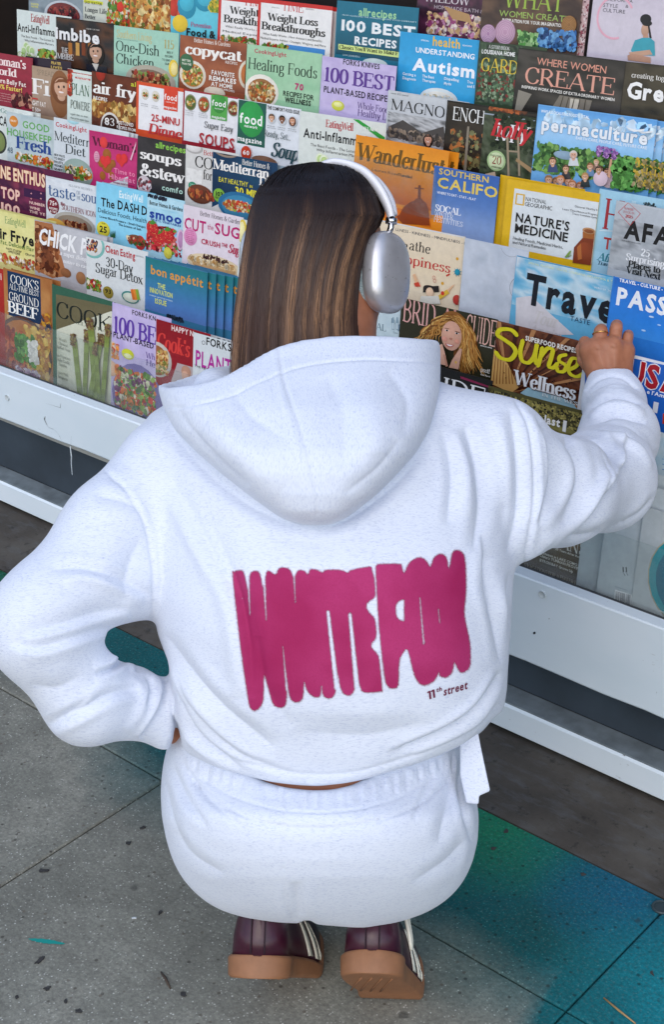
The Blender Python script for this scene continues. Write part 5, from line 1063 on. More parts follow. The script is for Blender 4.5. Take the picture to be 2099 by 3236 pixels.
        for x, y, r, s_, h_, t_ in ((1028, 752, 17, 0xd8a888, 0x5c3c28, 0x3c4c74), (1126, 722, 17, 0xd8a890, 0xd8d4cc, 0xd0d4d8), (1092, 786, 16, 0xd0a080, 0x4c3424, 0x3c3c40), (1206, 776, 15, 0xd8a888, 0x8a5c38, 0x6c8cb0), (1236, 756, 12, 0xd8b098, 0xc8a878, 0x8a6c5c), (1254, 790, 16, 0xc89878, 0x3c3028, 0xc8b8c0), (1186, 822, 16, 0xd8a888, 0xb08850, 0x2c3438), (1018, 836, 18, 0xd0a080, 0x8a6444, 0xb87040), (1074, 836, 18, 0xd8a890, 0xc07c48, 0x5c7c9c), (1130, 858, 18, 0xd8a890, 0xa86c48, 0xc0c8d0)):
            c.quad([(x - r * 1.5, y + r * 3), (x - r, y + r * .9), (x + r, y + r * .9), (x + r * 1.5, y + r * 3)], t_); c.face(x, y, r, s_, h_, long=False)
        c.disc(1262, 830, 34, 0xd8c0cc, ry=36); c.face(1254, 790, 15, 0xc89878, 0x3c3028, long=False); c.scatter(1250, 680, 1300, 730, [0x9c6cb0, 0xc090c8, 0x7c4c94], 30, 12, 100); c.quad([(1296, 820), (1308, 740), (1318, 740), (1308, 830)], 0xc89878)
        c.scatter(1330, 740, 1420, 880, [0x4c8c3c, 0x6cac54, 0x3c742c], 70, 28, 101); c.scatter(1430, 740, 1510, 870, [0xc8a83c, 0x3c5c2c, 0x8a7c50, 0xa89870], 60, 18, 102); c.quad([(1378, 590), (1430, 604), (1470, 600), (1466, 608), (1420, 614)], 0xe4e8ea)
    mag('R3', 2, (960, 487), (1514, 562), 0x6ca8dc, 'sky blue magazine headed permaculture with a group of gardeners, front copy', d, thick=.006, copies=4, cdx=.012,
        clabel='in the stack of sky blue gardeners magazines at right', group='copies of the gardeners magazine')
    # --- fourth row
    def d(c):
        c.crop = 2
        c.grad(114, 632, 545, 1000, [0xe08a20, 0xe8962a, 0xe88c1c, 0xe07c18, 0xc85c14]); c.text('c', 0x6c4c18, 112, 760, 520, 800, 78, 'Wanderlust', shear=.12); c.text('b', 0x7c5420, 184, 800, 360, 824, 13, 'Lauren Rose Less'); c.text('B', 0x5c4018, 306, 820, 372, 832, 13, 'Travelled')
        c.crop = 4
        c.photo(-10, 300, 345, 440, [0xe0801c, 0xd87018, 0xc86018], seed=103, scale=2)
        c.quad([(168, 384), (185, 372), (205, 335), (240, 308), (262, 300), (270, 290), (298, 290), (305, 300), (322, 312), (335, 350), (342, 430), (200, 420)], 0x8a3c18)
        c.quad([(279, 292), (281, 230), (295, 232), (294, 292)], 0x7a3414); c.quad([(263, 233), (310, 238), (310, 243), (263, 239)], 0x7a3414); c.disc(288, 228, 6, 0x7a3414)
    mag('R4', 2, (112, 628), (546, 708), 0xe48c24, 'orange magazine headed Wanderlust with a hilltop statue silhouette, beside the headphones', d, thick=.014, copies=1)
    def d(c):
        c.grad(366, 124, 698, 620, [0x3c64ac, 0x4470b4, 0x5c80bc, 0x7c98c8, 0x8aa4d0, 0xa090b0]); c.text('b', 0xd8bc5c, 384, 166, 644, 208, 32, 'SOUTHERN'); c.text('b', 0xe0c45c, 374, 234, 690, 286, 56, 'CALIFO')
        c.text('b', 0xe8ecf4, 376, 268, 578, 298, 13, 'WHERE TO EAT - STAY - PLAY'); c.text('S', 0xe8ecf4, 366, 356, 500, 376, 34, 'SOCAL'); c.text('s', 0xe8ecf4, 364, 384, 460, 398, 26, 'WINTER'); c.text('s', 0xe8ecf4, 360, 412, 510, 432, 26, 'FESTIVITIES')
    mag('R4', 4, (364, 120), (700, 170), 0x5078b8, 'blue magazine headed SOUTHERN CALIFORNIA in yellow', d, thick=.010)
    mag('R4', 4, (704, 168), (1140, 234), 0xd8ac18, 'yellow-bordered magazine behind the nature medicine one, its left edge showing', lambda c: c.rect(752, 190, 1130, 600, 0xd8dcdc), dy=.012)
    def d(c):
        c.rect(776, 238, 1250, 640, 0xd8dee0); c.rect(784, 262, 824, 328, 0xd8ac40); c.rect(791, 270, 817, 320, 0xd8dee0); c.text('r', 0x28282a, 832, 302, 940, 320, 22, 'NATIONAL'); c.text('r', 0x28282a, 828, 328, 970, 352, 22, 'GEOGRAPHIC')
        c.text('r', 0x303034, 1086, 336, 1206, 354, 11, 'Discover Healthy H'); c.text('r', 0x303034, 1022, 350, 1204, 378, 11, 'Learn Time-Honored Prepara'); c.text('r', 0x303034, 1072, 372, 1204, 394, 11, 'Treat Common Symp')
        c.text('b', BLK, 778, 414, 1060, 450, 48, "NATURE'S"); c.text('b', BLK, 774, 466, 1052, 510, 48, 'MEDICINE'); c.text('r', BLK, 768, 500, 1026, 548, 17, 'Healing Foods, Medicinal Herbs,'); c.text('r', BLK, 766, 522, 938, 552, 17, 'and Natural Remedies')
        c.quad([(1128, 460), (1190, 466), (1190, 500), (1128, 496)], 0xa05c28); c.disc(1160, 456, 34, 0xb8885c, ry=16); c.disc(1160, 458, 25, 0x8a4c28, ry=10); c.quad([(1128, 492), (1192, 500), (1204, 520), (1204, 640), (1076, 620), (1084, 540)], 0x7c3418); c.disc(1140, 560, 44, 0x8a3c1c, ry=46); c.quad([(1100, 540), (1120, 520), (1124, 600), (1104, 606)], 0xb06430)
        for k in range(5): c.quad([(1036, 590), (1060 + k * 3, 560 + k * 6), (1072, 556 + k * 6), (1044, 594)], 0x7c9a4c)
    mag('R4', 4, (740, 188), (1216, 262), 0xdcb01c, "yellow-bordered magazine headed NATURE'S MEDICINE with an amber bottle", d, thick=.012)
    def d(c):
        c.grad(1216, 244, 1700, 660, [0x9cc8dc, 0xa8d0e0, 0x98c4d8]); c.text('s', 0xa02c34, 1222, 448, 1330, 460, 160, 'H'); c.text('b', 0xa83434, 1226, 548, 1276, 552, 62, 'T'); c.text('c', 0x2c7c8c, 1200, 610, 1300, 620, 40, 'Afric', shear=.25); c.text('c', 0x2c4c5c, 1200, 634, 1296, 640, 20, 'Traveler', shear=.2); c.quad([(1214, 452), (1320, 458), (1320, 462), (1214, 456)], 0xd8e4e8)
        c.scatter(1440, 310, 1500, 340, [0x2c3438, 0x4c5c60], 12, 12, 105); c.rect(1380, 300, 1400, 330, 0xb8d8e4)
    mag('R4', 4, (1214, 240), (1700, 318), 0xa0cade, 'light blue magazine with a tall red letter, behind the mountain travel cover at right', d, thick=.010, dy=.012)
    def d(c):
        c.grad(1304, 306, 1800, 400, [0xc0c6cc, 0xb4bcc2]); c.photo(1290, 390, 1800, 760, [0x9aa0a4, 0xb4b8bc, 0x84888c, 0xc0c4c8], seed=106, scale=6); c.text('B', BLK, 1330, 500, 1580, 528, 96, 'AFA')
        for a, b_ in (((1308, 360), (1360, 308)), ((1360, 308), (1422, 368)), ((1422, 368), (1370, 428)), ((1370, 428), (1308, 360))): c.quad([a, (a[0] + 3, a[1]), (b_[0] + 3, b_[1]), b_], 0xc8484c)
        c.text('s', 0xb83c40, 1340, 348, 1390, 352, 12, 'WHERE'); c.text('s', 0xb83c40, 1334, 366, 1394, 370, 12, 'TO GO IN'); c.text('c', 0xb83c40, 1346, 388, 1386, 390, 14, '2025'); c.text('r', 0x444444, 1326, 512, 1426, 522, 7, 'TRAVELERS WHO CARE')
        c.text('S', 0xe8eaec, 1424, 584, 1472, 590, 36, '25'); c.text('S', 0xe8eaec, 1348, 606, 1548, 644, 36, 'Surprising'); c.text('S', 0x202224, 1360, 642, 1526, 672, 34, 'Places to'); c.text('S', 0x202224, 1352, 672, 1526, 706, 34, 'Visit Next')
    mag('R4', 4, (1300, 300), (1790, 376), 0xb4bac0, 'grey mountain travel magazine with a red diamond stamp, right edge', d, thick=.010, dy=-.008)
    # --- fifth row
    def d(c):
        c.grad(30, 395, 518, 470, [0xd4d8dc, 0xd8dadd]); c.grad(30, 470, 518, 830, [0xe6d4b8, 0xe4d0b0, 0xe6d4b8]); c.text('r', 0x3c4450, 164, 458, 520, 524, 15, 'LLNESS - KINDNESS - MINDFULNESS - I')
        c.text('s', BLK, 232, 556, 342, 572, 50, 'athe'); c.text('s', BLK, 150, 545, 225, 556, 50, 'Bre'); c.text('s', 0xc02c2c, 210, 634, 446, 662, 50, 'ppiness'); c.disc(482, 600, 7, 0xd8a030); c.disc(406, 726, 7, 0xd8a030); c.quad([(424, 684), (442, 674), (446, 682), (428, 692)], 0xc03c2c)
        for k in range(9):
            t = k * 6.283 / 9; c.quad([(484, 668), (484 + 24 * math.cos(t - .2), 668 + 26 * math.sin(t - .2)), (484 + 10 * math.cos(t + .35), 668 + 12 * math.sin(t + .35))], 0x1c8ca4)
        c.disc(484, 668, 14, 0x1c8ca4); c.ring(364, 696, 7, 2, 0xc87c6c); c.ring(368, 712, 7, 2, 0xc87c6c)
        c.quad([(310, 742), (388, 738), (392, 770), (308, 772)], 0x241c1c); c.disc(345, 750, 34, 0x241c1c, ry=14); c.disc(343, 772, 20, 0xe8c4a4, ry=26); c.quad([(255, 682), (268, 676), (284, 720), (268, 726)], 0xe0b088); c.quad([(455, 740), (474, 728), (440, 770), (430, 762)], 0xe0b088)
        c.quad([(262, 724), (286, 718), (296, 742), (268, 742)], 0xc8402c); c.quad([(372, 800), (432, 756), (444, 776), (390, 812)], 0xd8b040); c.disc(410, 776, 9, 0xc83828); c.disc(484, 810, 22, 0xb83c34); c.quad([(300, 790), (390, 790), (400, 830), (290, 830)], 0xdcd8cc)
    mag('R5', 4, (26, 388), (522, 496), 0xe6d4b8, 'cream magazine ending ppiness with a drawn long-armed woman, right of the headphones', d, thick=.012)
    def d(c):
        c.photo(524, 500, 850, 940, [0xbcc4d0, 0xc8ced8, 0xb4bcc8], seed=107, scale=3); c.ring(800, 755, 50, 1.6, 0x5c6068, a0=120, a1=240); c.ring(760, 520, 60, 1.3, 0x7c8088, a0=60, a1=150)
    mag('R5', 4, (521, 492), (850, 562), 0xc0c8d4, 'blank silvery back cover turned outwards between the cream and the blue travel covers', d, thick=.004)
    def d(c):
        c.photo(790, 586, 1290, 960, [0x4c9cc4, 0x7cb8d4, 0xc4d8e0, 0x5cacd0, 0xd8dce0], seed=108, scale=3, contrast=1.1); c.grad(790, 588, 1290, 640, [0x2c84b4, 0x4494bc]); c.quad([(784, 800), (860, 790), (980, 900), (1080, 990), (780, 990)], 0xd0ccd0)
        c.text('r', 0xd8e0b0, 846, 634, 1280, 712, 12, 'SPECIAL FEATURE!  TRAVEL LOUISIANA, OKLAHOMA & T'); c.text('B', 0x0c1420, 816, 842, 1290, 910, 158, 'Trave'); c.text('r', 0xd8e8f0, 1184, 752, 1272, 768, 10, 'WINTER 20'); c.text('r', 0x203c5c, 1060, 916, 1164, 940, 26, 'TASTE'); c.text('c', 0xc8c4c4, 864, 930, 990, 950, 66, 'Tour', shear=.3); c.text('c', 0xc4c0c4, 850, 990, 1010, 1010, 50, 'America', shear=.3)
    mag('R5', 4, (788, 582), (1330, 704), 0x64acd0, 'sky and cloud magazine headed Travel in huge black letters, under the hand', d, thick=.024)
    def d(c):
        c.grad(1290, 696, 1800, 1100, [0x2464b8, 0x2c78d0, 0x2c80d8, 0x3c8cdc]); c.text('B', 0xe8ecf2, 1312, 726, 1540, 756, 18, 'TRAVEL - CULTURE -'); c.text('B', 0xe8ecf2, 1292, 836, 1560, 886, 92, 'PASS'); c.disc(1480, 898, 14, 0xb8d4f0, ry=5); c.disc(1440, 968, 12, 0xa8ccf0, ry=5); c.disc(1520, 940, 10, 0xa8ccf0, ry=4)
    mag('R5', 4, (1285, 690), (1800, 790), 0x2c78cc, 'plain bright blue magazine headed PASS, right edge above the hand', d, thick=.018, dy=-.004)
    # --- sixth row
    def d(c):
        c.photo(-110, -60, 124, 220, [0xb8ccd4, 0xc8d8dc, 0xb0c4cc], seed=110, scale=2); c.text('s', 0x5c7480, -20, 160, 36, 166, 36, 'AL'); c.ring(76, 118, 10, 1.6, 0x6c8490); c.rect(66, 96, 70, 124, 0x6c8490); c.disc(110, 150, 14, 0x7c94a8, ry=20); c.text('B', BLK, 60, 8, 118, 14, 26, 'T')
        for x in (68, 90): c.quad([(x, 120), (x + 4, 90), (x + 10, 90), (x + 14, 120), (x + 14, 160), (x, 158)], 0x8ca4b0); c.quad([(x + 2, 122), (x + 12, 122), (x + 12, 156), (x + 2, 154)], 0xc4d4da)
        c.text('s', 0x5c7480, 76, 176, 100, 182, 9, 'France')
    mag('R6', 6, (-120, -74), (128, -14), 0xbccfd6, 'pale blue magazine with drawn wine bottles, behind the neck', d, thick=.006)
    def d(c):
        c.grad(124, -6, 636, 500, [0x2c2c1c, 0x302e1e, 0x28281a]); c.text('s', 0xe0a8a0, 122, 122, 300, 140, 128, 'BRID'); c.text('s', 0xd8988c, 330, 150, 440, 160, 110, 'AL'); c.text('s', 0xe0b0a0, 460, 216, 628, 250, 142, 'GUIDE')
        rr = np.random.default_rng(112); pal = [0x9c6a30, 0xc08844, 0xe0b468, 0x7c4c24, 0xd09c50, 0xb87c38]
        c.disc(400, 150, 84, 0x8a5828, ry=92); c.disc(468, 270, 66, 0x7c4c24, ry=130)
        for k in range(150):
            side = 1 if rr.random() < .62 else -1; ph = rr.uniform(0, 6.28); x0, y0 = 400 + side * rr.uniform(-6, 34), 74 + rr.uniform(0, 50)
            x1, y1 = (rr.uniform(440, 570), rr.uniform(300, 405)) if side > 0 else (rr.uniform(185, 335), rr.uniform(170, 225)); P = []
            for t in np.linspace(0, 1, 8):
                bow = math.sin(math.pi * min(1, t * 1.3)) * (46 if side > 0 else 30) * side
                P.append((x0 + (x1 - x0) * t + bow * .6 + 7 * math.sin(ph + t * 15), y0 + (y1 - y0) * t ** 1.15 - abs(bow) * .3 + 5 * math.cos(ph + t * 13)))
            lay = c.layer; c.stroke(P, rr.uniform(3.5, 8), pal[rr.integers(6)], caps=False); c.layer = lay + (k % 3 == 0)
        c.disc(400, 190, 56, 0xd8a48c, ry=80); c.disc(376, 160, 11, 0xf0e4dc, ry=5, n=10); c.disc(376, 160, 6, 0x2c1c18, ry=5, n=10); c.disc(430, 176, 11, 0xf0e4dc, ry=5, n=10); c.disc(430, 176, 6, 0x2c1c18, ry=5, n=10); c.disc(364, 206, 16, 0xe09c88, ry=14); c.disc(430, 220, 14, 0xdc9880, ry=13); c.quad([(366, 146), (390, 150), (390, 153), (366, 149)], 0x6c4830); c.quad([(422, 162), (446, 170), (446, 174), (422, 166)], 0x6c4830); c.disc(398, 205, 9, 0xb87c68, ry=6); c.quad([(368, 228), (390, 234), (416, 238), (404, 250), (386, 250), (372, 242)], 0xb86058); c.quad([(373, 231), (390, 236), (411, 240), (400, 245), (386, 244)], 0xf0e6e2)
        c.quad([(334, 240), (352, 232), (372, 300), (378, 350), (332, 340)], 0xd8a890); c.quad([(448, 255), (460, 262), (440, 370), (388, 360), (405, 320)], 0xd0a088); c.quad([(358, 290), (368, 288), (384, 352), (372, 356)], 0xc08c74)
        c.disc(426, 332, 6, 0xd8b050); c.text('s', 0xe8e4dc, 560, 380, 610, 394, 24, 'psst!'); c.text('b', 0xe8e4dc, 560, 402, 612, 412, 9, 'Our Fave'); c.text('b', 0xe8e4dc, 560, 240, 624, 262, 7, 'MARCH APRIL')
    mag('R6', 6, (120, -16), (642, 106), 0x2c2c1c, 'dark olive bridal magazine with a smiling curly-haired woman, above the hood', d, thick=.012)
    def d(c):
        c.photo(640, 120, 1300, 650, [0x5c3020, 0x744028, 0x482418, 0x8a5434], seed=114, scale=5, stretch=(3, 1))
        for k in range(26):
            t = math.radians(-175 + k * 7.5); c.quad([(700, 500), (700 + 760 * math.cos(t), 500 + 700 * math.sin(t)), (700 + 760 * math.cos(t + .035), 500 + 700 * math.sin(t + .035))], 0xb07c50 if k % 2 else 0x3c1c14)
        c.quad([(600, 440), (625, 260), (700, 340), (760, 470), (720, 500), (610, 450)], 0xc89c5c)
        for k in range(7): c.quad([(618 + k * 18, 450), (634 + k * 14, 290 + k * 14), (638 + k * 14, 290 + k * 14), (624 + k * 18, 452)], 0x8a5c30)
        c.quad([(770, 500), (810, 470), (930, 490), (1060, 560), (1080, 590), (900, 560)], 0x9cc4d4); c.scatter(700, 180, 1080, 540, [0x2c1410, 0x3c1c14], 26, 7, 115)
        # brush-script masthead
        stroke = c.stroke
        Yl = 0xd6cc20
        for pts, w in (([(752, 186), (720, 158), (665, 156), (648, 185), (690, 215), (730, 245), (745, 280), (715, 318), (665, 310), (638, 280)], 26), ([(785, 215), (772, 270), (780, 322), (815, 335), (846, 300), (862, 235)], 24), ([(862, 235), (852, 300), (858, 340)], 24),
                       ([(892, 255), (880, 310), (868, 352)], 24), ([(884, 300), (920, 258), (948, 266), (940, 310), (928, 352), (950, 362), (975, 340)], 24), ([(1022, 292), (990, 300), (985, 325), (1020, 350), (1010, 380), (980, 382), (972, 362)], 22), ([(1040, 372), (1080, 350), (1085, 318), (1055, 312), (1035, 350), (1042, 392), (1080, 410), (1120, 390)], 22)):
            stroke(pts, w, Yl)
        c.text('B', 0xe8e4dc, 800, 212, 1080, 282, 26, 'SUPERFOOD RECIPES'); c.text('S', 0xe0e4e8, 740, 452, 1072, 532, 76, 'Wellness', outline=0x5c3c30); c.text('S', 0xd8e4e8, 892, 512, 1106, 574, 18, 'IN THE WEST')
    mag('R6', 6, (640, 110), (1190, 246), 0x6c3c28, 'brown wood-plank magazine headed Sunset in yellow script, left of the reaching hand', d, thick=.020)
    def d(c):
        c.quad([(1120, 258), (1700, 384), (1700, 1000), (1100, 900)], 0x1c5cb4); c.text('r', 0xd8e0f0, 1396, 306, 1620, 354, 18, 'TINATION'); c.text('B', 0xa01820, 1330, 432, 1640, 520, 130, 'USA', outline=0xe8e8ec); c.text('b', 0xe8ecf4, 1450, 500, 1640, 556, 22, 'e l\'Amerique'); c.rect(1490, 548, 1508, 612, 0xd8dce4)
        c.quad([(1540, 612), (1600, 620), (1600, 680), (1536, 668)], 0xb83c28); c.rect(1340, 690, 1700, 760, 0xb8d0d8)
    mag('R6', 6, (1120, 232), (1700, 368), 0xdce0e6, 'white-topped blue magazine headed USA in red, right of the raised sleeve', d, thick=.012)
    # --- seventh row
    def d(c):
        c.rect(100, 340, 590, 1000, 0x121214); c.text('s', 0xe4e4e4, 150, 490, 570, 590, 120, 'BRIDE'); c.quad([(440, 410), (600, 466), (610, 480), (600, 476), (440, 424)], 0x7c1c44)
    mag('R7', 6, (80, 292), (612, 466), 0x141416, 'black magazine with tall white letters just above the right shoulder of the hoodie', d, thick=.012)
    def d(c):
        c.photo(590, 480, 1300, 1000, [0x2c2814, 0x5c5428, 0x8a8448, 0x1c1a10], seed=116, scale=14, cells=(40, 30)); c.scatter(590, 480, 1115, 720, [0x3c3818, 0x8a8040, 0xa89c58, 0x24200f], 240, 13, 117); c.text('B', 0xe8e8e8, 892, 660, 980, 690, 46, 'last'); c.text('B', 0xe8e8e8, 988, 706, 1016, 712, 60, 'I')
    mag('R7', 6, (592, 462), (1180, 640), 0x4c4824, 'dark foliage magazine ending last, in the crook of the raised sleeve', d, thick=.020)
    def d(c):
        c.photo(1380, 700, 1800, 1100, [0xb8c8d0, 0xa8c4d4, 0xc8d4d8], seed=118, scale=3); c.text('B', 0x2c7cc0, 1530, 850, 1640, 870, 90, 'g'); 
        for k in range(3): c.rect(1534, 860 + k * 28, 1600, 876 + k * 28, 0x2c78c0)
        c.grad(1500, 940, 1700, 1000, [0x9cb8c0, 0x7ca4ac])
    mag('R7', 6, (1240, 640), (1760, 790), 0xc0ccd2, 'pale magazine with blue print beyond the raised sleeve, right edge', d, thick=.010)
    # --- front row
    def d(c):
        c.photo(-100, 300, 930, 1400, [0x2c2418, 0x4c3c24, 0x5c4a2c, 0x241e14], seed=119, scale=4); c.scatter(560, 860, 920, 960, [0x7c5c28, 0x94702c, 0x5c4420], 30, 50, 120)
        c.text('s', 0xe8e4d8, 480, 900, 850, 990, 110, 'LEANS'); c.text('b', 0xece8dc, 580, 946, 840, 1038, 20, '20 Years After Katrina'); c.text('b', 0xece8dc, 470, 990, 776, 1090, 24, 'season in LAKE COMO'); c.text('b', 0xece8dc, 440, 1010, 830, 1140, 26, "China's YUNNAN PROVINCE"); c.text('b', 0xece8dc, 440, 1052, 736, 1150, 26, 'BYRON BAY Grows Up'); c.text('s', 0xc4bca8, 300, 1095, 816, 1275, 36, 'S VACATIONS FOR A FULLER LIFE')
    mag('R8', 7, (-130, 430), (930, 730), 0x3c3020, 'dark brown travel magazine with VACATIONS FOR A FULLER LIFE, behind the acrylic at right', d, thick=.010, hgt=.275)
    def broch(c, x, s1, s2):
        for q in (0, 28): c.quad([(x + q, s1), (x + q + 10, s1 + 4), (x + q + 12, s1 + 44), (x + q + 2, s1 + 52)], 0x2c363c); c.quad([(x + q + 6, s1 + 52), (x + q + 10, s1 + 52), (x + q + 26, s1 + 78), (x + q + 20, s1 + 78)], 0x4c565c)
        c.rect(x - 64, s2, x + 100, s2 + 190, 0xe4e8ec)
        for k in range(20): 
            if k % 7 != 5: c.quad([(x - 58 + k * 7.2, s2 + 16 + k * 1.6), (x - 58 + k * 7.2 + random.uniform(1.5, 4.5), s2 + 16 + k * 1.6), (x - 64 + k * 7.2 + 4, s2 + 138 + k * 3.4), (x - 64 + k * 7.2, s2 + 138 + k * 3.4)], 0x3c4246)
        c.text('r', 0x5a6064, x - 60, s2 - 14, x + 50, s2 - 2, 7, 'FASHION SEASON')
    mag('R8', 7, (900, 120), (1600, 330), 0xb4c0c6, 'pale grey magazine back with a barcode, the left one of two behind the acrylic', lambda c: broch(c, 1034, 1044, 1230), thick=.008, yaw=3.0, hgt=.30, dy=.008)
    mag('R8', 7, (1080, 285), (1800, 478), 0xb8c2c8, 'pale grey magazine back with a barcode, the right one of two behind the acrylic', lambda c: broch(c, 1176, 1100, 1300), thick=.012, yaw=2.0, hgt=.30, dy=-.004)
    def d(c):
        c.crop = 7
        c.disc(1760, 1240, 390, 0xb0a890, ry=420); c.disc(1760, 1240, 378, 0x2c94a0, ry=408); c.disc(1770, 1250, 320, 0x1c6c84, ry=350); c.disc(1790, 1290, 260, 0x1c4458, ry=290)
        c.text('b', 0xd8e4e8, 1500, 1500, 1600, 1520, 12, 'SEASON')
    mag('R8', 7, (1370, 560), (2200, 780), 0xb4bcc0, 'pale magazine with a big teal glass disc, lower right edge behind the acrylic', d, thick=.008, dy=-.012, hgt=.24)

def build_shelves():
    """one sloping shelf and a low clear lip per tier"""
    for name, Y in ROWS.items():
        z = (Y - 1.553) / .71; zb = z - .285 if name not in ('LG', 'R8') else .20
        x0, x1 = (RX0, XB - .007) if name[0] == 'L' else (XB + .007, RX1)
        MB().box(x0, x1, Y - .050, Y + .055, zb - .012, zb).build('shelf', MAT['shelf'], stand)
build_left_bay(); build_right_bay(); build_shelves()
# a clear lip with a bright edge across the orange cover
def clear_lip():
    Y = ROWS['R4'] - .012
    a, b = on_y(828, 372, Y), on_y(1010, 388, Y); z = (a[2] + b[2]) / 2
    MB().box(a[0] - .004, b[0] + .004, Y - .0016, Y, z - .09, z).build('acrylic_lip', MAT['acrylic'], stand)
clear_lip()
# ------------------------------------------------------------------ the crouching person: volumes in the camera's frame (metres)
def build_grid(x0, x1, y0, y1, d0, d1, h):
    """grid in camera-frame axes (x right, y up, z = -depth); limits as seen positions at mid depth"""
    dm = (d0 + d1) / 2
    X0, X1 = (x0 - CX) / FP * dm, (x1 - CX) / FP * dm; Y0, Y1 = (CY - y1) / FP * dm, (CY - y0) / FP * dm
    xs = np.arange(X0, X1, h, dtype=np.float32); ys = np.arange(Y0, Y1, h, dtype=np.float32); zs = np.arange(-d1, -d0, h, dtype=np.float32)
    G = np.stack(np.meshgrid(xs, ys, zs, indexing='ij'), -1)
    return G, np.array([X0, Y0, -d1]), h
def capsule(G, a, ra, b, rb):
    ba = (b - a).astype(np.float32); pa = G - a.astype(np.float32); t = np.clip((pa @ ba) / float(ba @ ba), 0, 1)
    q = pa - t[..., None] * ba; return np.sqrt((q * q).sum(-1)) - (ra + t * (rb - ra))
def ellipsoid(G, c, r, rot=None):
    p = G - np.asarray(c, np.float32)
    if rot is not None: p = p @ np.asarray(rot, np.float32)
    p = p / np.asarray(r, np.float32); return (np.sqrt((p * p).sum(-1)) - 1) * min(r)
def smin(a, b, k):
    h = np.clip(.5 + .5 * (b - a) / k, 0, 1); return b * (1 - h) + a * h - k * h * (1 - h)
def chain(G, pts, k=.02):
    """pts: (x, y, depth, radius in seen pixels)"""
    out = None
    for (a, b) in zip(pts[:-1], pts[1:]):
        f = capsule(G, pt(*a[:3]), a[3] * a[2] / FP, pt(*b[:3]), b[3] * b[2] / FP); out = f if out is None else smin(out, f, k)
    return out
def seen(G):
    d = -G[..., 2]; return CX + FP * G[..., 0] / d, CY - FP * G[..., 1] / d, d
def loft(G, rows, n=2.3, ymax=None):
    """rows: y, left, right, front depth, half depth"""
    rows = np.array(rows, float); vx, vy, d = seen(G)
    f = [np.interp(vy, rows[:, 0], rows[:, k]).astype(np.float32) for k in range(1, 5)]
    hw = (f[1] - f[0]) / 2; xc = (f[1] + f[0]) / 2; dc = f[2] + f[3]
    hwm = hw * d / FP
    rho = (np.abs((vx - xc) / hw) ** n + np.abs((d - dc) / f[3]) ** n) ** (1 / n)
    phi = (rho - 1) * np.minimum(hwm, f[3])
    return np.maximum(phi, np.maximum(rows[0, 0] - vy, vy - rows[-1, 0]) * d / FP)
def surface_nets(phi, origin, h):
    s = phi < 0; nx, ny, nz = phi.shape
    c = np.zeros((nx - 1, ny - 1, nz - 1), np.uint8)
    offs = [(i, j, k) for i in (0, 1) for j in (0, 1) for k in (0, 1)]
    for i, j, k in offs: c += s[i:nx - 1 + i, j:ny - 1 + j, k:nz - 1 + k]
    act = (c > 0) & (c < 8); idx = np.argwhere(act); n = len(idx)
    lut = np.full(c.shape, -1, np.int32); lut[act] = np.arange(n)
    val = np.stack([phi[idx[:, 0] + i, idx[:, 1] + j, idx[:, 2] + k] for i, j, k in offs], 1); O = np.array(offs, float)
    acc = np.zeros((n, 3)); cnt = np.zeros(n)
    for a in range(8):
        for b in range(a + 1, 8):
            if np.abs(O[a] - O[b]).sum() != 1: continue
            va, vb = val[:, a], val[:, b]; m = (va < 0) != (vb < 0); t = np.where(m, va / np.where(m, va - vb, 1), 0)
            acc += np.where(m[:, None], O[a] + t[:, None] * (O[b] - O[a]), 0); cnt += m
    V = (idx + acc / cnt[:, None]) * h + origin
    F = []
    for ax in range(3):
        u, w = [(1, 2), (2, 0), (0, 1)][ax]
        sl0 = [slice(None)] * 3; sl1 = [slice(None)] * 3; sl0[ax] = slice(0, -1); sl1[ax] = slice(1, None)
        e = s[tuple(sl0)] != s[tuple(sl1)]; q = np.argwhere(e); ok = (q[:, u] > 0) & (q[:, w] > 0) & (q[:, u] < phi.shape[u] - 1) & (q[:, w] < phi.shape[w] - 1); q = q[ok]
        ins = s[q[:, 0], q[:, 1], q[:, 2]]
        def cell(du, dw):
            r = q.copy(); r[:, u] -= du; r[:, w] -= dw; return lut[r[:, 0], r[:, 1], r[:, 2]]
        A = np.stack([cell(0, 0), cell(1, 0), cell(1, 1), cell(0, 1)], 1); A[~ins] = A[~ins][:, ::-1]; F.append(A)
    F = np.concatenate(F); F = F[(F >= 0).all(1)]
    return V, F
def refine(V, F, levels=1):
    """Catmull-Clark through Blender's own modifier"""
    me = mesh_np('tmp', V, F); o = bpy.data.objects.new('tmp', me); COL.objects.link(o)
    m = o.modifiers.new('s', 'SUBSURF'); m.levels = levels; m.render_levels = levels
    dg = bpy.context.evaluated_depsgraph_get(); ev = o.evaluated_get(dg); e = ev.to_mesh()
    n = len(e.vertices); co = np.empty(n * 3, np.float32); e.vertices.foreach_get('co', co); fl = np.empty(len(e.loops), np.int32); e.loops.foreach_get('vertex_index', fl)
    ev.to_mesh_clear(); bpy.data.objects.remove(o); bpy.data.meshes.remove(me)
    return co.reshape(-1, 3).astype(float), fl.reshape(-1, 4)
def normals(V, F):
    a = V[F[:, 2]] - V[F[:, 0]]; b = V[F[:, 3]] - V[F[:, 1]]; fn = np.cross(a, b); N_ = np.zeros_like(V)
    for k in range(4):
        for c in range(3): N_[:, c] += np.bincount(F[:, k], fn[:, c], len(V))
    return N_ / (np.linalg.norm(N_, axis=1)[:, None] + 1e-12)
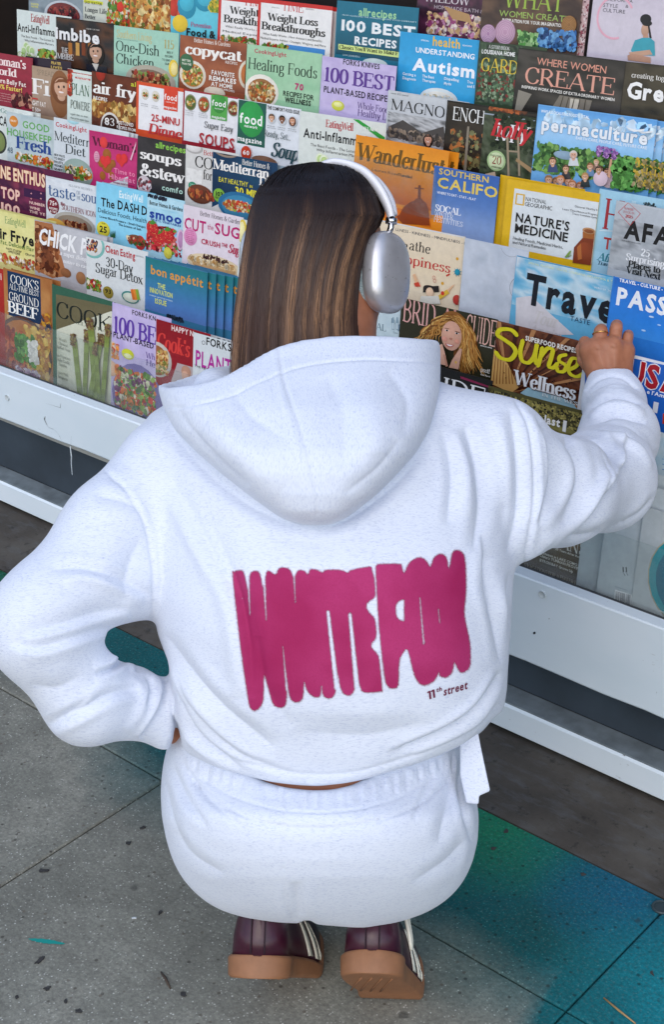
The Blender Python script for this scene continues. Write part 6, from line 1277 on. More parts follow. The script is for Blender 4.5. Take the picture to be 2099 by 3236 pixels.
def smooth(V, F, it=2, lam=.5):
    E = np.concatenate([F[:, [0, 1]], F[:, [1, 2]], F[:, [2, 3]], F[:, [3, 0]]]); deg = np.bincount(E.ravel(), minlength=len(V)).astype(float)
    for _ in range(it):
        A = np.zeros_like(V)
        for c in range(3): A[:, c] = np.bincount(E[:, 0], V[E[:, 1], c], len(V)) + np.bincount(E[:, 1], V[E[:, 0], c], len(V))
        V = V + lam * (A / deg[:, None] - V)
    return V
def sculpt(V, F, folds, gain=1.0):
    """folds: (kind, points seen, width, height in mm). Works on the side of the cloth that faces the viewer's side."""
    Nn = normals(V, F); vx, vy, d = seen(V); view = V / np.linalg.norm(V, axis=1)[:, None]; face = -(Nn * view).sum(1)
    wgt = np.clip((face - .02) / .3, 0, 1); disp = np.zeros(len(V))
    for f in folds:
        kind, P, w, amp = f[:4]; P = catmull(P, n=5) if len(P) > 2 else np.array(P, float)
        x0, y0 = P.min(0) - 4 * w; x1, y1 = P.max(0) + 4 * w; m = np.where((vx > x0) & (vx < x1) & (vy > y0) & (vy < y1) & (wgt > 0))[0]
        if len(f) > 4 and f[4] is not None: m = m[(d[m] > f[4][0]) & (d[m] < f[4][1])]
        if not len(m): continue
        q = np.stack([vx[m], vy[m]], 1); best = np.full(len(m), 1e9); tt = np.zeros(len(m)); sg = np.zeros(len(m)); L_ = np.concatenate([[0], np.cumsum(np.linalg.norm(np.diff(P, axis=0), axis=1))])
        for i in range(len(P) - 1):
            ab = P[i + 1] - P[i]; t = np.clip(((q - P[i]) @ ab) / (ab @ ab + 1e-9), 0, 1); r = q - P[i] - t[:, None] * ab; dd = np.linalg.norm(r, axis=1); b = dd < best
            best[b] = dd[b]; tt[b] = (L_[i] + t[b] * (L_[i + 1] - L_[i])) / L_[-1]; sg[b] = (ab[0] * r[b, 1] - ab[1] * r[b, 0]) / (np.linalg.norm(ab) + 1e-9)
        env = np.sin(np.pi * np.clip(tt, 0.0, 1.0)) ** .5 if kind != 'seam' else np.ones(len(m))
        g = np.exp(-(best / w) ** 2)
        if kind == 'seam': v = -g
        elif kind == 'groove': v = -.8 * g - (.45 * np.exp(-(best / (w * .3)) ** 2) if w > 6 else .2 * g) + .35 * np.exp(-((best - 2 * w) / w) ** 2)
        elif kind == 'ridge': v = g
        elif kind == 'step': v = np.tanh(sg / (w * .35)) * np.exp(-(best / (2.2 * w)) ** 2)
        disp[m] += amp * gain * .001 * v * env * wgt[m]
    return V + Nn * disp[:, None]
def lumps(V, F, scale, amp, seed):
    """broad soft unevenness of cloth"""
    rr = np.random.default_rng(seed); Nn = normals(V, F); s = np.zeros(len(V))
    for _ in range(14):
        k = rr.normal(0, 1, 3); k *= scale * rr.uniform(.6, 1.6) / np.linalg.norm(k); s += np.sin(V @ k + rr.uniform(0, 6.28))
    return V + Nn * (amp * s / 4)[:, None]
def finish(name, V, F, mat, parent, attrs=None):
    """camera-frame vertices to world, as a child of parent; 'fab' keeps the cloth's own grain direction"""
    W = to_world(V) - np.array(parent.location)
    me = mesh_np(name, W, F, smooth=True, vec=V if attrs is None else attrs)
    return link(name, me, parent, mat)

# --- cloth, skin, hair and shoe materials
def mk_fleece(name, stretch, tint=(.835, .862, .912)):
    m, nt, b = new_mat(name); P = N(nt, 'ShaderNodeAttribute', attribute_name='fab').outputs['Vector']
    f1 = noise(nt, mapping(nt, P, scale=stretch), 1.0, 3, .6); f2 = noise(nt, mapping(nt, P, scale=tuple(s * 1.7 for s in stretch), loc=(3, 1, 2)), 1.0, 2, .6)
    broad = noise(nt, P, 14, 3, .5)
    c = mixc(nt, ramp(nt, f1, [(.50, 0.0), (.68, .65)]), lin(tint), lin((.735, .77, .85)))
    c = mixc(nt, ramp(nt, f2, [(.58, 0.0), (.74, .7)]), c, lin((.62, .66, .78)))
    c = mixc(nt, ramp(nt, broad, [(.4, 0.0), (.7, .25)]), c, lin((.86, .885, .925)))
    L(nt, c, b.inputs['Base Color']); b.inputs['Roughness'].default_value = .95; b.inputs['Specular IOR Level'].default_value = .15
    b.inputs['Sheen Weight'].default_value = .25; b.inputs['Sheen Roughness'].default_value = .5
    fz = noise(nt, P, 900, 3, .7); h = math_(nt, 'ADD', fz, math_(nt, 'MULTIPLY', f1, .8)); bump(nt, b, h, .35, .0012)
    MAT[name] = m; return m
mk_fleece('fleece_body', (130, 520, 300)); mk_fleece('fleece_hood', (520, 130, 300)); mk_fleece('fleece_trousers', (160, 480, 300))
def mk_skin():
    m, nt, b = new_mat('skin'); P = pos(nt); f = noise(nt, P, 40, 4, .6)
    c = ramp(nt, f, [(.3, lin((.60, .38, .27))), (.7, lin((.68, .45, .33)))])
    L(nt, c, b.inputs['Base Color']); b.inputs['Roughness'].default_value = .5; b.inputs['Subsurface Weight'].default_value = .12
    b.inputs['Subsurface Radius'].default_value = (.012, .004, .002); bump(nt, b, noise(nt, P, 600, 3, .6), .12, .0006); MAT['skin'] = m
mk_skin()
def mk_hair():
    m, nt, b = new_mat('hair'); c = attr(nt, 'col'); L(nt, c, b.inputs['Base Color']); b.inputs['Roughness'].default_value = .36
    b.inputs['Specular IOR Level'].default_value = .36; MAT['hair'] = m
mk_hair()
simple('hair_base', (.075, .05, .04), .7, spec=.1)
simple('ivory_plastic', (.88, .88, .90), .35); simple('chrome', (.85, .85, .86), .12, 1.0)
def mk_cup():
    m, nt, b = new_mat('brushed_aluminium'); P = pos(nt)
    b.inputs['Metallic'].default_value = .6
    f = noise(nt, P, 22, 4, .6); L(nt, ramp(nt, f, [(.3, lin((.74, .74, .76))), (.7, lin((.84, .84, .86)))]), b.inputs['Base Color'])
    L(nt, ramp(nt, noise(nt, mapping(nt, P, scale=(1, 1, 3)), 60, 4, .7), [(.3, .26), (.7, .42)]), b.inputs['Roughness']); MAT['cup'] = m
    m, nt, b = new_mat('mesh_cushion'); P = pos(nt); v = N(nt, 'ShaderNodeTexVoronoi'); v.inputs['Scale'].default_value = 700; L(nt, P, v.inputs['Vector'])
    L(nt, ramp(nt, v.outputs['Distance'], [(.2, lin((.70, .76, .77))), (.6, lin((.52, .60, .62)))]), b.inputs['Base Color']); b.inputs['Roughness'].default_value = .9; MAT['cushion'] = m
mk_cup()
simple('maroon_leather', (.22, .07, .14), .32, nscale=60, namp=.18); simple('dark_suede', (.13, .05, .10), .8); simple('red_suede', (.36, .06, .10), .8)
simple('gum_rubber', (.54, .37, .25), .6, nscale=50, namp=.12); simple('cream_leather', (.86, .85, .79), .45); simple('gold', (.86, .68, .42), .2, 1.0)

foot = on_z(810, 2300, 0)
person = empty('person', tuple(foot), 'person crouching in a pale heathered hoodie and sweatpants, back turned, one hand on the magazines', 'person')

# ---- hoodie
TORSO = [(880, 520, 1000, 1.93, .06), (905, 450, 1075, 1.885, .10), (930, 400, 1150, 1.862, .13), (960, 350, 1190, 1.85, .15), (1000, 320, 1205, 1.83, .165), (1100, 305, 1205, 1.80, .18), (1217, 318, 1200, 1.775, .19), (1320, 345, 1196, 1.752, .19),
         (1400, 356, 1192, 1.742, .19), (1470, 366, 1187, 1.74, .19), (1540, 392, 1183, 1.742, .18), (1600, 395, 1180, 1.75, .175), (1660, 407, 1170, 1.762, .17), (1695, 415, 1158, 1.775, .168), (1722, 421, 1150, 1.785, .165), (1770, 425, 1120, 1.80, .16), (1835, 450, 1100, 1.822, .15), (1900, 470, 1060, 1.86, .12)]
HEM = np.array([(300, 1690), (400, 1722), (440, 1752), (500, 1782), (560, 1802), (620, 1816), (690, 1824), (740, 1828), (800, 1822), (850, 1812), (900, 1797), (960, 1780), (1020, 1757), (1080, 1728), (1120, 1700), (1150, 1665), (1300, 1600)], float)
LARM = [(362, 1100, 1.93, 100), (252, 1235, 1.88, 103), (94, 1442, 1.83, 112), (100, 1482, 1.83, 108), (205, 1625, 1.87, 100), (300, 1632, 1.91, 80), (345, 1648, 1.94, 76)]
LARM2 = [(330, 1312, 1.91, 132), (238, 1338, 1.87, 112), (128, 1398, 1.83, 108)]
RARM2 = [(1182, 1196, 1.95, 116), (1290, 1150, 2.05, 104)]
RARM = [(1170, 1077, 1.95, 120), (1302, 1140, 2.06, 117), (1402, 1116, 2.20, 114), (1440, 1012, 2.31, 84), (1428, 937, 2.39, 63), (1420, 893, 2.42, 55)]
def build_hoodie():
    G, o, h = build_grid(-95, 1640, 800, 1960, 1.62, 2.56, .0056)
    vx, vy, d = seen(G)
    t = loft(G, TORSO, 2.4)
    ra = chain(G, RARM, .03); la = smin(chain(G, LARM[:3], .03), chain(G, LARM[2:], .02), np.interp(vx, [60, 160], [.03, .004]).astype(np.float32))
    la = smin(la, capsule(G, pt(364, 1650, 1.93), .042, pt(392, 1666, 1.94), .043), .006); la = np.where(vy > 1560, np.maximum(la, (vx - 403) * d / FP), la)
    kk = np.interp(vy, [1120, 1330], [.038, .007]).astype(np.float32); kr = np.interp(vy, [1120, 1260], [.04, .012]).astype(np.float32)
    t = smin(t, smin(la, chain(G, LARM2, .02), .02), kk)
    t = smin(t, smin(ra, chain(G, RARM2, .02), .02), kr)
    # trapezius rise at the right of the hood, and the far collar at its left
    t = smin(t, capsule(G, pt(1035, 992, 1.93), .050, pt(1170, 1020, 1.95), .047), .03)
    t = smin(t, capsule(G, pt(500, 905, 2.02), .030, pt(566, 890, 2.06), .026), .015)
    hem = np.interp(vx, HEM[:, 0], HEM[:, 1]).astype(np.float32)
    cut = (vy - hem) * d / FP
    body_zone = (vx > 395) & (vx < 1300)
    t = np.where(body_zone, np.maximum(t, cut), t)
    # keep the sleeve/torso gap open
    V, F = surface_nets(t, o, h); del G, t
    V = smooth(V, F, 3, .5)
    V, F = refine(V, F, 1)
    V = lumps(V, F, 26, .0012, 3); V = lumps(V, F, 70, .0005, 4)
    FR = (1.6, 2.02)
    folds = [
        # shoulder seams and cuff edges
        ('seam', [(226, 1080), (290, 1135), (335, 1215), (352, 1300), (355, 1380), (354, 1450)], 3, 1.6), ('ridge', [(234, 1072), (300, 1130), (347, 1215), (364, 1300), (367, 1380), (365, 1450)], 5, 1.0),
        ('seam', [(1196, 925), (1225, 985), (1238, 1060), (1240, 1150), (1232, 1230), (1216, 1310)], 3, 1.8), ('ridge', [(1207, 925), (1238, 985), (1252, 1060), (1254, 1150), (1244, 1240), (1226, 1305)], 6, 1.6),
        # left upper arm and elbow
        ('groove', [(120, 1325), (190, 1318), (280, 1345), (350, 1385)], 11, 3.2), ('ridge', [(150, 1350), (230, 1352), (330, 1400)], 16, 3.0), ('step', [(55, 1480), (140, 1462), (230, 1435), (300, 1420)], 14, 4.0),
        ('groove', [(215, 1150), (280, 1160), (330, 1185)], 16, 2.0), ('groove', [(250, 1105), (310, 1140)], 12, 1.8), ('step', [(220, 1560), (262, 1545), (295, 1505), (316, 1480)], 9, -5.5, (1.6, 1.95)), ('ridge', [(222, 1580), (275, 1560), (312, 1525)], 10, 4.5),
        ('groove', [(110, 1690), (190, 1650), (260, 1612), (320, 1600)], 12, 4.5), ('step', [(305, 1470), (320, 1520), (312, 1560)], 8, 4.0), ('step', [(352, 1558), (374, 1590), (366, 1640), (334, 1695), (322, 1716)], 6, 4.5), ('groove', [(340, 1570), (352, 1600), (340, 1640)], 5, 2.4),
        ('ridge', [(300, 1572), (330, 1605), (325, 1655), (292, 1700)], 13, 3.0), ('groove', [(330, 1250), (300, 1320), (290, 1400)], 30, 3.0), ('step', [(20, 1500), (90, 1512), (170, 1490), (300, 1448)], 13, 3.4), ('groove', [(70, 1590), (130, 1600), (190, 1570)], 18, 1.6), ('step', [(110, 1690), (170, 1660), (215, 1612)], 14, 2.2),
        # long soft folds down the back from the left armhole
        ('groove', [(400, 1120), (440, 1180), (500, 1300), (560, 1400)], 15, 2.6), ('ridge', [(385, 1150), (430, 1230), (490, 1350)], 16, 2.0), ('groove', [(470, 1180), (540, 1330), (575, 1480), (585, 1620)], 22, 3.6), ('ridge', [(510, 1330), (545, 1480), (555, 1620)], 20, 2.6),
        ('groove', [(380, 1470), (440, 1560), (520, 1650), (640, 1740)], 16, 4.0), ('ridge', [(372, 1500), (430, 1600), (500, 1690), (600, 1770)], 15, 3.4), ('groove', [(392, 1560), (420, 1640), (470, 1720), (560, 1785)], 9, 4.2), ('ridge', [(400, 1640), (440, 1715), (500, 1765)], 9, 3.0), ('groove', [(398, 1610), (408, 1670), (440, 1730)], 6, 3.0),
        ('groove', [(415, 1560), (455, 1650), (560, 1750), (680, 1800)], 8, 2.4),
        # right side of the back
        ('groove', [(1080, 990), (1110, 1080), (1120, 1180), (1100, 1280)], 16, 4.2), ('ridge', [(1050, 1000), (1080, 1100), (1085, 1200)], 20, 3.0), ('ridge', [(1150, 960), (1170, 1060), (1172, 1180)], 18, 3.4), ('groove', [(1186, 950), (1203, 1050), (1205, 1180), (1180, 1290)], 12, 3.4),
        ('groove', [(1030, 1000), (1052, 1100), (1040, 1220)], 13, 2.6), ('groove', [(1130, 1290), (1128, 1360), (1150, 1440), (1165, 1540)], 12, 3.6), ('ridge', [(1160, 1330), (1166, 1430), (1176, 1520)], 12, 3.0), ('groove', [(1185, 1330), (1180, 1400), (1186, 1470)], 7, 2.8), ('step', [(1120, 1240), (1125, 1330), (1145, 1420)], 12, 2.4),
        ('groove', [(1165, 1560), (1110, 1640), (1040, 1690), (930, 1740)], 8, 4.4), ('ridge', [(1170, 1590), (1120, 1668), (1050, 1712), (960, 1755)], 11, 3.6), ('seam', [(1150, 1640), (1100, 1692), (1000, 1742), (900, 1775), (820, 1795), (740, 1800), (640, 1790), (540, 1762), (460, 1720)], 4, 1.2),
        ('step', [(900, 1745), (1020, 1700), (1110, 1640), (1160, 1570)], 12, -3.0), ('groove', [(700, 1700), (850, 1710), (980, 1680)], 26, 1.6), ('groove', [(600, 1480), (620, 1600), (680, 1690)], 22, 2.0),
        # right sleeve
        ('step', [(1195, 1345), (1290, 1262), (1380, 1170), (1440, 1085), (1452, 1010)], 9, -6.5), ('ridge', [(1265, 1265), (1350, 1185), (1420, 1100), (1452, 1040)], 15, 5.0), ('groove', [(1262, 985), (1330, 1050), (1345, 1130), (1300, 1220)], 13, 4.0), ('ridge', [(1290, 1010), (1325, 1080), (1310, 1160), (1270, 1230)], 14, 3.4),
        ('groove', [(1330, 1010), (1385, 1020), (1420, 1060), (1420, 1120)], 8, 6.0), ('groove', [(1362, 995), (1430, 965), (1500, 985)], 8, 5.5), ('ridge', [(1370, 975), (1430, 945), (1500, 960)], 10, 4.4), ('groove', [(1372, 948), (1430, 922), (1490, 938)], 7, 5.0), ('ridge', [(1368, 930), (1430, 906), (1485, 920)], 8, 4.0), ('groove', [(1385, 985), (1460, 990), (1520, 1040)], 8, 4.4),
        ('groove', [(1370, 1000), (1440, 1000), (1500, 1040), (1530, 1090)], 8, 4.5), ('ridge', [(1400, 1010), (1470, 1030), (1520, 1085)], 11, 4.0), ('groove', [(1440, 1220), (1490, 1195), (1525, 1150)], 8, 3.0), ('groove', [(1310, 1255), (1380, 1245), (1450, 1215)], 14, 3.5), ('seam', [(1364, 905), (1390, 882), (1422, 872), (1455, 880), (1480, 902)], 4, 3.2, (2.2, 2.6)),
        ('step', [(1240, 960), (1270, 1040), (1270, 1130), (1245, 1220)], 10, 3.0), ('groove', [(1290, 985), (1310, 1005), (1325, 1040)], 8, 4.0), ('groove', [(1395, 1045), (1410, 1110), (1360, 1190), (1290, 1250)], 7, 3.0),
        # drape under the hood
        ('groove', [(385, 985), (470, 1085), (570, 1165), (690, 1225)], 16, 4.0), ('groove', [(1000, 1020), (930, 1110), (830, 1190), (740, 1232)], 16, 4.0), ('groove', [(620, 1240), (740, 1262), (860, 1235)], 30, 1.5),
    ]
    V = sculpt(V, F, folds, 1.55); V = smooth(V, F, 1, .35)
    return finish('hoodie', V, F, MAT['fleece_body'], person), V, F
hoodie, HV, HF = build_hoodie()

HOOD = [(690, 365, 1022, 1.86, .13), (790, 365, 1022, 1.83, .14), (830, 365, 1023, 1.81, .145), (870, 366, 1023, 1.785, .15), (905, 367, 1022, 1.765, .15), (950, 380, 1012, 1.74, .145), (1000, 408, 996, 1.72, .14), (1050, 458, 968, 1.705, .13), (1100, 515, 925, 1.70, .12),
        (1150, 578, 876, 1.705, .10), (1190, 632, 824, 1.715, .08), (1208, 662, 800, 1.73, .06), (1220, 700, 764, 1.75, .03)]
RIM = np.array([(300, 912), (365, 905), (400, 908), (440, 903), (480, 896), (520, 882), (560, 860), (600, 835), (650, 812), (700, 800), (760, 792), (830, 789), (900, 790), (960, 795), (1022, 801), (1100, 810)], float)
def build_hood():
    G, o, h = build_grid(330, 1060, 740, 1245, 1.66, 2.16, .0045)
    vx, vy, d = seen(G); out = loft(G, HOOD, 3.0)
    inner = out + .0125; dfront = np.interp(vy, [r[0] for r in HOOD], [r[3] for r in HOOD])
    rim = np.interp(vx, RIM[:, 0], RIM[:, 1]); lift = np.interp(vx, [365, 470, 600, 700, 1020], [14, 26, 16, -60, -60])
    back = np.clip((d - dfront - .13) / .14, 0, 1); cut = (rim - lift * back - vy) * d / FP
    shell = np.maximum(out, -inner); low = np.clip((vy - 1120) / 60, 0, 1); shell = np.minimum(shell, out + (1 - low) * .5)
    t = np.maximum(shell, cut - .004); V, F = surface_nets(t.astype(np.float32), o, h)
    V = smooth(V, F, 3, .5); V, F = refine(V, F, 1); V = lumps(V, F, 22, .0010, 5)
    FR = (1.6, 1.98)
    folds = [('seam', [(649, 800), (656, 860), (670, 915), (700, 1000), (722, 1080), (735, 1140), (738, 1195)], 2.6, 1.5, FR), ('ridge', [(637, 800), (646, 880), (668, 960), (692, 1040), (712, 1110)], 8, 1.0, FR), ('seam', [(382, 948), (450, 942), (520, 925), (600, 890), (680, 858), (760, 842), (860, 836), (960, 840), (1016, 846)], 3, 1.3, FR),
             ('groove', [(400, 925), (430, 985), (500, 1065), (580, 1130)], 26, 3.0, FR), ('ridge', [(480, 985), (560, 1060), (660, 1130)], 40, 3.0, FR),
             ('ridge', [(800, 900), (850, 980), (860, 1060)], 45, 3.0, FR), ('groove', [(760, 870), (800, 960), (800, 1080)], 40, 2.4, FR), ('groove', [(900, 860), (950, 930), (940, 1010)], 34, 2.4, FR), ('groove', [(930, 1020), (880, 1090), (800, 1150)], 20, 2.0, FR), ('groove', [(540, 900), (580, 960), (660, 1020)], 30, 2.0, FR)]
    V = sculpt(V, F, folds, 1.4); V = smooth(V, F, 1, .3)
    finish('hood', V, F, MAT['fleece_hood'], person)
build_hood()

# ---- print on the back: soft-edged magenta letters that run into each other
def poly_sd(P, poly):
    poly = np.array(poly, float); n = len(poly); d = np.full(len(P), 1e9); inside = np.zeros(len(P), bool)
    for i in range(n):
        a, b = poly[i], poly[(i + 1) % n]; ab = b - a; t = np.clip(((P - a) @ ab) / (ab @ ab + 1e-9), 0, 1); d = np.minimum(d, np.linalg.norm(P - a - t[:, None] * ab, axis=1))
        c = ((a[1] > P[:, 1]) != (b[1] > P[:, 1])) & (P[:, 0] < (b[0] - a[0]) * (P[:, 1] - a[1]) / (b[1] - a[1] + 1e-12) + a[0]); inside ^= c
    return np.where(inside, -d, d)
def cap2(P, a, b, ra, rb):
    a, b = np.array(a, float), np.array(b, float); ab = b - a; t = np.clip(((P - a) @ ab) / (ab @ ab), 0, 1); return np.linalg.norm(P - a - t[:, None] * ab, axis=1) - (ra + t * (rb - ra))
def build_print():
    ox, oy, s = 514.9, 1250.5, .40495
    p1 = [(66, 230), (75, 195), (98, 187), (125, 195), (140, 250), (152, 300), (165, 210), (192, 190), (220, 205), (240, 290), (258, 200), (275, 190), (312, 210), (330, 175), (360, 170), (390, 180), (408, 215), (416, 250), (425, 215), (440, 188), (470, 187), (498, 208), (510, 182), (545, 182), (580, 198), (600, 184), (680, 184),
          (728, 200), (745, 185), (850, 165), (865, 190), (880, 250), (885, 330), (840, 370), (833, 400), (850, 430), (880, 465), (888, 540), (885, 575), (862, 605), (862, 630), (890, 660), (905, 700), (922, 860), (915, 880), (825, 885), (800, 860), (782, 800), (762, 870), (740, 900), (705, 895), (682, 850), (668, 780), (652, 890), (620, 920), (590, 908), (575, 880),
          (560, 912), (520, 905), (490, 870), (475, 825), (465, 920), (430, 942), (400, 925), (386, 880), (376, 830), (370, 950), (335, 972), (300, 955), (280, 900), (245, 785), (240, 920), (220, 970), (190, 990), (165, 970), (150, 900), (110, 620)]
    p2 = [(888, 200), (890, 160), (910, 150), (1020, 150), (1035, 165), (1050, 200), (1080, 140), (1135, 112), (1175, 130), (1200, 165), (1220, 115), (1255, 92), (1290, 110), (1308, 175), (1325, 90), (1350, 70), (1385, 85), (1400, 140), (1405, 300), (1395, 440), (1420, 560), (1430, 650), (1425, 740), (1385, 772), (1360, 755), (1338, 712), (1325, 770),
          (1290, 800), (1255, 790), (1248, 772), (1220, 820), (1165, 845), (1125, 820), (1100, 760), (1070, 640), (1035, 670), (1020, 720), (1015, 840), (990, 862), (955, 850), (935, 780), (905, 500)]
    step = 3.6; gx, gy = np.meshgrid(np.arange(40, 1460, step), np.arange(45, 1015, step), indexing='ij'); P = np.stack([gx.ravel(), gy.ravel()], 1)
    sd = np.minimum(poly_sd(P, catmull(p1, True, 3)[:-1]), poly_sd(P, catmull(p2, True, 3)[:-1]))
    for a, b, ra, rb in (((152, 200), (163, 440), 9, 2), ((243, 215), (257, 470), 9, 2), ((416, 200), (424, 370), 6, 1), ((352, 620), (376, 870), 1, 8), ((612, 425), (662, 860), 10, 15), ((738, 440), (778, 860), 10, 16), ((881, 180), (890, 360), 6, 4), ((893, 480), (932, 860), 7, 8), ((1140, 345), (1162, 605), 3, 5), ((1246, 410), (1254, 486), 2, 2), ((575, 850), (576, 900), 2, 5)):
        sd = np.maximum(sd, -cap2(P, a, b, ra, rb))
    hole = np.maximum(cap2(P, (1046, 400), (1046, 432), 46, 44), P[:, 0] - 1050); sd = np.maximum(sd, -hole)
    rr = np.random.default_rng(5); jit = rr.normal(0, 1.8, len(P))
    al = np.clip(.5 - (sd + jit - 1) / 13.0, 0, 1)
    shape = gx.shape; keep = (al > .01).reshape(shape)
    tree = BVHTree.FromPolygons([Vector(v) for v in HV], [tuple(f) for f in HF[np.isin(np.arange(len(HF)), np.where((HV[HF[:, 0], 2] > -1.95))[0])]])
    def cast(x, y, off=.0006):
        r = np.array([x - CX, CY - y, -FP]); r /= np.linalg.norm(r); hit = tree.ray_cast(Vector((0, 0, 0)), Vector(r), 4.0)
        return None if hit[0] is None else np.array(hit[0]) - r * off
    idx = -np.ones(shape, int); V = []; A = []; grow = keep.copy(); grow[:-1] |= keep[1:]; grow[1:] |= keep[:-1]; grow[:, :-1] |= keep[:, 1:]; grow[:, 1:] |= keep[:, :-1]
    al = al.reshape(shape)
    for i, j in np.argwhere(grow):
        p = cast(ox + gx[i, j] * s, oy + gy[i, j] * s)
        if p is None: continue
        idx[i, j] = len(V); V.append(p); A.append(al[i, j])
    a, b, c, d = idx[:-1, :-1], idx[1:, :-1], idx[1:, 1:], idx[:-1, 1:]; F = np.stack([a, d, c, b], -1).reshape(-1, 4); F = F[(F >= 0).all(1)]
    m, nt, bs = new_mat('spray_print'); P_ = N(nt, 'ShaderNodeAttribute', attribute_name='fab').outputs['Vector']
    col = attr(nt, 'col'); sc = N(nt, 'ShaderNodeSeparateColor'); L(nt, col, sc.inputs[0])
    base = ramp(nt, noise(nt, P_, 9, 3), [(.35, lin((.60, .125, .33))), (.65, lin((.67, .20, .41)))]); base = mixc(nt, ramp(nt, noise(nt, P_, 500, 3, .7), [(.4, 0.0), (.7, .3)]), base, lin((.54, .09, .28)))
    L(nt, base, bs.inputs['Base Color']); bs.inputs['Roughness'].default_value = .75; bs.inputs['Specular IOR Level'].default_value = .2; L(nt, sc.outputs[0], bs.inputs['Alpha'])
    bump(nt, bs, noise(nt, P_, 800, 3, .7), .3, .001); MAT['spray'] = m
    W = to_world(np.array(V)) - np.array(person.location); me = mesh_np('back_print', W, F, smooth=True, cols=np.repeat(np.array(A)[:, None], 3, 1), vec=np.array(V)); link('back_print', me, person, m)
    # small lettering below it
    simple('letter_plum', (.40, .08, .22), .75); VV, FF = [], []
    def put(txt, x0, y0, x1, y1, h_, font='b'):
        polys, adv = text_polys(font, txt); dx, dy = (x1 - x0) / adv, (y1 - y0) / adv
        for Vg, Fg in polys:
            b0 = len(VV); pts = [cast(x0 + p[0] * dx + p[1] * h_ / 10 * .06, y0 + p[0] * dy - p[1] * h_ / 10, .0013 + p[2] * .00002) for p in Vg]
            if any(q is None for q in pts): continue
            VV.extend(pts); FF.extend([tuple(b0 + i for i in f) for f in Fg])
    
    for bx, by in ((999, 1625), (1008, 1622)):
        for q in ([(0, 0), (4.6, -1), (2.2, -20), (-2.4, -19)], [(-2.4, -19), (2.2, -20), (-4.2, -13.5), (-6.2, -15.5)]):
            b0 = len(VV); pts = [cast(bx + x, by + y, .0013) for x, y in q]; VV.extend(pts); FF.append((b0, b0 + 1, b0 + 2, b0 + 3))
    put('th', 1014, 1609, 1028, 1605, 11, 'b'); put('street', 1031, 1617, 1088, 1600, 20, 'b')
    W = to_world(np.array(VV)) - np.array(person.location); link('back_lettering', mesh_np('back_lettering', W, FF), person, MAT['letter_plum'])
build_print()

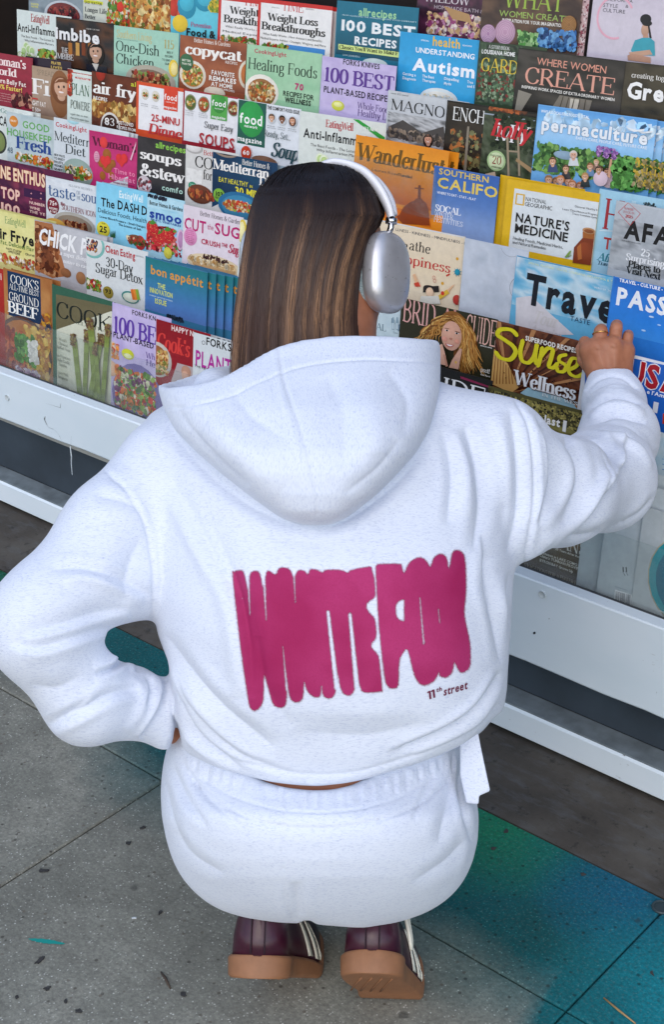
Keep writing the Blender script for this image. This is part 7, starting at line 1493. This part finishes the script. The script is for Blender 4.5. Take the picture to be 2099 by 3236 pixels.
# ---- sweatpants
PANTS = [(1690, 404, 1090, 1.885, .13), (1740, 386, 1105, 1.866, .145), (1780, 378, 1103, 1.850, .155), (1815, 374, 1101, 1.838, .16), (1850, 373, 1106, 1.818, .17), (1875, 375, 1110, 1.80, .178), (1900, 377, 1112, 1.785, .185), (1950, 392, 1107, 1.785, .185), (2000, 414, 1092, 1.795, .18), (2040, 440, 1072, 1.81, .17), (2070, 470, 1048, 1.83, .155), (2095, 500, 1018, 1.85, .14), (2115, 536, 985, 1.87, .12), (2130, 580, 950, 1.89, .10), (2142, 640, 915, 1.91, .08), (2150, 740, 880, 1.925, .055), (2154, 810, 850, 1.94, .02)]
def build_pants():
    G, o, h = build_grid(330, 1190, 1290, 2200, 1.72, 2.62, .0062)
    t = loft(G, PANTS, 2.25)
    for sx in (-1, 1):
        kx = 770 + sx * 115; hip = 745 + sx * 170
        t = smin(t, chain(G, [(hip, 1950, 2.0, 150), (kx + sx * 40, 1640, 2.16, 128), (kx, 1440, 2.26, 100)], .03), .04)
        t = smin(t, chain(G, [(kx, 1440, 2.26, 98), (kx - sx * 5, 1700, 2.25, 84), (800 + sx * 85, 1975, 2.20, 56), (800 + sx * 85, 2030, 2.19, 52)], .02), .02)
    # notch between the two lobes underneath
    t = np.maximum(t, -capsule(G, pt(712, 2146, 1.82), .006, pt(716, 2150, 2.05), .010))
    vx, vy, d = seen(G); wl = np.interp(vx, [400, 420, 520, 580, 610, 660, 720, 770, 820, 850, 900, 960], [1640, 1680, 1760, 1796, 1814, 1829, 1836, 1835, 1824, 1808, 1778, 1700]).astype(np.float32)
    t = np.where((d < 2.12) & (vx > 400) & (vx < 1000), np.maximum(t, np.maximum((wl - vy) * d / FP, -1e3)), t)
    V, F = surface_nets(t, o, h); V = smooth(V, F, 3, .5); V, F = refine(V, F, 1); V = lumps(V, F, 20, .0009, 8)
    R_ = (1.6, 2.02)
    folds = [('seam', [(663, 1850), (661, 1930), (657, 2000), (660, 2060), (668, 2105), (684, 2140)], 2.4, 1.5, R_), ('seam', [(448, 1815), (500, 1858), (560, 1893), (640, 1918), (740, 1926), (830, 1918), (920, 1893), (990, 1860), (1045, 1812)], 3, 2.6, R_), ('seam', [(470, 1808), (540, 1850), (640, 1880), (740, 1888), (840, 1878), (930, 1852), (1010, 1805)], 2.5, 1.2, R_),
             ('groove', [(1078, 1765), (1072, 1830), (1082, 1900), (1098, 1960)], 8, 3.5, R_), ('groove', [(1060, 1790), (1040, 1880), (1020, 1960)], 16, 2.2, R_), ('ridge', [(1090, 1860), (1085, 1960), (1060, 2050)], 12, 1.8, R_), ('groove', [(400, 1775), (430, 1850), (480, 1920)], 9, 2.4, R_), ('groove', [(420, 1765), (470, 1840), (560, 1920)], 7, 2.0, R_), ('groove', [(385, 1820), (400, 1900), (430, 1980)], 12, 1.6, R_),
             ('groove', [(1010, 1800), (985, 1850), (960, 1905)], 6, 1.6, R_), ('groove', [(686, 2050), (690, 2100), (698, 2146)], 15, 2.4, R_), ('groove', [(400, 1930), (450, 1990), (520, 2030)], 12, 1.6, R_), ('groove', [(1095, 1930), (1040, 2000), (960, 2050)], 14, 1.8, R_)]
    rr = np.random.default_rng(11)
    for k in range(46):
        x = 440 + k * 13.6 + rr.uniform(-4, 4); yb = np.interp(x, [440, 560, 700, 760, 900, 1060], [1755, 1800, 1832, 1836, 1802, 1745]); l = rr.uniform(28, 62)
        folds.append(('groove' if k % 2 else 'ridge', [(x, yb + 4), (x + rr.uniform(-4, 4), yb + l)], rr.uniform(2.6, 4.4), rr.uniform(.8, 1.7), R_))
    V = sculpt(V, F, folds, 1.7); V = smooth(V, F, 1, .3)
    finish('sweatpants', V, F, MAT['fleece_trousers'], person)
    # side pocket bag hanging open at the right hip
    out = [(1070, 1716), (1112, 1703), (1118, 1735), (1140, 1838), (1114, 1849), (1113, 1869), (1084, 1866), (1070, 1800)]
    V = []; F = []
    for dd in (1.875, 1.892): V += [pt(x, y, dd + .02 * ((1140 - x) / 70 - .5)) for x, y in out]
    n = len(out); F = [tuple(range(n))[::-1], tuple(range(n, 2 * n))] + [(i, (i + 1) % n, n + (i + 1) % n, n + i) for i in range(n)]
    me = mesh_np('pocket_flap', to_world(np.array(V)) - np.array(person.location), F, vec=np.array(V)); o_ = link('pocket_flap', me, person, MAT['fleece_trousers'])
    bv = o_.modifiers.new('b', 'BEVEL'); bv.width = .0025; bv.segments = 3; bv.limit_method = 'ANGLE'; me.polygons.foreach_set('use_smooth', np.ones(len(me.polygons), dtype=bool))
build_pants()

# ---- body: one skin surface (head, neck, torso, arms) with both hands
def hand_sdf(G, wrist, segs_list, palm):
    t = None
    for a, ra, b, rb in palm:
        f = capsule(G, a, ra, b, rb); t = f if t is None else smin(t, f, .012)
    for ch_ in segs_list:
        f = None
        for i in range(len(ch_) - 1):
            g = capsule(G, ch_[i][0], ch_[i][1], ch_[i + 1][0], ch_[i + 1][1]); f = g if f is None else smin(f, g, .003)
        t = smin(t, f, .003)
    return t
def build_body():
    G, o, h = build_grid(250, 1520, 420, 1960, 1.80, 2.50, .0085)
    hc = pt(758, 585, 2.045)
    t = ellipsoid(G, hc, (.078, .104, .094)); t = smin(t, ellipsoid(G, pt(800, 672, 2.07), (.056, .058, .058)), .03)
    t = smin(t, capsule(G, pt(785, 700, 2.03), .056, pt(760, 880, 1.98), .060), .02)      # neck
    t = smin(t, ellipsoid(G, pt(840, 640, 2.145), (.015, .020, .022)), .01)                # nose, away from us
    t = smin(t, ellipsoid(G, pt(850, 655, 2.03), (.010, .022, .014)), .006)
    t = smin(t, capsule(G, pt(560, 1010, 2.0), .055, pt(1010, 1010, 2.0), .055), .05)      # shoulders
    t = smin(t, chain(G, [(740, 1000, 2.0, 190), (735, 1300, 1.92, 180), (735, 1600, 1.92, 165)], .04), .05)
    t = smin(t, loft(G, [(1600, 500, 980, 1.85, .12), (1780, 470, 1030, 1.848, .12), (1835, 480, 1000, 1.846, .12), (1900, 500, 980, 1.86, .12)], 2.3), .03)
    t = smin(t, chain(G, [(520, 1030, 1.98, 80), (240, 1250, 1.93, 78), (110, 1460, 1.87, 62), (300, 1630, 1.93, 50), (372, 1655, 1.95, 44)], .02), .03)
    t = smin(t, chain(G, [(1040, 1030, 1.98, 84), (1300, 1130, 2.09, 76), (1400, 1115, 2.20, 62), (1428, 960, 2.36, 46), (1419, 880, 2.42, 40)], .02), .03)
    V, F = surface_nets(t, o, h); V = smooth(V, F, 2, .5); V, F = refine(V, F, 1)
    # right hand, knuckles up, fingers curling over the edge of the stack
    G2, o2, h2 = build_grid(1310, 1520, 700, 930, 2.34, 2.54, .0013)
    px = lambda p: p * 2.42 / FP
    D = 2.425
    palm = [(pt(1404, 905, D - .004), px(30), pt(1389, 812, D - .012), px(27)), (pt(1432, 905, D - .004), px(30), pt(1425, 806, D - .016), px(25)), (pt(1446, 900, D), px(24), pt(1455, 815, D - .006), px(18)),
            (pt(1390, 880, D + .004), px(22), pt(1368, 822, D), px(20)), (pt(1372, 812, D - .002), px(20), pt(1452, 818, D - .004), px(20))]
    fingers = [
        [(pt(1366, 812, D - .006), px(19)), (pt(1360, 796, D + .006), px(14.5)), (pt(1362, 806, D + .034), px(12.5)), (pt(1368, 822, D + .05), px(11))],
        [(pt(1392, 806, D - .012), px(18.5)), (pt(1397, 771, D - .006), px(16.5)), (pt(1398, 767, D + .010), px(14.6)), (pt(1400, 786, D + .036), px(12.5)), (pt(1402, 800, D + .05), px(11))],
        [(pt(1428, 802, D - .012), px(17.5)), (pt(1433, 764, D - .006), px(15.2)), (pt(1434, 757, D + .008), px(14.2)), (pt(1435, 775, D + .038), px(12.5)), (pt(1435, 792, D + .054), px(11))],
        [(pt(1456, 812, D - .006), px(15.5)), (pt(1460, 784, D), px(12.8)), (pt(1461, 779, D + .012), px(12.2)), (pt(1460, 795, D + .034), px(11)), (pt(1458, 808, D + .046), px(9.5))],
        [(pt(1380, 870, D + .014), px(16)), (pt(1356, 838, D + .026), px(14.5)), (pt(1350, 812, D + .042), px(12.5)), (pt(1356, 796, D + .052), px(11))]]
    fingers = [[(c_, r_ * .93) for c_, r_ in ch_] for ch_ in fingers]; t2 = hand_sdf(G2, None, fingers, palm); V2, F2 = surface_nets(t2, o2, h2); V2 = smooth(V2, F2, 2, .5)
    kn = [('ridge', [(1386, 812), (1397, 800)], 9, 1.2), ('ridge', [(1424, 808), (1432, 798)], 9, 1.2), ('groove', [(1382, 776), (1398, 772), (1412, 777)], 2.4, .5), ('groove', [(1421, 768), (1434, 764), (1446, 769)], 2.4, .5), ('ridge', [(1392, 815), (1408, 870)], 4, .7), ('ridge', [(1428, 812), (1430, 868)], 4, .7), ('groove', [(1410, 815), (1418, 860)], 6, .8), ('groove', [(1444, 815), (1442, 860)], 6, .8), ('groove', [(1376, 822), (1392, 862)], 6, .7)]
    V2 = sculpt(V2, F2, kn)
    # left hand on the hip, mostly behind the waist
    G3, o3, h3 = build_grid(350, 520, 1600, 1800, 1.90, 2.16, .0018)
    D3 = 1.955; q = lambda p: p * D3 / FP
    palm3 = [(pt(372, 1664, D3), q(36), pt(412, 1692, D3 + .02), q(27)), (pt(380, 1690, D3), q(26), pt(412, 1708, D3 + .03), q(20)), (pt(412, 1692, D3 + .02), q(27), pt(436, 1690, D3 + .07), q(26))]
    f3 = [[(pt(440, 1668, D3 + .07), q(14)), (pt(456, 1664, D3 + .10), q(12)), (pt(470, 1668, D3 + .13), q(10))], [(pt(440, 1686, D3 + .07), q(14)), (pt(458, 1686, D3 + .11), q(12)), (pt(472, 1692, D3 + .15), q(10))],
          [(pt(438, 1704, D3 + .07), q(14)), (pt(454, 1708, D3 + .10), q(12)), (pt(468, 1716, D3 + .14), q(10))], [(pt(434, 1720, D3 + .06), q(12)), (pt(448, 1726, D3 + .09), q(10)), (pt(460, 1734, D3 + .11), q(9))],
          [(pt(408, 1680, D3 + .01), q(15)), (pt(424, 1660, D3 + .03), q(13)), (pt(444, 1650, D3 + .05), q(10))]]
    t3 = hand_sdf(G3, None, f3, palm3); V3, F3 = surface_nets(t3, o3, h3); V3 = smooth(V3, F3, 2, .5)
    n1, n2 = len(V), len(V) + len(V2)
    finish('body', np.concatenate([V, V2, V3]), np.concatenate([F, F2 + n1, F3 + n2]), MAT['skin'], person)
build_body()
def build_ring():
    c = pt(1397.5, 786, 2.4165); mb = MB(); r = 17.6 * 2.42 / FP; ax = pt(1396.5, 768, 2.418) - pt(1398.5, 803, 2.413); ax /= np.linalg.norm(ax)
    u = np.array([1.0, .05, 0]); u -= ax * (u @ ax); u /= np.linalg.norm(u); v = np.cross(ax, u)
    c = pt(1396.2, 776, 2.4185)
    mb.tube(to_world(np.array([c + r * (math.cos(t) * u + math.sin(t) * v) for t in np.linspace(0, 6.2832, 40)])), .0011, 6)
    set_props(mb.build('ring', MAT['gold'], None, True), 'thin gold ring on the finger of the reaching hand', 'ring')
build_ring()

# ---- hair
HAIR = [(377, 715, 775, 2.03, .02), (384, 672, 818, 2.00, .05), (395, 640, 845, 1.975, .075), (420, 612, 868, 1.945, .10), (450, 594, 884, 1.925, .12), (500, 579, 896, 1.905, .135), (530, 574, 880, 1.898, .138), (560, 569, 870, 1.893, .138), (620, 560, 849, 1.888, .13), (680, 553, 838, 1.886, .12), (740, 546, 833, 1.884, .10), (800, 541, 837, 1.880, .07), (860, 538, 838, 1.876, .055), (960, 545, 836, 1.872, .04)]
def build_hair():
    G, o, h = build_grid(520, 930, 370, 1000, 1.85, 2.30, .006); rows = [(y, l + 5, r - 5, f + .006, b) for y, l, r, f, b in HAIR]; t = loft(G, rows, 2.15); V, F = surface_nets(t, o, h); V = smooth(V, F, 4, .5)
    hb = finish('hair', V, F, MAT['hair_base'], person)
    Hn = np.array(HAIR, float); rr = np.random.default_rng(21); VV, FF, CC = [], [], []
    nst, npt = 9500, 20
    clump = rr.uniform(-1, 1, 260)
    dark, mid, light, gold = (np.array(lin(c)) for c in ((.10, .06, .045), (.25, .155, .105), (.47, .33, .225), (.62, .47, .335)))
    streak = [(-.96, .05, .8), (-.78, .02, .5), (-.45, .04, .45), (-.12, .07, .7), (.12, .05, .6), (.30, .045, .95), (.47, .04, .75), (.66, .06, .9), (.82, .04, .7)]
    for i in range(nst):
        s0 = rr.uniform(-1, 1); cl = clump[np.argmin(np.abs(clump - s0))]; y0 = 376.5 + abs(rr.normal(0, 1)) * 3 if rr.random() < .8 else rr.uniform(385, 620); y1 = rr.uniform(860, 955) if rr.random() < .9 else rr.uniform(700, 860)
        lay = rr.uniform(0, 1) ** 2; ph, fr, am = rr.uniform(0, 6.28), rr.uniform(.8, 2.4), (rr.uniform(.004, .016) if rr.random() < .9 else rr.uniform(.03, .07))
        hl = max(a * math.exp(-((s0 - c) / w) ** 2) for c, w, a in streak) * rr.choice([.1, .35, .7, 1.0, 1.3]); base_l = rr.uniform(.0, .22)
        wid = rr.uniform(.00022, .00048); b0 = len(VV); fly = rr.random() < .05
        for k in range(npt):
            u = k / (npt - 1); y = y0 + (y1 - y0) * u
            s = s0 * (1 - .22 * u) + cl * .22 * u + am * math.sin(fr * 6.28 * u + ph) * (u * 1.2) + (.05 * u * u * math.sin(ph) if fly else 0)
            s = max(-.998, min(.998, s)) * (1.0 + (.035 * u if fly else 0))
            L0, R0, f0, b_ = (np.interp(y, Hn[:, 0], Hn[:, q]) for q in (1, 2, 3, 4))
            # strands start from the parting and fan out over the crown
            conv = min(1, ((y - 377) / 60)) ** .5; xc = (L0 + R0) / 2; x = xc + s * (R0 - L0) / 2; x = 745 * (1 - conv) + x * conv if y0 < 384 else x
            depth = f0 + b_ - b_ * math.sqrt(max(0, 1 - min(1, abs(s)) ** 2)) + lay * .004 - .002 - .0022 * math.sin(31 * s0) * u
            p = pt(x, y, depth); tw = wid * (1 - .75 * u ** 3); VV += [p + np.array([-tw, 0, 0]), p + np.array([0, 0, tw * 1.2]), p + np.array([tw, 0, 0])]
            g = np.clip((y - 470 - 60 * math.sin(7 * s0)) / 170, 0, 1) ** 1.3; m1 = np.clip((y - 430) / 330, 0, 1)
            c = dark * (1 - m1 * .8) + mid * m1 * .8; c = c * (1 - g * hl) + (light * (1 - g) + gold * g * .6 + light * g * .4) * g * hl; c = c * (1 + base_l * (rr.random() - .3)); CC += [c] * 3
        for k in range(npt - 1):
            a = b0 + 3 * k
            FF += [(a, a + 1, a + 4, a + 3), (a + 1, a + 2, a + 5, a + 4)]
    W = to_world(np.array(VV)) - np.array(person.location); me = mesh_np('hair_strands', W, np.array(FF), smooth=True, cols=np.array(CC)); o_ = link('hair_strands', me, hb, MAT['hair']); o_['kind'] = 'stuff'
    # root offset: hair is itself a child of the person at the same origin
build_hair()

# ---- headphones
def superblob(c, ax, r, n=3.0, nu=40, nv=24):
    """rounded-square disc: ax = (u, v, w) unit vectors, r radii"""
    V = []; F = []
    for j in range(nv + 1):
        ph = -math.pi / 2 + math.pi * j / nv; cw, sw = math.cos(ph), math.sin(ph); cw = max(cw, 0) ** (2 / n * 1.0) if cw > 0 else 0; swp = math.copysign(abs(sw) ** (2 / 2.6), sw)
        for i in range(nu):
            t = 2 * math.pi * i / nu; cu = math.copysign(abs(math.cos(t)) ** (2 / n), math.cos(t)); su = math.copysign(abs(math.sin(t)) ** (2 / n), math.sin(t))
            V.append(c + ax[0] * r[0] * cw * cu + ax[1] * r[1] * cw * su + ax[2] * r[2] * swp)
    for j in range(nv):
        for i in range(nu): F.append((j * nu + i, j * nu + (i + 1) % nu, (j + 1) * nu + (i + 1) % nu, (j + 1) * nu + i))
    return V, F
def build_headphones():
    hp = empty('headphones', tuple(to_world(pt(760, 560, 2.0))), 'white over-ear headphones with brushed silver cups worn over the long brown hair', 'headphones')
    off = np.array(hp.location)
    def put(name, VF, mat, smooth_=True, par=hp):
        V, F = VF; me = mesh_np(name, to_world(np.array(V)) - off, F, smooth=smooth_); return link(name, me, par, mat)
    a = math.radians(36); tilt = math.radians(-6)
    for side in (1, -1):
        w = np.array([side * math.cos(a) if side > 0 else -math.cos(a), 0, math.sin(a) * side]); w /= np.linalg.norm(w)     # outward axis
        v = np.array([math.sin(-tilt) * .9, math.cos(tilt), 0.0]); v -= w * (v @ w); v /= np.linalg.norm(v); u = np.cross(v, w)
        if side > 0: c = pt(899, 634, 1.995)
        else: c = pt(612, 612, 2.10)
        put('ear_cup', superblob(c, (u, v, w), (.043, .0540, .0205), 2.6), MAT['cup'])
        put('ear_cushion', superblob(c - w * .022, (u, v, w), (.0385, .0505, .0165), 2.6), MAT['cushion'])
        put('cushion_ring', superblob(c - w * .0105, (u, v, w), (.0388, .0525, .008), 2.45), MAT['cup'])
        top = c + v * .0535 - w * .004
        if side > 0:
            mb = MB(); mb.tube(to_world(np.array([c + v * .048, pt(909, 530, 1.992), pt(910, 515, 1.992)])), .0042, 12); mb.v = [tuple(np.array(p)) for p in mb.v]; o_ = mb.build('stem', MAT['chrome'], hp, True)
            mb = MB(); mb.tube(to_world(np.array([pt(909.5, 521, 1.992), pt(910.5, 508, 1.992)])), .0078, 16); mb.build('collar', MAT['chrome'], hp, True)
    band = [(910.5, 511, 1.992, .0072), (906, 490, 1.995, .0082), (897, 468, 1.999, .0092), (884, 445, 2.004, .0100), (868, 424, 2.010, .0105), (848, 405, 2.017, .0105), (824, 392, 2.025, .0100), (800, 384, 2.032, .0095), (774, 381, 2.040, .0088), (745, 390, 2.05, .0085), (705, 408, 2.07, .0085), (668, 432, 2.08, .0085), (632, 470, 2.09, .0085), (602, 510, 2.09, .0080), (598, 545, 2.095, .006)]
    P = catmull([pt(*b[:3]) for b in band], n=4); Rr = np.interp(np.linspace(0, 1, len(P)), np.linspace(0, 1, len(band)), [b[3] for b in band])
    V = []; n = 14; F = []
    for i, p in enumerate(P):
        t = P[min(i + 1, len(P) - 1)] - P[max(i - 1, 0)]; t /= np.linalg.norm(t); up = np.array([0, 0, 1.0]); up -= t * (up @ t); up /= np.linalg.norm(up); b = np.cross(t, up)
        V += [p + Rr[i] * 1.15 * (1.35 * math.cos(q) * up + .62 * math.sin(q) * b) for q in np.linspace(0, 6.2832, n, endpoint=False)]
    F = [(i * n + k, i * n + (k + 1) % n, (i + 1) * n + (k + 1) % n, (i + 1) * n + k) for i in range(len(P) - 1) for k in range(n)]
    put('headband', (V, F), MAT['ivory_plastic'])
    # knit canopy between the band's two rails, seen edge-on behind the front rail
    rail = [(909, 506, 2.020), (903, 478, 2.03), (890, 452, 2.045), (872, 430, 2.058), (852, 415, 2.07), (828, 402, 2.08), (800, 392, 2.085), (770, 388, 2.09)]
    mb = MB(); mb.tube(to_world(catmull([pt(x + 6, y - 6, d) for x, y, d in rail], n=4)), .0058, 10); mb.build('headband_rail', MAT['ivory_plastic'], hp, True)
build_headphones()

# ---- shoes
def build_shoe(ball_px, yaw_deg, pitch_deg, label, bend=.66, side=1, flare=.034):
    """foot axis s from heel (0) to toe (1); heel lifted about the ball"""
    ball = on_z(*ball_px, 0.0); Lf = .268
    va = math.atan2(R[1] @ np.array([0, 0, -1.0]), R[0] @ np.array([0, 0, -1.0])); yw = va + math.radians(yaw_deg)
    fw = np.array([math.cos(yw), math.sin(yw), 0]); lt = np.array([-fw[1], fw[0], 0]); up = np.array([0, 0, 1.0])
    def place(s, x, z):
        """s along foot 0..1, x lateral metres, z height metres"""
        ds = (s - bend) * Lf; a = math.radians(pitch_deg) * (1 / (1 + math.exp((s - bend + .03) / .035)))
        if ds < 0: f_, h_ = ds * math.cos(a) + z * math.sin(a), -ds * math.sin(a) + z * math.cos(a)
        else: f_, h_ = ds + z * math.sin(a), z * math.cos(a)
        return ball + fw * f_ + lt * x + up * (h_ + .001)
    ss = np.concatenate([[0, .004, .012, .024, .04, .06, .085, .11, .14], np.linspace(.18, .92, 26), [.95, .975, .99, .998]])
    def half(s, k=1.0):
        w = np.interp(s, [0, .15, .3, .5, .68, .82, .93, 1], [.038, .038, .037, .037, .042, .040, .038, .036])
        if s < .15: w *= math.sqrt(max(.02, 1 - (1 - s / .15) ** 2.4))
        if s > .8: w *= math.sqrt(max(.02, 1 - ((s - .8) / .2) ** 2.6))
        return w * k
    def curve(s): u_ = min(1, max(0, (s - .2) / .45)); return -flare * u_ * u_ * (3 - 2 * u_)
    shoe = person
    def ringmesh(name, prof, mat, closed=True, smooth_=True, s_list=ss, par=shoe):
        V = []; n = None
        for s in s_list:
            sec = prof(s); n = len(sec); V += [place(s, x + curve(s), z) for x, z in sec]
        m = len(s_list); F = [(i * n + k, i * n + (k + 1) % n, (i + 1) * n + (k + 1) % n, (i + 1) * n + k) for i in range(m - 1) for k in range(n if closed else n - 1)]
        if closed: F += [tuple(range(n))[::-1], tuple(range((m - 1) * n, m * n))]
        me = mesh_np(name, np.array(V) - np.array(par.location), F, smooth=smooth_); o_ = link(name, me, par, mat); 
        if label: o_['label'] = label + ' ' + name.replace('_', ' ')
        return o_
    th = lambda s: np.interp(s, [0, .3, .6, 1], [.030, .028, .022, .018])
    def sole(s):
        w = half(s) + .004; t = th(s); e = .0035
        return [(-w + e, 0), (w - e, 0), (w, e), (w + .001, t - e), (w - .002, t), (-w + .002, t), (-w - .001, t - e), (-w, e)]
    so = ringmesh('sole', sole, MAT['gum_rubber'])
    bv = so.modifiers.new('b', 'BEVEL'); bv.width = .0015; bv.segments = 2; bv.limit_method = 'ANGLE'
    def upper(s):
        w = half(s); t = th(s) - .002; H = np.interp(s, [0, .06, .25, .4, .6, .8, .95, 1], [.072, .078, .070, .078, .060, .044, .032, .022])
        out = []
        for q in np.linspace(0, math.pi, 13):
            cx = math.copysign(abs(math.cos(q)) ** .55, math.cos(q)); out.append((w * cx * (1 - .18 * math.sin(q) ** 2), t + H * math.sin(q) ** .75))
        return out
    ringmesh('shoe_upper', upper, MAT['maroon_leather'])
    # three serrated stripes on each flank, slanting forward
    for sd in (-1, 1):
        for k in range(3):
            s0 = .40 + k * .085; V = []; n = 12
            for i in range(n + 1):
                t = i / n; s = s0 + .10 * (1 - t) * 1.0; z = th(s) + .004 + t * .048; hw = .025 * (1 - .35 * t)
                for q in (-hw, hw):
                    s_ = s + q; w = half(s_); H = np.interp(s_, [0, .06, .25, .4, .6, .8, .95, 1], [.072, .078, .070, .078, .060, .044, .032, .022]); zz = min((z - th(s_) + .002) / H, .98); qa = math.asin(min(1, zz ** (1 / .75)))
                    cx = abs(math.cos(qa)) ** .55; V.append(place(s_, sd * (w * cx * (1 - .18 * math.sin(qa) ** 2) + .0016) + curve(s_), z))
            F = [(2 * i, 2 * i + 1, 2 * i + 3, 2 * i + 2) for i in range(n)]
            me = mesh_np('stripe', np.array(V) - np.array(shoe.location), F, smooth=True); o_ = link('stripe', me, shoe, MAT['cream_leather']); so2 = o_.modifiers.new('t', 'SOLIDIFY'); so2.thickness = .0016; so2.offset = 0
        # dark suede panel low behind the stripes
    # stitched heel tab, cream collar trim
    mb = MB()
    for x in (-.009, .009):
        P = [place(.0 + .004 * math.sin(t * 3), x + 0, th(0) + .002 + t * .066) - fw * (.0016) for t in np.linspace(0, 1, 9)]
        mb.tube(P, .0009, 5)
    mb.build('heel_stitching', MAT['dark_suede'], shoe, True)
    for sd in (-1, 1):
        mb = MB(); P = [place(s, sd * (half(s) * .80 + .001) + curve(s), th(s) + z) for s, z in ((.10, .072), (.18, .066), (.27, .060), (.36, .070), (.42, .078))]; mb.tube(catmull(P, n=4), .0032, 8)
        mb.build('collar_trim', MAT['cream_leather'], shoe, True)
    if 'right' in label:
        mb = MB(); P = [place(.20, -.040, .092), place(.16, -.047, .060), place(.19, -.050, .042), place(.24, -.050, .058), place(.27, -.044, .092)]; mb.tube(catmull(P, n=5), .0026, 8); mb.build('lace_loop', MAT['cream_leather'], shoe, True)
    # grooves pressed into the underside of the heel
    mb = MB()
    for k in range(4):
        P = [place(s, (-.020 + k * .0135) + (s - .25) * .05, -.0004) for s in (.12, .24, .36, .48)]; mb.tube(P, .0013, 5)
    tr = mb.build('tread_ribs', MAT['gum_rubber'], shoe, True); tr['kind'] = 'stuff'
build_shoe((627, 2264), -4, 42, 'left shoe', side=-1, flare=.030)
build_shoe((872, 2316), -4, 54, 'right shoe', side=-1, flare=.022)
